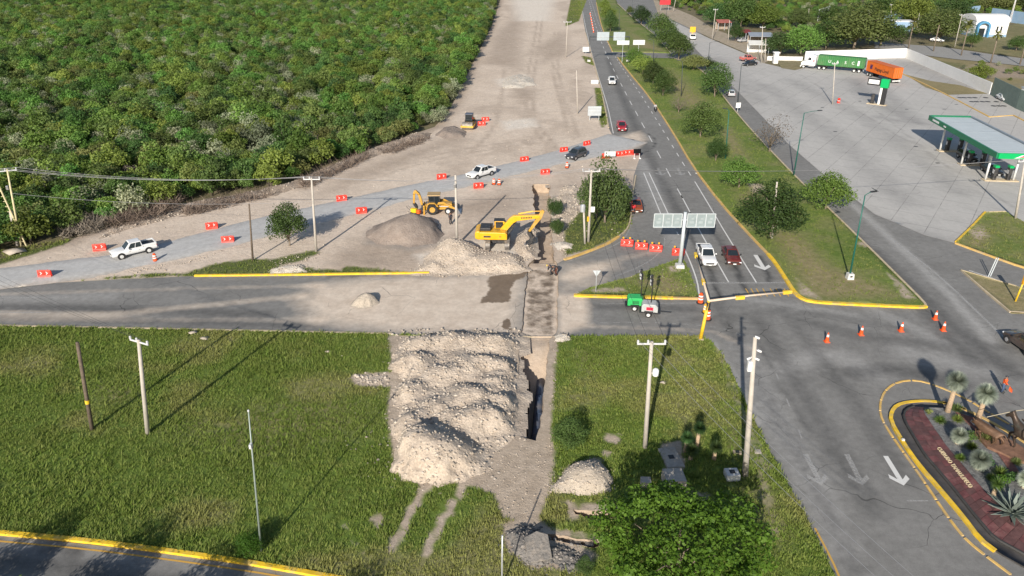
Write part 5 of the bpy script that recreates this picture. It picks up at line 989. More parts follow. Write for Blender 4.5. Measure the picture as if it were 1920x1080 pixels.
# ---- excavator
MY = mat('machine_yellow', (.72, .38, .012), .4, 0, .08, .8, dirt=((.42, .34, .24), .3), coat=.2); MYD = mat('worn_ochre_yellow', (.52, .28, .035), .5, 0, .12, .9, dirt=((.40, .32, .23), .45)); M_track = mat('steel_track', (.22, .20, .18), .6, .4, .25, 4, dirt=((.48, .42, .34), .8)); M_dark = mat('machine_black', (.03, .03, .033), .55, 0, .2, 3, dirt=((.3, .26, .2), .25))
def excavator():
    root = thing('excavator', 'yellow crawler excavator digging the rear trench with its arm out', 'excavator', at(934, 462, .35), R(-2)); 
    for y in (-1, 1):                                # tracks run along local y (towards the camera)
        x = y * 1.22; prof = []
        for k in range(24):
            t = 2 * math.pi * k / 24; c, s = math.cos(t), math.sin(t); prof.append((1.55 * (1 if c > 0 else -1) * min(1, abs(c) * 9) + .42 * c, .45 + .45 * s))
        mb = MB(); n = len(prof); v = [(x - .28, p, q) for p, q in prof] + [(x + .28, p, q) for p, q in prof]; mb.add(v, [tuple(range(n)), tuple(range(2 * n - 1, n - 1, -1))] + [(i, i + n, (i + 1) % n + n, (i + 1) % n) for i in range(n)]); tr = mb.build('track', M_track, root)
        for k in range(15):
            yy = -1.85 + k * .265
            for zz in (-.03, .90): mb = MB(); mb.box(x, yy, zz - .01, .6, .17, .055); q = mb.build('track_pad', M_track, tr)
        for yy in (-1.6, 1.6): mb = MB(); mb.tube([(x - .30, yy, .45), (x + .30, yy, .45)], .34, 14); mb.build('sprocket', M_dark, tr)
    mb = MB(); mb.box(0, 0, .35, 2.0, 1.3, .5); mb.lathe([(.75, .85), (.75, 1.05)], 20); mb.build('undercarriage', M_dark, root, .04)
    mb = MB(); mb.add([], []); hp = [(-2.55, 1.05), (-2.72, 1.3), (-2.72, 1.85), (-2.5, 2.05), (-.2, 2.05), (.95, 2.0), (1.2, 1.8), (1.2, 1.05)]
    mb.prism(hp, -1.3, 1.3); mb.build('house', MY, root, .09); mb = MB(); mb.prism([(-2.78, 1.12), (-2.86, 1.4), (-2.86, 1.95), (-2.6, 2.2), (-2.2, 2.2), (-2.2, 1.12)], -1.33, 1.33); mb.build('counterweight', MY, root, .14)
    mb = MB(); mb.box(-1.55, .1, 2.04, 1.35, 1.9, .42); mb.build('engine_hood', M_dark, root, .1); mb = MB(); mb.tube([(-.75, .2, 2.0), (-.75, .2, 2.75)], .07, 10); mb.tube([(-.75, .2, 2.45), (-.75, .2, 2.7)], .11, 10); mb.build('exhaust', M_dark, root)
    mb = MB(); mb.prism([(-.45, 1.6), (-.45, 2.95), (.75, 2.95), (1.25, 2.3), (1.25, 1.6)], .35, 1.28); cb_ = mb.build('cab', MY, root, .05); mb = MB(); mb.box(.15, .82, 2.94, 1.35, 1.02, .09); mb.build('cab_roof', M_dark, root, .03)
    for nm, pts in (('side_window', [(-.33, .335, 2.05), (.7, .335, 2.05), (.62, .335, 2.85), (-.33, .335, 2.85)]), ('windscreen', [(1.265, .43, 2.28), (1.265, 1.2, 2.28), (.79, 1.2, 2.9), (.79, .43, 2.9)]), ('lower_window', [(1.262, .43, 1.7), (1.262, 1.2, 1.7), (1.262, 1.2, 2.22), (1.262, .43, 2.22)]), ('side_window', [(-.33, 1.295, 2.05), (.7, 1.295, 2.05), (.62, 1.295, 2.85), (-.33, 1.295, 2.85)]), ('rear_window', [(-.465, .45, 2.2), (-.465, 1.18, 2.2), (-.465, 1.18, 2.85), (-.465, .45, 2.85)])):
        mb = MB(); mb.add(pts, [(0, 1, 2, 3)]); q = mb.build(nm, M_glass, cb_); q.modifiers.new('t', 'SOLIDIFY').thickness = .015
    mb = MB(); mb.box(-1.3, -1.306, 1.38, .9, .02, .22); mb.build('side_decal', M_dark, root); mb = MB(); mb.box(.35, -1.306, 1.45, .25, .02, .1); mb.build('warning_decal', mat('decal_red', (.5, .05, .03)), root)
    mb = MB(); mb.tube([(-.3, -1.28, 2.05), (-.3, -1.28, 2.45), (.8, -1.28, 2.45), (.8, -1.28, 2.0)], .025, 6); mb.build('handrail', M_dark, root)
    bm_ = [(.35, 1.55), (.15, 1.95), (1.55, 3.65), (2.0, 3.95), (5.15, 4.05), (5.35, 3.85), (5.2, 3.65), (2.45, 3.25), (1.95, 2.95), (.85, 1.6)]
    mb = MB(); mb.prism(bm_, -.33, .17); bo = mb.build('boom', MY, root, .05)
    for y in (-.5, .34): mb = MB(); mb.tube([(1.2, y, 1.5), (1.9, y, 2.35)], .11, 10); mb.tube([(1.9, y, 2.35), (2.35, y, 3.25)], .06, 10, True); mb.build('lift_cylinder', M_dark, bo)
    mb = MB(); mb.tube([(2.6, -.08, 4.15), (4.4, -.08, 4.5)], .1, 10); mb.tube([(4.4, -.08, 4.5), (5.75, -.08, 4.55)], .055, 10); mb.build('stick_cylinder', MY, bo)
    mb = MB()
    for k in range(7): mb.box(3.0 + k * .2, -.345, 3.58 + .012 * k, .13, .012, .2)
    mb.build('side_marking', M_dark, bo)
    stp = [(5.55, 4.75), (5.85, 4.6), (5.55, 3.7), (4.05, 1.75), (3.8, 1.85), (4.95, 3.75), (5.3, 4.4)]
    mb = MB(); mb.prism(stp, -.27, .11); sk_ = mb.build('stick', MYD, root, .04); mb = MB(); mb.tube([(5.5, -.08, 4.5), (4.75, -.08, 3.2)], .09, 10); mb.tube([(4.75, -.08, 3.2), (4.05, -.08, 2.25)], .05, 10); mb.build('bucket_cylinder', M_dark, sk_)
    bk_ = [(3.85, 1.95), (4.25, 1.7), (4.5, 1.1), (4.4, .55), (4.0, .2), (3.55, .15), (3.5, .25), (3.9, .45), (4.1, .8), (3.95, 1.35), (3.7, 1.6)]
    mb = MB(); mb.prism(bk_, -.62, .46); bu = mb.build('bucket', M_dark, root, .03)
    for k in range(5): mb = MB(); mb.box(3.46, -.56 + k * .24, .14, .22, .1, .08); mb.build('tooth', M_chrome, bu)
    return root
exc = excavator()
# ---- backhoe loader (faces right)
def backhoe():
    root = thing('backhoe_loader', 'ochre backhoe loader with raised rear arm beside the gravel heap', 'backhoe', at(822, 399, .1), R(2))
    for y in (-1, 1):
        o = wheel(root, -.75, y * .98, .78, .5, MYD, 'rear_wheel', .55, 20); o = wheel(root, 1.45, y * .92, .48, .36, M_rimw, 'front_wheel', .6, 18)
        mb = MB(); mb.prism([(-1.55, 1.2), (-1.45, 1.62), (-1.1, 1.74), (-.4, 1.74), (.05, 1.35), (.1, 1.15), (-.1, 1.2), (-.4, 1.62), (-1.1, 1.64), (-1.4, 1.4)], y * .74, y * 1.2); mb.build('fender', MYD, root, .03)
        mb = MB(); mb.prism([(-.1, 1.35), (.1, 1.75), (.9, 1.75), (2.35, .95), (2.75, .75), (2.7, .55), (2.2, .7), (.8, 1.45)], y * .62, y * .78); mb.build('loader_arm', MYD, root, .03)
        mb = MB(); mb.tube([(.2, y * .7, 1.15), (1.7, y * .7, 1.05)], .06, 8); mb.build('loader_cylinder', M_chrome, root)
        mb = MB(); mb.box(-1.95, y * .85, .0, .22, .16, 1.3); mb.box(-1.95, y * .98, -.02, .3, .4, .06); mb.build('stabiliser', MYD, root, .02)
    mb = MB(); mb.prism([(-1.9, .5), (-1.9, 1.1), (-.9, 1.3), (.3, 1.3), (.45, 1.62), (2.0, 1.42), (2.08, .75), (1.6, .55)], -.48, .48); mb.build('body', MYD, root, .06); mb = MB(); mb.box(2.09, 0, .8, .06, .8, .5); mb.build('grille', M_dark, root, .02)
    mb = MB(); mb.prism([(-1.25, 1.28), (-1.3, 2.65), (.25, 2.65), (.42, 1.28)], -.72, .72); cb_ = mb.build('cab', M_dark, root, .04)
    for y in (-.735, .735):
        for a, b, c, d in ((-1.15, -.5, -1.18, -.5), (-.4, .32, -.4, .18)): mb = MB(); mb.add([(a, y, 1.42), (b, y, 1.42), (d, y, 2.55), (c, y, 2.55)], [(0, 1, 2, 3)]); q = mb.build('window', M_glass, cb_); q.modifiers.new('t', 'SOLIDIFY').thickness = .015
    mb = MB(); mb.add([(.445, -.62, 1.5), (.445, .62, 1.5), (.29, .62, 2.58), (.29, -.62, 2.58)], [(0, 1, 2, 3)]); q = mb.build('windscreen', M_glass, cb_); q.modifiers.new('t', 'SOLIDIFY').thickness = .015
    mb = MB(); mb.box(-.52, 0, 2.65, 1.85, 1.55, .16); mb.build('cab_roof', mat('tan_roof', (.42, .29, .14), .6, 0, .1, 2), root, .05)
    mb = MB(); mb.prism([(2.55, .2), (2.62, .95), (2.75, 1.0), (2.72, .35), (3.3, .12), (3.3, .04), (2.65, .05)], -1.15, 1.15)
    for y in (-1.16, 1.16): mb.prism([(2.6, .06), (2.66, .98), (2.78, .98), (3.28, .08)], y - .02, y + .02)
    mb.build('loader_bucket', M_chrome, root, .02)
    mb = MB(); mb.box(-2.15, 0, .55, .4, 1.0, .65); mb.build('swing_post', M_dark, root, .04)
    mb = MB(); mb.prism([(-2.15, .95), (-2.35, .95), (-2.75, 2.55), (-3.2, 3.15), (-2.95, 3.3), (-2.45, 2.75), (-2.15, 1.6)], -.2, .2); bo = mb.build('boom', MYD, root, .04)
    mb = MB(); mb.prism([(-2.95, 3.35), (-3.3, 3.3), (-3.45, 2.9), (-3.5, 1.35), (-3.3, 1.3), (-3.15, 2.6)], -.16, .16); mb.build('stick', MYD, root, .03); mb = MB(); mb.tube([(-2.55, 0, 2.95), (-3.2, 0, 3.4)], .07, 8); mb.tube([(-2.3, .0, 1.4), (-2.5, 0, 2.2)], .09, 8); mb.build('boom_cylinder', M_dark, bo)
    mb = MB(); mb.prism([(-3.55, 1.45), (-3.25, 1.4), (-2.95, 1.05), (-2.85, .65), (-3.2, .45), (-3.15, .8), (-3.4, 1.1)], -.38, .38); mb.build('digging_bucket', M_dark, root, .02)
    return root
backhoe()
# ---- soil roller
def roller():
    root = thing('soil_roller', 'yellow soil roller with dark cab parked at the forest edge', 'roller', at(880, 240, .05), R(-98)); MYR = mat('roller_yellow', (.68, .40, .05), .45, 0, .1, 1, dirt=((.4, .33, .25), .3))
    mb = MB(); mb.tube([(1.55, -1.05, .75), (1.55, 1.05, .75)], .75, 24); mb.build('drum', M_track, root, smooth=False); mb = MB()
    for y in (-1.2, 1.2): mb.box(1.4, y, .55, 2.0, .18, .4)
    mb.box(2.4, 0, .6, .25, 2.55, .35); mb.box(.5, 0, .6, .3, 2.55, .4); mb.build('drum_frame', MYR, root, .03)
    for y in (-1, 1): wheel(root, -1.35, y * .85, .72, .5, MYR, 'rear_wheel', .5, 18)
    mb = MB(); mb.prism([(-2.4, .75), (-2.45, 1.55), (-2.2, 1.7), (-.9, 1.8), (-.9, .75)], -.75, .75); mb.build('engine_hood', MYR, root, .08); mb = MB(); mb.box(-.25, 0, .7, 1.3, 1.6, .55); mb.build('platform', MYR, root, .04)
    mb = MB(); mb.box(-.25, 0, 1.25, 1.25, 1.4, 1.5, 0, 0, .94, .94); mb.build('cab', M_glass, root, .05); mb = MB(); mb.box(-.25, 0, 2.72, 1.5, 1.6, .16); mb.build('cab_roof', mat('slate_roof', (.09, .10, .13), .5), root, .06)
    for x in (-.85, .35):
        for y in (-.7, .7): mb = MB(); mb.tube([(x, y, 1.25), (x * .97, y * .96, 2.74)], .05, 6); mb.build('pillar', M_dark, root)
roller()
# ---- trailer light towers
def light_tower(pos, rz, pm, label, rec, mx=.95):
    root = thing('light_tower', label, 'light tower', pos, rz)
    mb = MB(); mb.prism([(-.85, .55), (-.85, 1.2), (-.7, 1.45), (.6, 1.45), (.85, 1.15), (.85, .55)], -.6, .6); mb.build('housing', pm, root, .06); mb = MB(); mb.box(0, 0, .42, 2.1, 1.25, .12); mb.box(1.6, 0, .42, 1.3, .08, .08); mb.build('chassis', M_trim, root, .01)
    for y in (-1, 1): wheel(root, -.1, y * .72, .32, .2, M_rimw, 'wheel', .62, 14); mb = MB(); mb.box(-.1, y * .72, .66, .9, .24, .05); mb.build('mudguard', M_trim, root, .01)
    mb = MB(); mb.box(.0, -.612, .8, .7, .02, .35); mb.build('panel', rec, root); mb = MB(); mb.box(-.86, 0, .7, .03, .9, .5); mb.build('grille', M_trim, root)
    mb = MB(); mb.tube([(mx, 0, .5), (mx, 0, 3.2)], .06, 8); mb.tube([(mx, 0, 3.0), (mx, 0, 4.1)], .04, 8); mb.tube([(mx, -.55, 4.05), (mx, .55, 4.05)], .03, 6); mb.build('mast', M_trim, root)
    for k, (y, z) in enumerate(((-.45, 4.15), (.42, 4.25), (-.4, 3.75), (.4, 3.8))): mb = MB(); mb.box(mx - .12, y, z - .15, .22, .36, .3, .3 * (-1) ** k); lp = mb.build('floodlight', M_trim, root, .02); mb = MB(); mb.box(mx - .245, y, z - .12, .02, .3, .24, .3 * (-1) ** k); mb.build('lens', M_hl, lp)
    return root
M_lred = mat('red_panel', (.55, .02, .05), .5); light_tower(at(1190, 578), R(-4), mat('tower_green', (.03, .42, .11), .45, 0, .08, 1, dirt=((.4, .35, .28), .2)), 'green trailer light tower with raised mast by the yellow kerb', mat('panel_dark_green', (.02, .2, .06), .5), .55); light_tower(at(1217, 590), R(-10), mat('tower_grey', (.42, .43, .42), .45, 0, .08, 1, dirt=((.4, .35, .28), .2)), 'grey trailer light tower with a red emblem on its side', M_lred, .1)
# ---- small yellow compactor beside the backhoe
def tamper(pos, rz, label):
    root = thing('plate_compactor', label, 'compactor', pos, rz); mb = MB(); mb.box(0, 0, .35, .9, .6, .6); mb.build('tank', mat('bright_yellow', (.75, .52, .02), .45), root, .1); mb = MB(); mb.box(.1, 0, .02, 1.2, .8, .12); mb.build('base_plate', M_dark, root, .03); mb = MB(); mb.box(.75, 0, .3, .5, .5, .5); mb.build('engine', mat('engine_orange', (.75, .12, .02), .5), root, .05)
    mb = MB(); mb.tube([(-.4, -.25, .6), (-1.1, -.25, 1.1), (-1.1, .25, 1.1), (-.4, .25, .6)], .03, 6); mb.tube([(.3, .2, .9), (.3, .2, 1.3)], .04, 6); mb.build('handle', M_trim, root)
    for y in (-.35, .35): wheel(root, -.3, y, .22, .12, M_chrome)
tamper(at(777, 404, .12), R(-25), 'small yellow and orange walk-behind compactor beside the backhoe')
# ---- double container truck
def container(p0, p1, zb, pm, label, depth_sign, letters):
    """p0,p1: pixel ends of the near top edge"""
    H_ = 2.7; a = G(*p0, zb + H_); b = G(*p1, zb + H_); L = (b - a).length; rz = math.atan2(b.y - a.y, b.x - a.x); c = (a + b) / 2 + Vector((-math.sin(rz), math.cos(rz), 0)) * 1.22
    root = thing('shipping_container', label, 'container', (c.x, c.y, zb), rz); L2 = L / 2; mb = MB(); n = int(L / .28); prof = []
    for i in range(n + 1): prof.append((-L2 + L * i / n, .0 if i % 2 else .045))
    for s in (-1, 1):
        v = []; 
        for x, d in prof: v += [(x, s * (1.2 - d), .12), (x, s * (1.2 - d), H_ - .1)]
        mb.add(v, [(2 * i, 2 * i + 2, 2 * i + 3, 2 * i + 1) for i in range(n)])
    mb.build('side_panel', pm, root); mb = MB(); mb.box(0, 0, H_ - .08, L - .05, 2.36, .05); mb.build('roof', pm, root)
    mb = MB()
    for s in (-1, 1): mb.box(0, s * 1.19, 0, L, .1, .14); mb.box(0, s * 1.19, H_ - .12, L, .1, .12)
    for x in (-L2 + .06, L2 - .06):
        for s in (-1, 1): mb.box(x, s * 1.18, 0, .14, .12, H_)
        mb.box(x, 0, 0, .1, 2.4, .14); mb.box(x, 0, H_ - .12, .1, 2.4, .12)
    mb.build('frame', pm, root)
    for x in (-L2 + .05, L2 - .05): mb = MB(); mb.box(x, 0, .1, .06, 2.25, H_ - .2); dr = mb.build('end_door' if x > 0 else 'end_wall', pm, root)
    for y in (-.8, -.3, .3, .8): mb = MB(); mb.tube([(L2 + .0, y, .15), (L2 + .0, y, H_ - .15)], .025, 6); mb.build('locking_bar', M_chrome, root)
    for txt, x, z, sz, mm in letters:
        cu = bpy.data.curves.new('t', 'FONT'); cu.body = txt; cu.size = sz; cu.extrude = .01; cu.align_x = 'CENTER'; tmp = bpy.data.objects.new('t', cu); dm = bpy.data.meshes.new_from_object(tmp); bpy.data.objects.remove(tmp); dm.materials.clear(); dm.materials.append(mm); q = link('lettering', dm, root, (x, -1.225, z)); q.rotation_euler = (R(90), 0, 0)
    return root, L, rz, c
M_wl = mat('white_lettering', (.75, .75, .73), .6); M_bl = mat('dark_blue_lettering', (.015, .012, .10), .6); M_blk = mat('black_lettering', (.02, .018, .02), .6)
PG = mat('container_green', (.035, .165, .045), .5, 0, .12, .6, dirt=((.25, .2, .14), .3)); POr = mat('container_orange', (.62, .13, .012), .5, 0, .08, .6, dirt=((.35, .2, .1), .2))
cg, Lg, rg_, cgc = container((1535, 103), (1624, 110), 1.3, PG, 'green shipping container with white letters behind the white truck cab', 1, (('U', -3.0, .85, 1.1, M_wl), ('A', -.9, .85, 1.1, M_wl), ('S', 1.2, .85, 1.1, M_wl), ('C', 3.2, .85, 1.1, M_wl)))
mb = MB(); mb.box(4.6, -1.23, .6, .5, .02, 1.3); mb.build('white_panel', M_wl, cg)
co_, Lo, ro_, coc = container((1627.5, 113), (1678, 127.5), 1.3, POr, 'orange shipping container with dark lettering on the rear trailer', 1, (('Hapag-Lloyd', .8, .75, 1.25, M_blk), ))
mb = MB(); mb.box(-4.3, -1.23, .8, .42, .02, 1.1); mb.box(-3.7, -1.23, .8, .42, .02, 1.1); mb.box(-4.0, -1.235, 1.2, .9, .02, .3); mb.build('emblem', M_bl, co_)
def truck():
    root = thing('container_truck', 'white long haul truck cab pulling two flat container trailers', 'truck', (cgc.x, cgc.y, 0), rg_); L2 = Lg / 2; xf = -L2      # front is at local -x
    def trailer(par, cx, cy, rz, L, nm):
        o = link(nm, None, root, (cx, cy, 0), rz); mb = MB()
        for y in (-.5, .5): mb.box(0, y, .95, L - .3, .14, .34)
        for k in range(7): mb.box(-L / 2 + .5 + k * (L - 1) / 6, 0, 1.1, .12, 2.3, .18)
        mb.build('chassis', M_dark, o)
        for k in range(3 if nm == 'x' else 2):
            for y in (-1, 1): wheel(o, L / 2 - 1.2 - k * 1.3, y * .95, .5, .5, M_rimw, 'wheel', .6, 16)
        mb = MB(); mb.box(L / 2 - .1, 0, .55, .08, 2.2, .25); mb.build('bumper', M_plate, o); return o
    trailer(root, 0, 0, 0, Lg, 'trailer'); d = coc - cgc; c, s = math.cos(-rg_), math.sin(-rg_); o2 = trailer(root, d.x * c - d.y * s, d.x * s + d.y * c, ro_ - rg_, Lo, 'trailer')
    for k in range(2):
        for y in (-1, 1): wheel(o2, -Lo / 2 + 1.0 + k * 1.3, y * .95, .5, .5, M_rimw, 'wheel', .6, 16)
    x0 = xf - .3
    mb = MB(); mb.prism([(x0 - .2, .9), (x0 - .2, 3.7), (x0 - 1.2, 3.85), (x0 - 2.0, 3.45), (x0 - 2.55, 2.35), (x0 - 2.6, .9)], -1.2, 1.2); mb.build('cab', PW, root, .12); mb = MB(); mb.prism([(x0 - 2.5, .85), (x0 - 2.5, 2.25), (x0 - 3.7, 2.0), (x0 - 4.15, 1.6), (x0 - 4.2, .6)], -1.0, 1.0); mb.build('hood', PW, root, .15)
    mb = MB(); mb.add([(x0 - 2.58, -1.05, 2.42), (x0 - 2.58, 1.05, 2.42), (x0 - 2.08, 1.0, 3.35), (x0 - 2.08, -1.0, 3.35)], [(0, 1, 2, 3)]); q = mb.build('windscreen', M_glass, root); q.modifiers.new('t', 'SOLIDIFY').thickness = .03; q.location.x = -.03
    for y in (-1.21, 1.21): mb = MB(); mb.add([(x0 - 1.5, y, 2.35), (x0 - 2.4, y, 2.35), (x0 - 2.05, y, 3.1), (x0 - 1.5, y, 3.1)], [(0, 1, 2, 3)]); q = mb.build('side_window', M_glass, root); q.modifiers.new('t', 'SOLIDIFY').thickness = .03
    mb = MB(); mb.box(x0 - 2.2, 0, .55, 4.2, .9, .4); mb.box(xf + 1.2, 0, .8, 3.2, 1.0, .25); mb.build('chassis', M_dark, root)
    mb = MB(); mb.box(x0 - 4.15, 0, .35, .3, 2.2, .35); mb.build('bumper', PW, root, .06); mb = MB(); mb.box(x0 - .7, -1.21, 2.0, .35, .02, .5); mb.build('door_emblem', mat('emblem_red', (.45, .02, .05)), root)
    for x in (x0 - 3.3, xf + .7, xf + 2.0):
        for y in (-1, 1): wheel(root, x, y * 1.0, .5, .32 if x < xf else .5, M_rimw, 'wheel', .6, 16)
    for y in (-1.0, 1.0): mb = MB(); mb.box(x0 - 1.2, y * .98, .5, 1.6, .5, .5); mb.build('fuel_tank', M_chrome, root, .1); mb = MB(); mb.box(x0 - 4.0, y * .8, 1.3, .3, .3, .22); mb.build('headlight', M_hl, root, .04)
truck()
# far roadworks truck and drums far along the main road
tk = thing('service_truck', 'white service truck with a yellow arrow board on the right road', 'truck', at(1298, 74), head((1294, 68), (1300, 82))); mb = MB(); mb.box(1.4, 0, .5, 1.6, 2.0, 1.6); mb.build('cab', PW, tk, .1); mb = MB(); mb.box(-.9, 0, .7, 3.0, 2.1, 1.0); mb.build('bed', PW, tk, .03); mb = MB(); mb.box(-2.0, 0, 2.2, .15, 2.0, 1.9); mb.box(-2.0, 0, 1.6, .12, .3, .7); mb.build('arrow_board', MY, tk, .03); mb = MB(); mb.box(2.21, 0, 1.3, .04, 1.7, .7); mb.build('windscreen', M_glass, tk)
for x in (-1.4, 1.4):
    for y in (-1, 1): wheel(tk, x, y * .9, .42, .3)
# ---------------------------------------------------------------- poles, wires, signs, road furniture
M_cpole = mat('concrete_pole', (.44, .40, .35), .85, 0, .12, 2, .004); M_wood = mat('wood_pole', (.13, .10, .075), .9, 0, .3, 5, .01); M_gpole = mat('green_lamp_post', (.012, .11, .085), .45, 0, .1, 2); M_thin = mat('grey_green_post', (.26, .31, .28), .5, .2, .12, 2); M_ins = mat('insulator', (.55, .55, .56), .3, 0, .1, 4); M_wire = mat('cable', (.30, .30, .31), .5, .3, .1, 2); M_wireb = mat('dark_cable', (.04, .04, .042), .6, 0, .1, 2)
TOPS = {}
def upole(key, b, t, label, m, r=(.17, .10), arm=0.0, arm_rz=0.0, extra=None, name='utility_pole', arms=None, z0=.05):
    p = G(*b); h = px_height(*b, t[1]); tp = G(t[0], t[1], h); lx = max(-1.2, min(1.2, tp.x - p.x)); lx = lx if abs(lx) > .35 or True else 0
    root = thing(name, label, 'pole', (p.x, p.y, z0)); h -= z0; top = Vector((lx, 0, h)); mb = MB(); mb.tube([(0, 0, -.2), tuple(top * .5), tuple(top)], [r[0], (r[0] + r[1]) / 2, r[1]], 12); mb.build('shaft', m, root, smooth=True)
    pts = [Vector((p.x, p.y, z0)) + top]
    if arm:
        c, s = math.cos(arm_rz), math.sin(arm_rz); z = -.22; mb = MB(); mb.tube([top + Vector((-c * arm / 2, -s * arm / 2, z)), top + Vector((c * arm / 2, s * arm / 2, z))], .075, 6); mb.build('crossarm', M_ins, root); pts = []
        for k in (-.47, -.12, .47):
            q = top + Vector((c * arm * k, s * arm * k, z)); mb = MB(); mb.tube([q, q + Vector((0, 0, .34))], [.07, .05], 8); mb.lathe([(.09, .12), (.1, .16), (.05, .2), (.1, .26), (.05, .32)], 8, q); mb.build('insulator', M_ins, root); pts.append(Vector((p.x, p.y, z0)) + q + Vector((0, 0, .34)))
    TOPS[key] = pts; return root, top
def wire(a, b, sag, label, m=None, r=.016, group=None):
    n = 14; mid = (a + b) / 2; mb = MB(); mb.tube([a.lerp(b, i / n) - mid - Vector((0, 0, sag * 4 * (i / n) * (1 - i / n))) for i in range(n + 1)], r, 5, False); o = mb.build('power_cable', m or M_wire, None); o.location = mid; tag(o, label, 'cable', group); return o
upole('P1', (40, 462), (14, 317), 'tall pale yellow steel braced pole with ladder rungs at the forest edge', mat('pale_yellow_steel', (.58, .50, .30), .6, 0, .12, 2), (.13, .10), 2.0, R(20))
r1 = [o for o in COL.objects if o.get('label', '').startswith('tall pale yellow steel')][0]; hh = TOPS['P1'][0].z
mb = MB(); mb.tube([(.75, -.1, -.1), (-.55, 0, hh * .85)], .1, 8); mb.build('brace', MATS['pale_yellow_steel'], r1); 
for k in range(13): t = .06 + k * .065; mb = MB(); mb.tube([(-1.0 * t * .9, 0, hh * t), (.75 - 1.4 * t, -.05, hh * t)], .035, 6); mb.build('rung', MATS['pale_yellow_steel'], r1)
mb = MB(); mb.box(.35, .3, hh * .72, .3, .3, .5); mb.build('switch_box', M_chrome, r1, .02)
upole('P1b', (33, 461), (20, 396), 'short thick concrete stub post beside the yellow braced pole', M_cpole, (.24, .2))
upole('P2', (593, 473), (584, 333), 'concrete pole with white crossarm beside the lone leafy tree', M_cpole, (.17, .11), 2.0, 0)
upole('P3', (857, 462), (854, 328), 'pale concrete pole rising from the limestone heap by the excavator', M_cpole, (.19, .13), 0.0); q3 = [o for o in COL.objects if o.get('label', '').startswith('pale concrete pole rising')][0]; mb = MB(); mb.box(0, -.2, TOPS['P3'][0].z - 1.6, .3, .25, .5); mb.build('switch_box', M_chrome, q3, .02)
upole('P4', (1103, 455), (1109, 318), 'concrete pole with white crossarm on the slip lane island', M_cpole, (.18, .12), 2.2, 0); q4 = [o for o in COL.objects if o.get('label', '').startswith('concrete pole with white crossarm on the slip')][0]; mb = MB(); mb.box(.35, -.1, 4.2, .5, .12, .7); mb.build('white_board', M_plate, q4); mb = MB(); mb.box(-.2, -.2, 3.0, .25, .25, .6); mb.build('meter_box', MY, q4)
upole('P4b', (1097, 458), (1094, 383), 'thinner pole carrying a transformer next to the crossarm pole', M_cpole, (.15, .11)); q5 = [o for o in COL.objects if o.get('label', '').startswith('thinner pole carrying')][0]; mb = MB(); mb.lathe([(.3, 0), (.32, .1), (.32, .8), (.2, .95)], 12, (-.5, 0, 4.4)); mb.build('transformer', M_steel, q5)
upole('P5', (474, 490), (467, 382), 'thin dark wooden pole beside the detour road', M_wood, (.13, .09))
upole('P6', (1447, 448), (1457, 341), 'pale pole rising behind the wide median tree', M_cpole, (.17, .11), 0)
upole('P7', (1904, 411), (1916, 300), 'concrete pole with crossarm at the corner of the forecourt island', M_cpole, (.18, .12), 2.0, R(10))
upole('P8', (-560, 470), (-600, 330), 'concrete pole carrying the cables on past the braced pole', M_cpole, (.18, .12), 2.0, R(10))
W = 'power cables strung between the roadside poles'
for a, b, l in (('P1', 'P2', 'cable from the yellow braced pole to the pole by the lone tree'), ('P4', 'P7', 'cable over the main road from the slip lane island to the forecourt island')):
    for k in range(3): wire(TOPS[a][k], TOPS[b][k], .9, l, None, .018, W)
for k in range(3): wire(TOPS['P2'][k], TOPS['P4'][k], 1.0, 'cable over the dirt site from the lone tree pole to the slip lane island', None, .016, W)
for k in range(3): wire(TOPS['P8'][k], TOPS['P1'][k], .8, 'cable leaving the yellow braced pole over the forest edge', None, .016, W)
t1 = TOPS['P1'][1] - Vector((0, 0, 3.2)); wire(t1, TOPS['P5'][0], .5, 'low single cable from the braced pole to the thin wooden pole', None, .016); wire(TOPS['P5'][0], TOPS['P3'][0] - Vector((0, 0, 1)), .6, 'low single cable from the thin wooden pole to the heap pole', None, .014)
upole('N1', (173, 808), (145, 642), 'dark wooden pole with a yellow band on the left lawn', M_wood, (.17, .13)); n1 = [o for o in COL.objects if o.get('label', '').startswith('dark wooden pole with a yellow')][0]; t_ = .34; mb = MB(); d_ = TOPS['N1'][0] - n1.location; mb.tube([d_ * .32, d_ * .36], .175, 12); mb.build('yellow_band', M_ky, n1)
upole('N2', (277, 816), (296, 637), 'leaning concrete pole with white crossarm on the left lawn', M_cpole, (.19, .13), 1.9, R(-25))
n4, t4 = upole('N4', (1209, 842), (1222, 640), 'concrete pole with crossarm and white transformer on the right lawn', M_cpole, (.19, .13), 2.1, 0); mb = MB(); mb.lathe([(.2, 0), (.24, .06), (.24, .5), (.1, .62)], 12, t4 * .70 + Vector((.42, -.05, 0))); mb.tube([t4 * .72, t4 * .72 + Vector((.3, 0, 0))], .04, 6); mb.build('transformer', mat('white_enamel', (.7, .7, .7), .4), n4, smooth=True)
n5, t5 = upole('N5', (1397, 893), (1416, 632), 'tall camera pole with white boxes at the lawn corner', M_cpole, (.24, .13))
mb = MB(); mb.box(t5.x * .78 - .3, -.1, t5.z * .78, .3, .3, .75); mb.build('equipment_box', MATS['white_enamel'], n5, .03)
for dx, dz, sx in ((.28, -1.0, 1), (-.1, -1.6, -1), (.22, -1.65, 1), (0, .05, 1)): mb = MB(); q = t5 + Vector((dx, -.05, dz)); mb.tube([q, q + Vector((.26 * sx, -.1, -.08))], .085, 8); mb.tube([t5 + Vector((0, 0, dz + .05)), q], .03, 6); mb.build('camera_head', MATS['white_enamel'], n5, smooth=True)
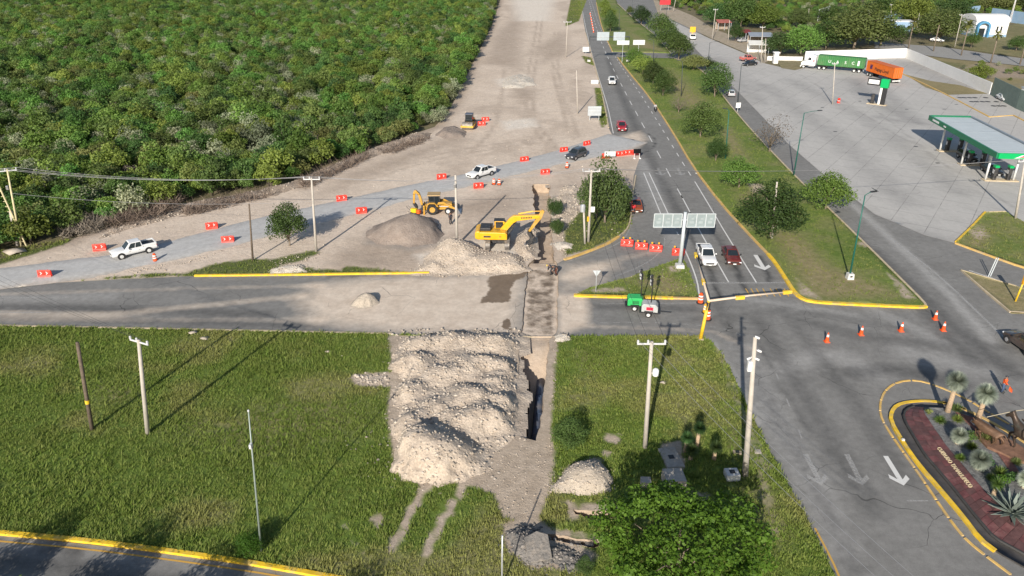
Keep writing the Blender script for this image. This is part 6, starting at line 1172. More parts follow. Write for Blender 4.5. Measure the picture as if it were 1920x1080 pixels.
n3, t3 = upole('N3', (490, 1037), (466, 772), 'thin grey-green lamp post with a lamp halfway up near the front kerb', M_thin, (.075, .04), name='lamp_post'); mb = MB(); q = t3 * .77; mb.box(q.x, -.1, q.z, .16, .34, .3); mb.build('lamp_head', M_ins, n3, .04); mb = MB(); mb.lathe([(.05, 0), (.07, .06), (.04, .14)], 8, t3); mb.build('finial', M_ins, n3)
upole('N6', (941, 1105), (942, 1004), 'slim steel post beside the broken asphalt rubble', M_steel, (.06, .05), z0=.1)
far_t = Vector((19.5, 22, 9.5))
for k, dx in enumerate((-.9, 0, .9)): wire(TOPS['N4'][k], far_t + Vector((dx, 0, 0)), .5, 'thin cable from the transformer pole towards the front road', M_wire, .012, 'thin lawn cables')
for k in range(3): wire(TOPS['N4'][k], TOPS['P4'][k], .9, 'thin cable from the transformer pole over the side road', M_wireb, .012, 'thin side road cables')
for k in range(3): wire(TOPS['N2'][k], Vector((-75, 78, 9.4)) + Vector((k * .5, k, 0)), .8, 'thin cable from the leaning pole towards the detour', M_wireb, .010, 'thin detour cables')
for b, t, l, arm in (((1335, 76), (1342, 17), 'concrete pole with crossarm beside the roadside trees', 1.6), ((1365, 80), (1368, 38), 'thin pole beside the red roofed shed', 0), ((1427, 119), (1430, 50), 'pole with crossarm beside the white tarpaulin shed', 1.5), ((1434, 118), (1436, 72), 'second thinner pole beside the white tarpaulin shed', 0), ((1561, 196), (1565, 118), 'lone pole with crossarm standing on the concrete forecourt', 1.2),
                     ((1790, 88), (1804, 27), 'white pole with crossarm on the lawn by the white hall', 1.6), ((1718, 64), (1724, 25), 'pole in front of the blue walled house', 0), ((1083, 214), (1081, 132), 'slim steel pole on the cleared strip beside the main road', 0), ((1061, 108), (1064, 40), 'slim pole with white top arm on the far cleared strip', 2.4), ((1262, 22), (1268, -6), 'leaning white pole near the red billboard', 0), ((1670, 40), (1671, 8), 'thin pole behind the blue walled house', 1.2), ((1515, 40), (1517, 16), 'thin pole behind the pale ruined wall', 0)):
    upole(l, b, t, l, M_cpole, (.14, .09), arm, 0, name='utility_pole')
# ---- street lamps
M_lum = mat('dark_luminaire', (.03, .032, .035), .5, 0, .1, 3)
def lamp(b, t, tip, label, m=M_gpole, base=0.0, group='street lamps along the road', r=(.11, .06), panel=False):
    p = G(*b); h = px_height(*b, t[1]); e = G(tip[0], tip[1], h + .25); root = thing('street_lamp', label, 'lamp', (p.x, p.y, .1), 0, group); lx = max(-.8, min(.8, G(t[0], t[1], h).x - p.x)); top = Vector((lx, 0, h - .1)); mb = MB(); mb.tube([(0, 0, -.1), top * .5, top], [r[0], (r[0] + r[1]) / 2, r[1]], 10); mb.build('post', m, root, smooth=True)
    d = Vector((max(-2.6, min(2.6, e.x - p.x - lx)), max(-1.2, min(1.2, e.y - p.y)) * .4, .3)); mb = MB(); mb.tube([top, top + d * .5 + Vector((0, 0, .08)), top + d], r[1] * .7, 8); mb.build('arm', m, root, smooth=True); mb = MB(); q = top + d; rz = math.atan2(d.y, d.x); mb.box(q.x, q.y, q.z - .05, .85, .34, .12, rz, 0, .8, .8); mb.build('luminaire', M_lum, root, .03)
    if panel: M = Matrix.Translation(q + Vector((.1, 0, .2))) @ Matrix.Rotation(R(25), 4, 'Y'); mb = MB(); mb.box(0, 0, 0, .75, .5, .04, 0, 0, 1, 1, M); mb.build('solar_panel', M_lum, root)
    if base: mb = MB(); mb.box(0, -.05, -.2, base, base, base * 1.15, 0, 0, .85, .85); mb.build('plinth', mat('white_concrete', (.55, .54, .52), .8, 0, .12, 3), root, .03); mb = MB(); mb.box(0, -.05 - base * .47, .35, .25, .04, .18); mb.build('access_panel', M_trim, root)
    return root
lamp((1592, 524), (1622, 366), (1634, 357), 'tall green lamp post on a white plinth near the median tip', base=.8, panel=True); lamp((1488, 330), (1508, 212), (1537, 199), 'tall green lamp post at the right median edge with its arm over the carriageway')
lamp((1360, 300), (1367, 208), (1350, 196), 'green lamp post on the median with its arm over the main road'); lamp((1382, 210), (1390, 123), (1400, 118), 'dark lamp post with a white sign on it at the carriageway edge', mat('dark_post', (.05, .06, .065), .5)); lamp((1277, 182), (1280, 116), (1270, 112), 'thin lamp post behind the dense median tree row', MATS['dark_post'])
lamp((1225, 117), (1226, 76), (1216, 73), 'thin lamp post beside the median crossover', MATS['dark_post']); lamp((1328, 114), (1331, 80), (1345, 73), 'lamp post beside the small carriageway tree', MATS['dark_post']); lamp((1161, 66), (1161, 16), (1154, 12), 'far lamp post on the upper median', MATS['dark_post']); lamp((1186, 34), (1186, -4), (1178, -8), 'farthest lamp post on the upper median', MATS['dark_post']); lamp((1249, 34), (1250, 14), (1256, 10), 'lamp post near the red billboard', MATS['dark_post'])
mb = MB(); q = G(1382, 210); mb.box(0, -.2, .9, 1.0, .06, 1.1); mb.tube([(0, -.1, 0), (0, -.1, 1.6)], .04, 6); o = mb.build('notice_sign', M_plate, None); o.location = (q.x, q.y - .1, .1); tag(o, 'square white notice at the foot of the dark lamp post', 'sign')
# ---- barriers, drums, cones
def plastic(n, c): return mat(n, c, .45, 0, .1, 2, dirt=((.45, .34, .27), .3))
M_red = plastic('red_plastic', (.74, .03, .014)); M_ora = plastic('orange_plastic', (.75, .085, .012)); M_refl = mat('white_reflective', (.78, .78, .76), .45, 0, .05, 3); M_amb = mat('amber_lamp', (.85, .38, .02), .35, 0, .05, 3)
def make_barrier():
    root = link('plastic_barrier', None); prof = [(-.26, .0), (-.26, .14), (-.17, .30), (-.10, .92), (-.07, 1.0), (.07, 1.0), (.10, .92), (.17, .30), (.26, .14), (.26, 0)]; L = .95; n = len(prof)
    mb = MB(); mb.add([(-L, y, z) for y, z in prof] + [(L, y, z) for y, z in prof], [tuple(range(n)), tuple(range(2 * n - 1, n - 1, -1))] + [(i, i + n, (i + 1) % n + n, (i + 1) % n) for i in range(n)]); mb.build('shell', M_red, root, .025)
    for y in (-1, 1):
        for x in (-.42, .42):
            mb = MB(); P = lambda u, v: (x + u, y * (.176 - .076 * (v - .28) / .64 + .006), v)
            mb.add([P(-.17, .78), P(-.06, .78), P(.14, .60), P(-.06, .42), P(-.17, .42), P(.03, .60)], [(0, 1, 2, 5), (5, 2, 3, 4)]); mb.build('chevron', M_refl, root)
    for x in (-.55, .55): mb = MB(); mb.tube([(x, 0, .99), (x, 0, 1.04)], .08, 8); mb.build('filler_cap', M_red, root)
    mb = MB(); mb.box(L + .03, 0, .1, .08, .12, .8); mb.build('joint', M_red, root); return root
bar0 = make_barrier(); used_b = [False]
def barrier(x, y, rz, label, group, amb=False, z=.05):
    o = bar0 if not used_b[0] else copy_tree(bar0); used_b[0] = True; p = G(x, y); o.location = (p.x, p.y, z); o.rotation_euler = (0, 0, rz); o.scale = (.8, .85, .88); tag(o, label, 'barrier', group)
    if amb:
        for k, xx in enumerate((-.6, .45)[:amb]): l = thing('warning_lamp', 'amber warning lamp on top of the red barrier across the slip lane', 'lamp', (p.x + math.cos(rz) * xx * .8, p.y + math.sin(rz) * xx * .8, z + .88), 0, 'amber lamps on the slip lane barriers'); mb = MB(); mb.tube([(0, 0, -.02), (0, 0, .12)], .07, 8); mb.build('socket', M_trim, l); mb = MB(); mb.lathe([(.1, .1), (.12, .16), (.12, .28), (.06, .34)], 10); mb.build('lens', M_amb, l, smooth=True)
    return o
fa = 'red barrier with white chevrons on the forest side of the detour road'; na_ = 'red barrier with white chevrons on the side of the detour facing the dirt site'
for x, y, a, l in ((188, 471, 14, fa), (398, 430, 16, fa), (641, 378, 16, fa), (828, 337, 16, fa), (983, 304, 20, fa), (1057, 286, 24, fa), (1100, 274, 34, fa), (86, 521, 2, na_), (428, 456, 10, na_), (678, 401, 14, na_), (897, 354, 14, na_), (1022, 328, 16, na_)): barrier(x, y, R(a), l, l.replace('barrier', 'barriers'), False, .12)
lr = 'red barrier in the closed row beside the white double board'
for x, y in ((1136, 297), (1162, 293), (1176, 291), (1192, 290)): barrier(x, y, R(12), lr, 'barriers in the row by the white double board')
ls = 'red barrier with amber lamps closing the slip lane'
for x, y, a, n in ((1175, 461, -8, 2), (1202, 467, -8, 2), (1229, 471, -9, 2), (1271, 478, -4, 1)): barrier(x, y, R(a), ls, 'barriers across the slip lane', n, .01)
for k in range(2): barrier(903 + k * 7, 236 - k * 8, R(6), ('red barrier parked in front beside the soil roller', 'red barrier parked behind its twin beside the soil roller')[k], 'spare barriers', False, .08)
def make_drum(body, name='traffic_drum'):
    root = link(name, None); mb = MB(); mb.lathe([(.31, 0), (.31, .05), (.26, .06), (.25, .35), (.235, .36), (.225, .62), (.21, .63), (.20, .88), (.13, .95), (.12, 1.03), (.05, 1.06)], 14); mb.build('body', body, root, smooth=False)
    for z, r in ((.40, .242), (.68, .218)): mb = MB(); mb.lathe([(r, 0), (r - .006, .14)], 14, (0, 0, z)); mb.build('reflective_band', M_refl, root)
    mb = MB(); mb.lathe([(.38, 0), (.38, .06), (.33, .08)], 14); mb.build('base', M_trim, root); return root
dr0 = make_drum(M_ora); ud = [False]
def drum(x, y, label, z=.05, s=1.0):
    o = dr0 if not ud[0] else copy_tree(dr0); ud[0] = True; p = G(x, y); o.location = (p.x, p.y, z); o.scale = (s,) * 3; return tag(o, label, 'drum')
drum(292, 491, 'orange traffic drum behind the left white pickup', .1); drum(926, 347, 'orange traffic drum standing left of its twin by the detour', .1); drum(936, 348, 'orange traffic drum standing right of its twin by the detour', .1); drum(1063, 316, 'orange traffic drum beside the graphite suv', .1); drum(1313, 568, 'orange and white drum behind the yellow signal mast', .01, 1.15); drum(1326, 599, 'orange and white drum in the cluster beside the signal mast', .01, 1.2)
yd = make_drum(M_amb, 'yellow_drum'); p = G(1322, 586); yd.location = (p.x, p.y, .01); tag(yd, 'yellow drum behind the orange one at the signal mast', 'drum')
def make_cone():
    root = link('traffic_cone', None); mb = MB(); mb.lathe([(.19, .04), (.05, .86), (.035, .9)], 12); mb.build('body', M_ora, root, smooth=False); mb = MB(); mb.box(0, 0, 0, .46, .46, .05); mb.build('base', M_ora, root, .01); mb = MB(); mb.lathe([(.118, 0), (.088, .2)], 12, (0, 0, .52)); mb.build('reflective_band', M_refl, root); return root
cn0 = make_cone(); uc = [False]
def cone(x, y, label, group, s=1.0):
    o = cn0 if not uc[0] else copy_tree(cn0); uc[0] = True; p = G(x, y); o.location = (p.x, p.y, .01); o.scale = (s,) * 3; return tag(o, label, 'cone', group)
for i, (x, y) in enumerate(((1550, 641), (1614, 628), (1689, 621), (1768, 620), (1753, 599))): cone(x, y, ('orange cone at the open end of the junction cone line', 'second orange cone of the junction line', 'middle orange cone of the junction line', 'orange cone in front of the lone rear cone', 'orange cone set back near the median tip')[i], 'cones across the junction', 1.15)
for k in range(8): cone(1106.5 + k * .9, 27 + k * 4.8, 'red-orange cone in the line on the far main road', 'cones on the far main road', 1.3)
# ---- signs
M_back = mat('sign_back', (.27, .32, .33), .55, .2, .1, 1.2); M_galv = mat('sign_frame', (.58, .62, .64), .45, .3, .1, 2)
def overhead_sign():
    p = G(1274, 503); h = px_height(1274, 503, 405); root = thing('overhead_sign', 'overhead sign seen from behind with six grey-green panels on one post', 'sign', (p.x, p.y, .1)); z1 = px_height(1274, 503, 403); z0 = px_height(1274, 503, 428); mb = MB(); mb.tube([(0, 0, -.1), (0, 0, z1 + .25)], [.24, .18], 14); mb.build('post', M_galv, root, smooth=True); mb = MB(); mb.box(0, 0, -.25, 1.1, 1.0, .7, 0, 0, .85, .85); mb.build('plinth', MATS['white_concrete'], root, .04)
    s = px_scale(503) * (1 + z1 / 60); w = 122 / 2 / 17.3
    for sd in (-1, 1):
        for k in range(3):
            x = sd * (.35 + (k + .5) * (w - .35) / 3); mb = MB(); mb.box(x, .12, z0, (w - .35) / 3 - .04, .04, z1 - z0); pn = mb.build('panel', M_back, root); mb = MB(); mb.box(x, .085, z0 + .45, .5, .02, .28); mb.box(x + .1, .085, z0 + .95, .32, .02, .2); mb.build('bracket', mat('bracket_grey', (.34, .39, .40), .55, .2, .1, 1.2), pn)
        mb = MB(); x0, x1 = sd * .32, sd * (w + .03)
        for z in (z0 - .03, z1 - .03): mb.box((x0 + x1) / 2, .06, z, abs(x1 - x0), .09, .09)
        for k in range(4): mb.box(x0 + (x1 - x0) * k / 3, .06, z0, .09, .085, z1 - z0)
        mb.build('frame', M_galv, root)
    mb = MB(); mb.tube([(-w, .3, (z0 + z1) / 2), (w, .3, (z0 + z1) / 2)], .09, 8); mb.build('truss', M_galv, root)
overhead_sign()
def board(x, y, px0, px1, y0, y1, label, m, posts=2, frame=True, name='road_sign', lines=None):
    """board standing at ground pixel (x,y) and filling the pixel box in the plane facing the camera's side"""
    p = G(x, y); z1 = px_height(x, y, y0); z0 = px_height(x, y, y1); s = px_scale(y) * (CH / (CH - (z0 + z1) / 2 * .8)); w = (px1 - px0) / s; cx = ((px0 + px1) / 2 - x) / s
    root = thing(name, label, 'sign', (p.x, p.y, 0)); mb = MB(); mb.box(cx, 0, z0, w, .06, z1 - z0); mb.build('board', m, root); mb = MB()
    for k in range(posts): xx = cx + (0 if posts == 1 else (-.35 + .7 * k) * w); mb.tube([(xx, .06, -.05), (xx, .06, z1)], .06, 6)
    mb.build('post', M_galv, root)
    if lines:
        for zf in lines: mb = MB(); mb.box(cx, -.05, z0 + (z1 - z0) * zf, w * .96, .05, .08); mb.build('rail', M_galv, root)
    return root
M_wb = mat('white_board', (.56, .58, .58), .5, 0, .05, 1); board(1114, 226, 1101, 1127, 199, 217, 'silver backed road sign beside the main road shoulder', mat('silver_back', (.45, .48, .50), .4, .3, .08, 1), 2, lines=(.15, .5, .85)); board(1130, 298, 1133, 1154, 284, 293, 'white double board above the red barrier row', M_wb, 1); 
def bboard():
    p = G(1194, 297); root = thing('message_board', 'black trailer message board at the end of the barrier row', 'board', (p.x, p.y, 0), R(5)); mb = MB(); mb.box(0, 0, .9, 1.25, .12, .75); mb.build('screen', mat('black_screen', (.006, .006, .007), .3, 0, .1, 3), root, .02); mb = MB(); mb.box(0, .08, .85, 1.35, .08, .85); mb.build('frame', M_trim, root)
    for x in (-.5, .5): mb = MB(); mb.tube([(x, 0, .05), (x * .8, .05, 1.0)], .04, 6); mb.box(x, -.15, 0, .3, .5, .12); mb.build('foot', M_refl, root)
bboard()
def gantry():
    a = G(1104, 116); b = G(1177, 116); h = px_height(1104, 116, 69); root = thing('sign_gantry', 'dark portal gantry with pale sign backs over the far main road', 'gantry', (a.x, a.y, 0)); d = b - a; mb = MB(); mb.tube([(0, 0, -.1), (0, 0, h), (d.x, d.y, h), (d.x, d.y, -.1)], .2, 8); mb.build('portal', MATS['dark_post'], root)
    for t, w in ((.33, 3.6), (.74, 3.4)): c = d * t; mb = MB(); mb.box(c.x, c.y - .3, h - 1.0, w, .1, 2.4); pn = mb.build('sign_panel', mat('panel_back_grey', (.36, .41, .44), .5, .2, .1, 1), root); mb = MB(); mb.box(c.x, c.y - .4, h - .1, w, .1, .14); mb.box(c.x - w * .2, c.y - .4, h - 1.0, .12, .1, 2.4); mb.build('rail', M_steel, pn)
    for q in (Vector((0, 0, 0)), d): mb = MB(); mb.box(q.x, q.y, -.1, .9, .9, .7); mb.build('plinth', MATS['white_concrete'], root, .04)
gantry(); board(1180, 119, 1151, 1177, 76, 84, 'white name board on the left of the median post', M_wb, 1); board(1181, 119.5, 1185, 1210, 75, 84, 'white name board on the right of the median post', M_wb, 1); board(1098, 101, 1092, 1105, 88, 97, 'white board at the far road shoulder', M_wb, 1); board(1113, 158, 1108, 1122, 150, 157, 'small pale board at the shoulder near the white pickup', M_galv, 2)
bb = board(1246, 20, 1235, 1257, 0, 9, 'red and white billboard beside the far right road', mat('billboard_red', (.45, .03, .04), .5, 0, .1, .3), 2, name='billboard'); mb = MB(); mb.box(0, -.06, 5.0, 3.0, .04, 1.0); mb.build('white_print', M_wb, bb)
sg = thing('yield_sign', 'triangular give way sign seen from behind on the slip lane edge', 'sign', at(1117, 548, .1)); mb = MB(); mb.tube([(0, 0, 0), (0, 0, 2.5)], .04, 8); mb.build('post', M_steel, sg); mb = MB(); mb.prism([(-.45, 2.55), (.45, 2.55), (0, 1.8)], .05, .07); mb.build('plate', M_galv, sg)
# ---- signal masts
def signal_head(parent, q, rz=0.0, face=None):
    mb = MB(); mb.box(q[0], q[1], q[2], .95, .3, .36, rz); o = mb.build('signal_head', M_ky, parent, .04)
    for k in (-.3, 0, .3): mb = MB(); c, s = math.cos(rz), math.sin(rz); f = 1; cx, cy = q[0] + k * c - f * .16 * -s, q[1] + k * s + f * .16 * c; mb.tube([(cx, cy, q[2] + .18), (cx - f * .2 * s, cy + f * .2 * c, q[2] + .18)], .13, 10, False); mb.build('visor', M_trim, o)
def mast():
    p = G(1313, 637); h = px_height(1313, 637, 566); root = thing('traffic_signal', 'yellow signal mast with two long pale arms at the junction corner', 'traffic signal', (p.x, p.y, .1)); top = Vector((.35, 0, h)); mb = MB(); mb.tube([(0, 0, -.1), top * .5, top], [.2, .17, .15], 12); mb.build('post', M_ky, root, smooth=True); M_arm = mat('pale_pink_arm', (.58, .47, .36), .5, 0, .1, 1); mb = MB(); mb.box(0, 0, -.05, .6, .6, .12); mb.build('foot', M_kp, root)
    for e in (G(1481, 547, h + .3), G(1304, 476, h + .3)):
        d = e - Vector((p.x, p.y, .1)) - top; mb = MB(); mb.tube([top, top + d * .5 + Vector((0, 0, .08)), top + d], [.13, .10, .07], 8); mb.build('arm', M_arm, root, smooth=True); rz = math.atan2(d.y, d.x)
        for t in (.38, .97): q = top + d * t; signal_head(root, (q.x, q.y, q.z - .2), rz)
    mb = MB(); mb.box(.35, 0, h - 1.0, .35, .3, .9); mb.build('side_signal', M_trim, root, .03)
mast()
def mast2():
    root = thing('traffic_signal', 'short yellow signal post with orange head on the dry grass island', 'traffic signal', at(1903, 567, .1)); h = px_height(1903, 567, 519); mb = MB(); mb.tube([(0, 0, -.1), (.25, 0, h)], [.1, .08], 10); mb.build('post', M_ky, root, smooth=True); mb = MB(); mb.box(.25, -.1, h - .9, .45, .3, 1.1); hd_ = mb.build('signal_head', M_amb, root, .03)
    for k in range(3): mb = MB(); mb.tube([(.25, -.25, h - .72 + k * .35), (.25, -.45, h - .72 + k * .35)], .14, 10); mb.build('lens', M_tl if k == 2 else M_trim, hd_)
mast2()
pr = thing('steel_posts', 'pair of bare pale steel posts on the edge of the dry grass island', 'posts', at(1855, 518, .1)); h = px_height(1855, 518, 485)
for x in (-.12, .12): mb = MB(); mb.tube([(x, 0, -.1), (x + .3, 0, h)], .06, 8); mb.build('post', M_galv, pr)
# ---- concrete boxes under the lush tree
M_box = mat('stained_concrete', (.40, .36, .31), .9, 0, .2, 2, .01, dirt=((.16, .14, .12), .6))
def cbox(x, y, w, d, h, label, m, rz=0.0, lid=None):
    root = thing('concrete_box', label, 'box', at(x, y, .08), rz); mb = MB(); mb.box(0, 0, 0, w, d, h); mb.build('body', m, root, .03)
    mb = MB(); mb.box(0, 0, h, w * .96, d * .96, .05); mb.build('lid', m, root, .01)
    if lid: mb = MB(); mb.box(0, 0, h + .05, lid, lid, .03); mb.build('hatch', M_trim, root)
cbox(1262, 913, 1.5, 1.5, 1.0, 'large stained concrete box under the lush tree', M_box, R(3)); cbox(1258, 862, 1.4, 2.4, .15, 'flat grey concrete slab with a dark hole beside the concrete box', M_box, R(8), .42); cbox(1371, 898, 1.0, .9, .55, 'white utility box with a black hatch beside the tall camera pole', MATS['white_concrete'], R(3), .4); cbox(1210, 912, .75, .7, .5, 'small weathered concrete box left of the large one', M_box, R(-3)); cbox(1382, 852, .7, .4, .12, 'small open brick frame on the lawn near the camera pole', mat('tan_frame', (.42, .34, .24), .8), R(-10), .3); cbox(1420, 850, .5, .45, .1, 'small grey manhole slab on the lawn verge', M_box)
# ---- yuccas, agave, rosettes
M_yuc = leafmat('yucca_grey', (.26, .30, .24), (.48, .52, .43), .12, .01); M_aga = leafmat('agave_blue', (.19, .24, .20), (.36, .41, .36), .1, .01); M_ros = leafmat('rosette_green', (.07, .12, .02), (.20, .26, .06), .2, .02); M_ytr = mat('yucca_trunk', (.40, .29, .19), .95, 0, .3, 6, .02)
def spikes(c, n, L, w, seed, lo=-.6, hi=1.57, thick=0.0):
    rs = np.random.RandomState(seed); V = []; F = []
    for k in range(n):
        a = k * 2.39996; e = lo + (hi - lo) * (k + .5) / n if False else math.asin(max(-1, min(1, math.sin(lo) + (math.sin(hi) - math.sin(lo)) * (k + .5) / n))); d = np.array([math.cos(a) * math.cos(e), math.sin(a) * math.cos(e), math.sin(e)]); s = np.cross(d, (0, 0, 1)); s /= np.linalg.norm(s) + 1e-6; l = L * rs.uniform(.85, 1.1); m = c + d * l * .45; t = c + d * l + np.array([0, 0, -.06 * l]); u = np.cross(s, d) * thick; b = len(V)
        V += [c - s * w * .3, c + s * w * .3, m - s * w * .5 + u, m + s * w * .5 + u, t, m - u * .6]; F += [(b, b + 5, b + 3, b + 1), (b, b + 2, b + 4, b + 5), (b + 5, b + 4, b + 3, b + 3)] if False else [(b, b + 1, b + 3, b + 2), (b + 2, b + 3, b + 4, b + 4)]
    F2 = [f if f[2] != f[3] else f for f in F]; me = bpy.data.meshes.new('foliage'); me.from_pydata([tuple(v) for v in V], [], [f if f[2] != f[3] else f[:3] for f in F2]); return me
ZT = .75
def yucca(b, hc, r, label, z=ZT, n=1100, m=None, w=.06):
    p = G(*b, z); root = thing('yucca', label, 'yucca', (p.x, p.y, z), 0); hz = hc; mb = MB(); mb.tube([(0, 0, -.3), (.02, 0, hz * .4), (.05, 0, hz)], [.26 if hz > 2 else .2, .2 if hz > 2 else .15, .18 if hz > 2 else .14], 10); mb.build('trunk', M_ytr, root, smooth=True); me = spikes(np.array([.05, 0, hz + .1]), n, r, w, int(b[0]), -1.35); me.materials.append(m or M_yuc); link('foliage', me, root); return root
yucca((1776, 772), 2.9, .95, 'tall single trunk yucca at the tip of the planter'); yucca((1833, 786), 2.4, .95, 'tall dark stemmed yucca beside the white spotlight'); yucca((1793, 832), .7, .7, 'small round yucca in the middle of the planter'); yucca((1831, 880), .8, .85, 'round grey yucca above the planter lettering'); yucca((1862, 928), .9, .6, 'stubby forked yucca near the big agave', .75, 120, M_ros); yucca((1918, 915), .7, .7, 'grey yucca behind the big agave')
p = G(1897, 962, .7); ag = thing('agave', 'big blue-grey agave spreading over the maroon tiles', 'agave', (p.x, p.y, .6)); me = spikes(np.array([0, 0, .12]), 46, 1.75, .3, 5, .05, 1.5); me.materials.append(M_aga); q = link('leaves', me, ag); q.modifiers.new('t', 'SOLIDIFY').thickness = .03; mb = MB(); mb.lathe([(.3, -.1), (.28, .2), (.1, .4)], 10); mb.build('core', M_aga, ag, smooth=True)
for i, (x, y, r, l) in enumerate(((1762, 792, .62, 'green rosette plant at the planter corner'), (1795, 790, .6, 'green rosette beside the tall yucca trunk'), (1848, 828, .85, 'large spiky green rosette by the statue'), (1800, 862, .5, 'yellow-green rosette just above the lettering'), (1858, 900, .5, 'rosette between the round yucca and the forked one'), (1793, 770, .7, 'dark spiky rosette behind the tall yucca'), (1875, 890, .7, 'leafy rosette at the statue base'), (1822, 842, .6, 'dark green rosette between two round yuccas'), (1905, 870, .5, 'small rosette beside the statue hooves'))):
    p = G(x, y, ZT); o = thing('rosette_plant', l, 'plant', (p.x, p.y, ZT)); me = spikes(np.array([0, 0, .1]), 90, r, .075, 50 + i, .0, 1.5); me.materials.append((M_ros, M_ros, LM[3])[i % 3]); link('foliage', me, o)
for i, (x, y, w, l) in enumerate(((1815, 825, 1.4, 'low leafy shrub between the planter yuccas'), (1872, 912, 1.5, 'bright leafy shrub beside the forked yucca'), (1740, 775, .6, 'tiny yellowish shrub at the gravel corner'), (1850, 870, 1.2, 'dark low shrub behind the round grey yucca'), (1895, 900, 1.2, 'low shrub in front of the statue base'))):
    o = plant('garden_shrub', 700 + i, .8 * w, w, 7, 420, (.08, .2), LM[(1, 5, 3, 2, 1)[i]], .05, M_barkd, 1, .1, 0, .8, 3); p = G(x, y, ZT); o.location = (p.x, p.y, ZT - .05); tag(o, l, 'shrub')
for i, (x, y, hh_) in enumerate(((1284, 848, 1.3), (1306, 838, 1.7), (1338, 862, 1.1), (1294, 862, .8))): yucca((x, y), hh_, .62, ('slim young yucca beside the flat concrete slab', 'tallest young yucca on the right lawn', 'short young yucca nearest the camera pole', 'stub yucca between the two taller ones')[i], .12, 260, LM[2], .06)
# ---- planter island
M_tile = mat('maroon_tile', (.13, .05, .05), .6, 0, .35, 1.6, .004, dirt=((.28, .17, .15), .5)); M_tile2 = mat('dark_maroon_tile', (.10, .05, .048), .65, 0, .3, 2); M_walk = mat('dark_pavement', (.085, .08, .078), .8, 0, .2, 2, .004); M_gvl = heapmat('planter_gravel', (.14, .14, .14), (.28, .28, .27), (.10, .10, .10), 6); M_kblk = mat('black_kerb', (.05, .048, .046), .7, 0, .2, 2)
PKO = [(1669, 791), (1671, 774), (1681, 762), (1702, 756), (1734, 754), (1767, 757), (1810, 770), (1880, 806), (2000, 885), (2150, 990), (2200, 1150), (2040, 1130), (1920, 1066), (1865, 1035), (1836, 1013), (1804, 970), (1763, 921), (1722, 874), (1692, 831)]
isl = sheet('planter_pavement', smooth_line(GP(PKO), 1, True), .14, M_walk, 1.0, (), None, skirt=.2)
kerb(PKO[13:] + PKO[:7], M_ky, .3, .19, sm=1); kerb([(1767, 757), (1810, 770), (1880, 806), (2000, 885)], M_ko, .3, .19)
kb = ribbon('lane_separator', smooth_line(GP([(1895, 1078), (1844, 1040), (1804, 1007), (1763, 950), (1722, 888), (1681, 831), (1657, 795), (1650, 776), (1650, 756), (1657, 736), (1673, 721), (1698, 713), (1730, 715), (1767, 728), (1812, 748), (1857, 776), (1900, 800)]), 2), .17, .004, M_ko, None, 'structure', .07, (1.45, .12))
IL = [(1714, 762), (1698, 768), (1694, 780), (1700, 795), (1734, 852), (1783, 909), (1828, 966), (1865, 1009), (1920, 1039), (2010, 1085)]; TL = [(1733, 764), (1732, 768), (1732, 773), (1742, 788), (1771, 831), (1815, 884), (1855, 930), (1888, 960), (1935, 990), (2015, 1040)]
plr = thing('planter', 'raised planter with maroon tiled bank and gold lettering', 'planter', (*G(1830, 900)[:2], 0)); po = Vector(plr.location)
def rail(px, z, n=60):
    l = [G(*q, z) for q in px]; d = [0]; 
    for i in range(1, len(l)): d.append(d[-1] + (l[i] - l[i - 1]).length)
    out = []
    for k in range(n + 1):
        t = d[-1] * k / n; i = max(j for j in range(len(d)) if d[j] <= t + 1e-9); i = min(i, len(l) - 2); u = (t - d[i]) / max(1e-6, d[i + 1] - d[i]); out.append(l[i].lerp(l[i + 1], u) - po)
    return out
NB = 30; lo_ = rail(IL, .30, NB); hi_ = rail(TL, .78, NB)
mb = MB(); n_ = NB + 1; mb.add([p for p in lo_] + [p for p in hi_], [(i, i + 1, i + 1 + n_, i + n_) for i in range(NB)]); bank = mb.build('bank', M_tile2, plr)
mb = MB(); kk = rail(IL, .32, NB); mb.tube(kk, .11, 6); mb.add([p for p in lo_] + [Vector((p.x, p.y, .1)) for p in lo_], [(i, i + n_, i + 1 + n_, i + 1) for i in range(NB)]); mb.build('edging', M_kblk, plr)
rt = random.Random(5)
for i in range(NB):
    for r in range(3):
        a, b, c, d = lo_[i], lo_[i + 1], hi_[i + 1], hi_[i]; g = .035; P = lambda u, v: a.lerp(b, u).lerp(d.lerp(c, u), v)
        v0, v1 = .04 + r * .32 + .01, .04 + (r + 1) * .32 - .01; q = [P(g, v0), P(1 - g, v0), P(1 - g, v1), P(g, v1)]; nn = (q[1] - q[0]).cross(q[3] - q[0]).normalized(); nn = nn if nn.z > 0 else -nn; nn *= rt.uniform(.02, .03)
        mb = MB(); mb.add([p + nn * .2 for p in q] + [p + nn for p in q], [(4, 5, 6, 7), (0, 1, 5, 4), (1, 2, 6, 5), (2, 3, 7, 6), (3, 0, 4, 7)]); mb.build('tile', M_tile if rt.random() < .55 else M_tile2, bank)
topP = [tuple((p + po)[:2]) for p in hi_] + GP([(2150, 1080), (2120, 985), (1990, 885), (1880, 815), (1810, 776), (1770, 765)], .78)
sh = sheet('soil', topP, lambda x, y: .74 + .1 * fbm(x * .8, y * .8, 3), M_gvl, .35, (), None, 0.0, parent=plr); sh.location = -po
back = rail([(1733, 764), (1770, 765), (1810, 776), (1880, 815), (1990, 885), (2120, 985)], .78, 24); mb = MB(); mb.add(back + [Vector((p.x, p.y, .1)) for p in back], [(i, i + 1, i + 26, i + 25) for i in range(24)]); mb.build('rear_wall', M_kblk, plr)
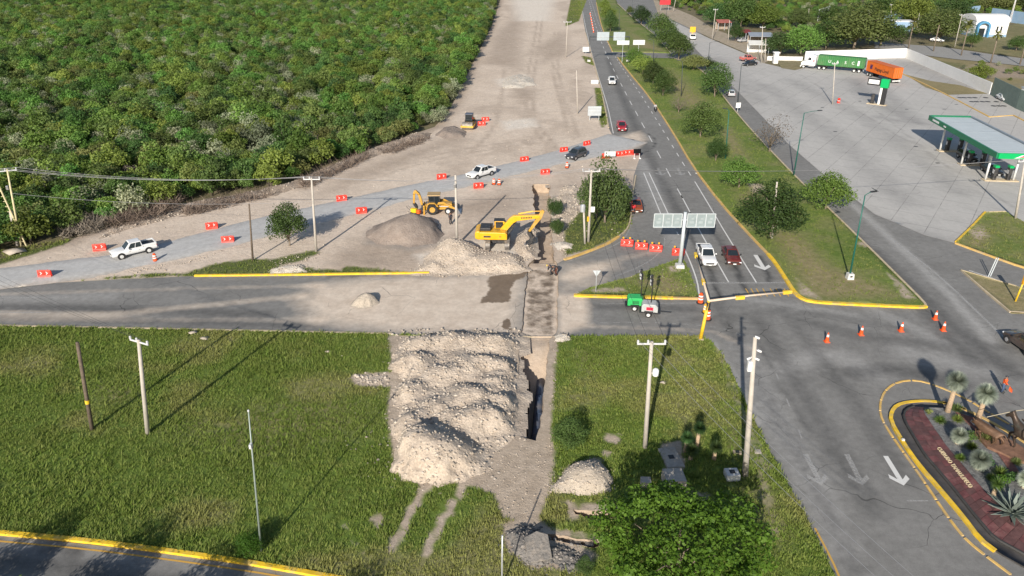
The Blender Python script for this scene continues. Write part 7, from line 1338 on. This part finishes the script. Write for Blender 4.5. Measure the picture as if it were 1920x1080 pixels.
mr = sheet('red_gravel_bed', GP([(1790, 772), (1832, 785), (1850, 800), (1880, 840), (1925, 905), (1905, 900), (1870, 850), (1850, 830), (1820, 800)], .85), .87, heapmat('red_lava_gravel', (.20, .09, .07), (.30, .15, .12), (.14, .06, .05), 6), .4, (), None, 0, parent=plr); mr.location = -po
def bank_text():
    A = G(1759, 841, .55); B = G(1820, 915, .55); d = (B - A); L = d.length; d.normalize(); i = NB // 3; up = (hi_[i] - lo_[i]).normalized(); up = (up - d * up.dot(d)).normalized(); nn = d.cross(up).normalized()
    cu = bpy.data.curves.new('t', 'FONT'); cu.body = 'CUERUDO TAMAULIPECO'; cu.size = .5; cu.extrude = .03; cu.space_character = 1.05; tmp = bpy.data.objects.new('t', cu); dm = bpy.data.meshes.new_from_object(tmp); bpy.data.objects.remove(tmp); xs = [v.co.x for v in dm.vertices]; k = L / (max(xs) - min(xs)); dm.materials.clear(); dm.materials.append(mat('gold_lettering', (.68, .56, .36), .4, .2, .1, 3))
    o = link('lettering', dm, plr); M = Matrix((d, up, nn)).transposed().to_4x4(); o.matrix_local = Matrix.Translation(A - po + nn * .10 - up * .12) @ M @ Matrix.Diagonal((k, k * 1.15, 1, 1))
bank_text()
sp = thing('spotlight', 'white boxy spotlight standing in the planter gravel', 'spotlight', (*G(1828, 796, ZT)[:2], ZT)); mb = MB(); mb.box(0, 0, 0, .55, .5, .3); mb.build('block', MATS['white_concrete'], sp, .03); mb = MB(); mb.box(.08, -.05, .3, .36, .12, .3, .3); mb.build('lamp_housing', M_trim, sp, .02); mb = MB(); mb.box(.09, -.12, .33, .3, .02, .24, .3); mb.build('lens', M_hl, sp)
for i, (x, y) in enumerate(((1692, 829), (1714, 771))): o = thing('kerb_light', ('small white light block on the planter pavement', 'small white light block at the tip of the planter')[i], 'light', at(x, y, .15)); mb = MB(); mb.box(0, 0, 0, .22, .2, .18); mb.build('block', MATS['white_concrete'], o, .02); mb = MB(); mb.box(0, -.105, .05, .14, .01, .09); mb.build('lens', M_hl, o)
for i, (x, y) in enumerate(((1728, 868), (1740, 885), (1765, 920), (1800, 955))): pass
# ---- bronze monument: rider on a horse chasing a bull
M_brz = mat('bronze', (.085, .062, .048), .45, .5, .35, 2.5, .01, dirt=((.20, .24, .20), .35)); M_brz2 = mat('rust_bronze', (.13, .075, .045), .6, .3, .25, 3)
def skinbody(name, pts, edges, m, parent, sub=2, rootk=0):
    ks = list(pts); ix = {k: i for i, k in enumerate(ks)}; me = bpy.data.meshes.new(name); me.from_pydata([pts[k][:3] for k in ks], [(ix[a], ix[b]) for a, b in edges], []); me.materials.append(m); o = link(name, me, parent); o.modifiers.new('skin', 'SKIN').use_smooth_shade = True; bm = bmesh.new(); bm.from_mesh(me); ly = bm.verts.layers.skin.verify(); bm.verts.ensure_lookup_table()
    for k in ks: bm.verts[ix[k]][ly].radius = (pts[k][3],) * 2; bm.verts[ix[k]][ly].use_root = ix[k] == rootk
    bm.to_mesh(me); bm.free(); s = o.modifiers.new('sub', 'SUBSURF'); s.levels = s.render_levels = sub; return o
def quadruped(parent, m, name, neck=1.0, horns=False, rear=0.0, gallop=1):
    P = dict(hip=(-.75, 0, 1.25, .34), mid=(-.1, 0, 1.2, .36), sh=(.55, 0, 1.3, .34), nk=(.95, 0, 1.3 + .42 * neck, .3 if horns else .2), poll=(1.2, 0, 1.35 + .68 * neck, .2 if horns else .14), muz=(1.55, 0, 1.05 + .6 * neck, .13 if horns else .09), tail=(-1.1, 0, 1.4, .05), tail2=(-1.45, 0, 1.0, .06)); E = [('hip', 'mid'), ('mid', 'sh'), ('sh', 'nk'), ('nk', 'poll'), ('poll', 'muz'), ('hip', 'tail'), ('tail', 'tail2')]
    for s, q in ((1, 0), (-1, 1)):
        f = 'L' if s > 0 else 'R'; off = .25 * gallop * (1 if q else -1)
        P.update({f'fe{f}': (.6, s * .22, .95, .13), f'fk{f}': (.85 + off, s * .22, .62, .08), f'fc{f}': (.75 + off * 1.3, s * .22, .18, .055), f'fh{f}': (.85 + off * 1.3, s * .22, .06, .07), f'st{f}': (-.65, s * .24, .98, .2), f'hk{f}': (-.95 - off, s * .24, .58, .09), f'hc{f}': (-.75 - off, s * .24, .18, .06), f'hh{f}': (-.65 - off, s * .24, .06, .075)})
        E += [('sh', f'fe{f}'), (f'fe{f}', f'fk{f}'), (f'fk{f}', f'fc{f}'), (f'fc{f}', f'fh{f}'), ('hip', f'st{f}'), (f'st{f}', f'hk{f}'), (f'hk{f}', f'hc{f}'), (f'hc{f}', f'hh{f}')]
        if horns: P[f'hn{f}'] = (1.25, s * .32, 1.5 + .68 * neck, .05); P[f'ht{f}'] = (1.4, s * .4, 1.75 + .68 * neck, .025); E += [('poll', f'hn{f}'), (f'hn{f}', f'ht{f}')]
        else: P[f'er{f}'] = (1.18, s * .1, 1.58 + .68 * neck, .03); E.append(('poll', f'er{f}'))
    return skinbody(name, P, E, m, parent)
def monument():
    p = G(1908, 852, ZT); root = thing('bronze_monument', 'bronze monument of a hatted horseman behind a charging bull', 'statue', (p.x, p.y, ZT), 0); root.rotation_euler = (0, 0, R(118))
    h = link('horse', None, root, (-.3, -.25, .35)); 
    hb = quadruped(root, M_brz, 'horse', 1.0, False); hb.location = (-.2, -.2, .35); hb.scale = (1.25,) * 3; bpy.data.objects.remove(h)
    R_ = dict(pel=(-.1, 0, 1.85, .2), ch=(.05, 0, 2.25, .22), nk=(.1, 0, 2.5, .08), hd=(.12, 0, 2.68, .12), aL=(.05, .28, 2.35, .09), eL=(.4, .35, 2.15, .07), wL=(.75, .2, 2.2, .06), aR=(.05, -.28, 2.35, .09), eR=(.25, -.5, 2.6, .07), wR=(.6, -.5, 2.9, .06), kL=(.25, .45, 1.45, .12), fL=(.1, .48, .95, .08), kR=(.25, -.45, 1.45, .12), fR=(.1, -.48, .95, .08))
    rb = skinbody('rider', R_, [('pel', 'ch'), ('ch', 'nk'), ('nk', 'hd'), ('ch', 'aL'), ('aL', 'eL'), ('eL', 'wL'), ('ch', 'aR'), ('aR', 'eR'), ('eR', 'wR'), ('pel', 'kL'), ('kL', 'fL'), ('pel', 'kR'), ('kR', 'fR')], M_brz, root); rb.location = (-.2, -.2, .75)
    mb = MB(); mb.lathe([(.42, 0), (.44, .04), (.17, .07), (.13, .26), (.04, .3)], 14, (-.08, -.2, 3.52)); mb.build('hat', mat('verdigris', (.22, .27, .24), .7, .1, .3, 4), root, smooth=True)
    bl = quadruped(root, M_brz2, 'bull', .25, True); bl.location = (2.0, .75, .1); bl.scale = (.9,) * 3; bl.rotation_euler[2] = R(8)
    mb = MB(); rs = random.Random(4); n = 14; ringp = [(2.6 * math.cos(2 * math.pi * k / n) * rs.uniform(.8, 1.1) + .9, 1.2 * math.sin(2 * math.pi * k / n) * rs.uniform(.8, 1.1) + .2) for k in range(n)]; mb.slab(ringp, -.1, .25); mb.build('base', mat('rust_rock', (.20, .11, .07), .9, 0, .35, 2, .03), root, .06)
    mb = MB(); mb.tube([(.55, -.7, 3.6), (1.4, -.3, 3.0), (2.6, .6, 2.0)], .03, 6); mb.build('lasso', mat('pale_rope', (.4, .35, .25), .8), root)
monument()
# ---------------------------------------------------------------- fuel station, walls, buildings
M_wwall = mat('white_wall', (.74, .73, .71), .8, 0, .05, .3, dirt=((.5, .47, .42), .25)); M_fgreen = mat('fascia_green', (.012, .16, .075), .4, 0, .08, .5); M_fbright = mat('fascia_bright_green', (.0, .36, .10), .4, 0, .05, .5); M_roofw = mat('pale_metal_roof', (.56, .60, .60), .5, .2, .06, .4); M_gut = mat('grey_gutter', (.26, .30, .34), .5, .2, .1, 1)
def canopy():
    Z1, Z0 = 5.6, 4.75; A = G(1743.7, 215.8, Z1); B = G(1871.7, 287, Z1); C = G(1819, 216, Z1); u = (B - A); v = (C - A); D = B + v; o = (A + B + C + D) / 4; u.z = v.z = 0; L = u.length; ux = u.normalized(); vx = Vector((-ux.y, ux.x, 0)); W_ = abs(v.dot(vx)); vx = vx if v.dot(vx) > 0 else -vx
    rz = math.atan2(ux.y, ux.x); sgn = 1 if vx.dot(Vector((-ux.y, ux.x, 0))) > 0 else -1
    c = A + ux * L / 2 + vx * W_ / 2; root = thing('fuel_canopy', 'fuel station canopy with pale roof and dark green fascia', 'canopy', (c.x, c.y, 0), rz)
    a, b = L / 2, W_ / 2; near = -sgn                    # near side (towards the carriageway) in local y
    mb = MB(); n = 22
    for k in range(n): mb.box(-a + .3 + (2 * a - .6) * (k + .5) / n, 0, Z1 - .28, (2 * a - .6) / n - .03, 2 * b - .6, .05)
    mb.box(0, 0, Z1 - .36, 2 * a - .5, 2 * b - .5, .06); mb.build('roof_deck', M_roofw, root)
    for x, y, sx, sy, m, nm in ((0, near * b, 2 * a, .3, M_fgreen, 'fascia'), (a, 0, .3, 2 * b - .3, M_fbright, 'end_fascia'), (-a, 0, .3, 2 * b - .3, M_fgreen, 'end_fascia'), (0, -near * b, 2 * a, .3, M_gut, 'gutter')):
        mb = MB(); mb.box(x, y, Z0, sx, sy, Z1 - Z0); f_ = mb.build(nm, m, root, .02)
        if nm == 'fascia':
            mb = MB(); mb.box(-a * .75, y + near * .16, Z0 + .28, 2.6, .03, .34); mb.box(-a * .45, y + near * .16, Z0 + .3, .9, .03, .22); mb.build('white_sign', M_wl, f_)
        if nm == 'end_fascia' and x > 0:
            mb = MB(); mb.add([(x + .17, -1.2, Z0 + .1), (x + .17, .4, Z0 + .25), (x + .17, 1.0, Z1 - .1), (x + .17, -.2, Z1 - .25)], [(0, 1, 2, 3)]); mb.build('white_swoosh', M_wl, f_); mb = MB(); mb.add([(x + .18, -.6, Z0 + .22), (x + .18, .5, Z0 + .3), (x + .18, .9, Z1 - .15), (x + .18, .1, Z1 - .3)], [(0, 1, 2, 3)]); mb.build('red_swoosh', mat('sign_red', (.5, .02, .02), .5), f_)
    for k in range(4):
        mb = MB(); mb.box(-a + 2 * a * (k + .7) / 4, 0, Z1 - .225, .12, 2 * b - .7, .02); mb.build('roof_seam', M_gut, root)
    for k, t in enumerate((.16, .5, .84)):
        x = -a + 2 * a * t
        for y in (near * b * .62, -near * b * .55):
            mb = MB(); mb.tube([(x, y, 0), (x, y, Z0)], .17, 10); mb.build('column', mat('white_column', (.66, .66, .65), .5), root, smooth=True)
    for k, t in enumerate((.16, .5, .84)):
        x = -a + 2 * a * t; w = root.matrix_world
        pos = Vector((c.x, c.y, 0)) + ux * x
        fp = thing('fuel_pump_island', ('fuel pump island at the far end of the canopy', 'fuel pump island in the middle bay of the canopy', 'fuel pump island at the green front end of the canopy')[k], 'fuel pump', (pos.x, pos.y, .03), rz)
        mb = MB(); mb.box(0, 0, 0, 1.3, 2 * b * .72, .16); mb.build('plinth', M_kp, fp, .03)
        for y in (-b * .3, b * .3):
            mb = MB(); mb.box(0, y, .16, .75, .55, 2.0); pm_ = mb.build('pump', M_dark, fp, .05); mb = MB(); mb.box(0, y, 2.16, .85, .65, .35); mb.build('pump_top', M_fbright, pm_, .04); mb = MB(); mb.box(0, y - .285, 1.2, .5, .02, .6); mb.build('display', M_ins, pm_)
            for s in (-.42, .42): mb = MB(); mb.tube([(s, y, .9), (s * 1.2, y, .45), (s * 1.1, y + .2, 1.2)], .03, 6); mb.build('hose', M_trim, pm_)
canopy()
def totem():
    root = thing('price_totem', 'green and black price totem standing on the concrete forecourt', 'totem', at(1642, 196, .03), R(-40)); mb = MB(); mb.box(-1.1, 0, 4.2, 3.2, .35, 1.5); mb.build('sign_arm', M_trim, root, .03); mb = MB(); mb.box(-1.3, -.19, 4.5, 2.3, .03, .9); mb.build('white_panel', M_wl, root); mb = MB(); mb.box(1.1, 0, 3.9, 1.7, 1.1, 1.9); mb.build('green_cube', M_fbright, root, .05); mb = MB(); mb.box(.6, 0, 0, .5, .6, 4.0); mb.build('white_leg', M_wwall, root, .03); mb = MB(); mb.box(1.3, 0, 0, .9, .7, 3.9); mb.build('black_leg', M_trim, root, .03); mb = MB(); mb.box(-.9, 0, .1, .7, .6, 2.2); mb.build('pump', M_dark, root, .05); mb = MB(); mb.box(.2, 0, 0, 4.2, 1.4, .16); mb.build('plinth', M_kp, root, .03)
totem()
bn = thing('traffic_bollard', 'red and white bollard beside the lone forecourt pole', 'bollard', at(1572, 193, .03)); mb = MB(); mb.lathe([(.4, 0), (.34, .1), (.3, 1.0), (.1, 1.1)], 12); mb.build('body', M_red, bn); mb = MB(); mb.lathe([(.325, 0), (.31, .3)], 12, (0, 0, .45)); mb.build('white_band', M_refl, bn)
for i, (x, y) in enumerate(((1700, 205), (1770, 205), (1793, 196), (1755, 392 - 110), (1717, 275), (1758, 306), (1566, 247), (1542, 202), (1612, 190))): mb = MB(); mb.box(0, 0, 0, .7, .45, .012); o = mb.build('drain_cover', M_trim, None); o.location = at(x, y, .035); tag(o, 'small dark drain cover set in the concrete forecourt', 'drain', 'drain covers in the forecourt')
tl = [(1800, 183.5), (1808, 183.5), (1818, 183.5), (1828, 183.5), (1848, 183.5), (1822, 191), (1831, 191), (1842, 191), (1852, 191), (1868, 191), (1863, 199), (1873, 199), (1882, 199)]
for x, y in tl: mb = MB(); mb.tube([(0, 0, 0), (0, 0, .03)], .6, 10); o = mb.build('tank_lid', M_dark, None); o.location = at(x, y, .035); tag(o, 'round dark tank lid in the concrete beside the fuel canopy', 'lid', 'tank lids beside the canopy')
def wall(pts, h, label, m, th=.25, piers=0, name='boundary_wall', panel=0.0):
    a = Vector((*pts[0][:2], 0)); root = thing(name, label, 'wall', (a.x, a.y, 0))
    for i in range(len(pts) - 1):
        p, q = Vector((*pts[i][:2], 0)) - a, Vector((*pts[i + 1][:2], 0)) - a; L = (q - p).length; rz = math.atan2(q.y - p.y, q.x - p.x); c = (p + q) / 2; n = max(1, int(L / panel)) if panel else 1
        for k in range(n): pc = p.lerp(q, (k + .5) / n); mb = MB(); mb.box(pc.x, pc.y, -.1, L / n - (.03 if panel else 0), th, h + .1, rz); mb.build('panel', m, root)
        if piers:
            for k in range(int(L / piers) + 1): pc = p.lerp(q, k * piers / L); mb = MB(); mb.box(pc.x, pc.y, -.1, .35, th + .16, h + .25, rz); mb.build('pier', m, root)
    return root
hw_ = px_height(1695, 108, 90.5); wall(GP([(1508, 114), (1696, 108)]), hw_, 'long plain white wall behind the container truck', M_wwall); wall(GP([(1696.6, 108), (1855, 177)]), hw_, 'white panel wall running along the rear lot', M_wwall, .22, 0, 'boundary_wall', 3.0)
wall(GP([(1438, 113), (1504, 114)]), 1.2, 'low white wall beside the stone gate pier', M_wwall); wall(GP([(1857, 178), (1885, 193), (1905, 204), (2010, 250)]), 4.2, 'grey-green corrugated site fence beyond the white wall', mat('site_fence_green', (.16, .21, .18), .6, 0, .12, 1), .12, 0, 'site_fence', 2.4)
gp_ = thing('gate_pier', 'white stone gate pier beside the low white wall', 'pier', at(1453, 119, .03)); mb = MB(); mb.box(0, 0, 0, 1.3, 1.3, 3.0); mb.build('shaft', M_wwall, gp_, .04); mb = MB(); mb.box(0, 0, 3.0, 1.7, 1.7, .3); mb.build('cap', M_wwall, gp_, .04)
def house(pos, rz, L, D, H, wm, rm, label, kind='flat', name='house', ov=.3, cols=None, win=()):
    root = thing(name, label, 'building', pos, rz); mb = MB()
    if kind == 'shed':
        for x in (-L / 2 + .2, 0, L / 2 - .2):
            for y in (-D / 2 + .2, D / 2 - .2): mb.tube([(x, y, 0), (x, y, H)], .08, 6)
        mb.build('post', M_galv, root); mb = MB(); mb.add([(-L / 2, -D / 2, H), (L / 2, -D / 2, H), (L / 2, D / 2, H + .8), (-L / 2, D / 2, H + .8), (-L / 2, -D / 2, H + .08), (L / 2, -D / 2, H + .08), (L / 2, D / 2, H + .88), (-L / 2, D / 2, H + .88)], [(0, 1, 2, 3), (4, 5, 6, 7), (0, 1, 5, 4), (1, 2, 6, 5), (2, 3, 7, 6), (3, 0, 4, 7)]); mb.build('roof', rm, root)
        mb = MB(); mb.box(0, D / 2 - .2, 0, L - .3, .12, H); mb.build('rear_wall', wm, root)
    else:
        mb.box(0, 0, 0, L, D, H); mb.build('wall', wm, root, .03); mb = MB(); mb.box(0, 0, H, L + ov, D + ov, .25); mb.build('roof', rm, root)
        for x, z, w, h in win: mb = MB(); mb.box(x, -D / 2 - .01, z, w, .1, h); f = mb.build('window', M_trim, root); mb = MB(); mb.box(x, -D / 2 - .07, z + .08, w - .16, .03, h - .16); mb.build('pane', M_glass, f)
    return root
M_blue = mat('pale_blue_wall', (.24, .36, .50), .7, 0, .08, .5, dirt=((.4, .4, .38), .3)); M_redroof = mat('faded_red_roof', (.36, .12, .10), .7, 0, .15, .6); M_zinc = mat('zinc_roof', (.38, .41, .44), .45, .4, .1, .5); M_tarp = mat('white_tarp', (.66, .65, .60), .8, 0, .08, .5)
house(at(1355, 56), R(4), 5.4, 4, 2.8, M_clay, M_redroof, 'open shed with faded red roof behind the thin pole', 'shed', 'roadside_shed'); house(at(1424, 82), R(-6), 8.0, 5, 2.6, M_clay, M_zinc, 'shed with pale zinc roof among the trees', 'shed', 'roadside_shed'); house(at(1420, 100), R(-8), 6.4, 4.5, 2.8, M_wwall, M_tarp, 'white tarpaulin roofed stall beside the twin poles', 'shed', 'roadside_shed')
house(at(1395, 74), R(5), 4.0, 3, 2.4, M_dark, mat('dark_red_roof', (.16, .03, .03), .7), 'dark red roofed stall behind the zinc shed', 'shed', 'roadside_shed')
house(at(1689, 58), R(-6), 7.6, 6.0, 3.6, M_blue, M_wwall, 'small blue walled house with flat white roof', 'flat', 'house', .1, None, ((-2.2, 1.1, 1.2, 1.2), (1.6, 1.1, 1.2, 1.2))); wall(GP([(1655, 52), (1690, 45)]), 4.5, 'tall pale blue wall behind the blue house', M_blue); wall(GP([(1856, 36), (1930, 47), (2100, 70)]), 4.6, 'long blue wall behind the white hall', M_blue); wall(GP([(1532, 44), (1552, 36)]), 5.5, 'pale ruined wall standing among the trees', M_wwall); wall(GP([(1812, 30), (1834, 28)]), 4.0, 'short blue wall beside the tall trees', M_blue)
def hall():
    p0 = G(1822, 68); p1 = G(1888, 70); c = (p0 + p1) / 2; L = (p1 - p0).length; H = px_height(1822, 68, 38); root = thing('white_hall', 'white hall with rounded roof and blue arched entrance', 'building', (c.x, c.y + 5, 0), R(-3)); D = 11
    mb = MB(); mb.box(0, 0, 0, L, D, H); mb.build('wall', M_wwall, root, .05); mb = MB(); mb.box(0, 0, -.02, L + .08, D + .08, .9); mb.build('blue_plinth', M_blue, root)
    prof = [(-D / 2 - .2, H)] + [(D / 2 * math.cos(math.pi - math.pi * k / 12) * 1.03, H + 1.9 * math.sin(math.pi * k / 12)) for k in range(13)] + [(D / 2 + .2, H)]
    mb = MB(); n = len(prof); mb.add([(-L / 2 - .2, y, z) for y, z in prof] + [(L / 2 + .2, y, z) for y, z in prof], [tuple(range(n)), tuple(range(2 * n - 1, n - 1, -1))] + [(i, i + n, (i + 1) % n + n, (i + 1) % n) for i in range(n)]); mb.build('roof', M_wwall, root)
    arch = [(2.3 * math.cos(math.pi * k / 12), 3.6 + 2.0 * math.sin(math.pi * k / 12)) for k in range(13)]; pr_ = [(2.3, 0)] + arch + [(-2.3, 0)]; inn = [(1.7 * math.cos(math.pi * k / 12), 3.4 + 1.5 * math.sin(math.pi * k / 12)) for k in range(13)]; pi_ = [(1.7, 0)] + inn + [(-1.7, 0)]
    x0 = -L / 2 + 2.4; n = len(pr_); mb = MB(); mb.add([(x0 + x, -D / 2 - 1.6, z) for x, z in pr_] + [(x0 + x, -D / 2 - 1.6, z) for x, z in pi_] + [(x0 + x, -D / 2 + .1, z) for x, z in pr_] + [(x0 + x, -D / 2 + .1, z) for x, z in pi_], [(i, i + 1, i + 1 + n, i + n) for i in range(n - 1)] + [(i, i + 2 * n, i + 1 + 2 * n, i + 1) for i in range(n - 1)] + [(i + n, i + n + 1, i + 3 * n + 1, i + 3 * n) for i in range(n - 1)]); mb.build('arch', mat('arch_blue', (.08, .25, .42), .6), root); mb = MB(); mb.box(x0, -D / 2 - .03, 0, 2.4, .1, 3.0); mb.build('door', M_glass, root)
    for x in (L * .18, L * .30): mb = MB(); mb.box(x, -D / 2 - .03, 1.5, .6, .1, 2.2); mb.build('window', M_glass, root)
hall()
rm_ = thing('radio_mast', 'slim red and white radio mast behind the white hall', 'mast', at(1893, 42)); h = px_height(1893, 42, -6)
for s in ((.4, 0), (-.2, .35), (-.2, -.35)): mb = MB(); mb.tube([(s[0], s[1], 0), (s[0] * .4, s[1] * .4, h)], .07, 6); mb.build('leg', M_wwall, rm_)
for k in range(10): z = h * (k + .5) / 10; f = 1 - .6 * (k + .5) / 10; mb = MB(); mb.tube([(.4 * f, 0, z), (-.2 * f, .35 * f, z), (-.2 * f, -.35 * f, z), (.4 * f, 0, z)], .05, 5); mb.build('brace', mat('mast_red', (.5, .05, .04)) if k % 2 else M_wwall, rm_)
bl_ = thing('white_kiosk', 'white kiosk block at the site fence past the canopy', 'kiosk', at(1925, 206)); mb = MB(); mb.box(0, 0, 0, 3.0, 3.0, 4.6); mb.build('wall', M_wwall, bl_, .05); mb = MB(); mb.box(0, -1.52, .3, 2.6, .06, 2.0); mb.build('dark_band', M_trim, bl_); mb = MB(); mb.box(0, 0, 4.6, 3.3, 3.3, .2); mb.build('roof', M_zinc, bl_)
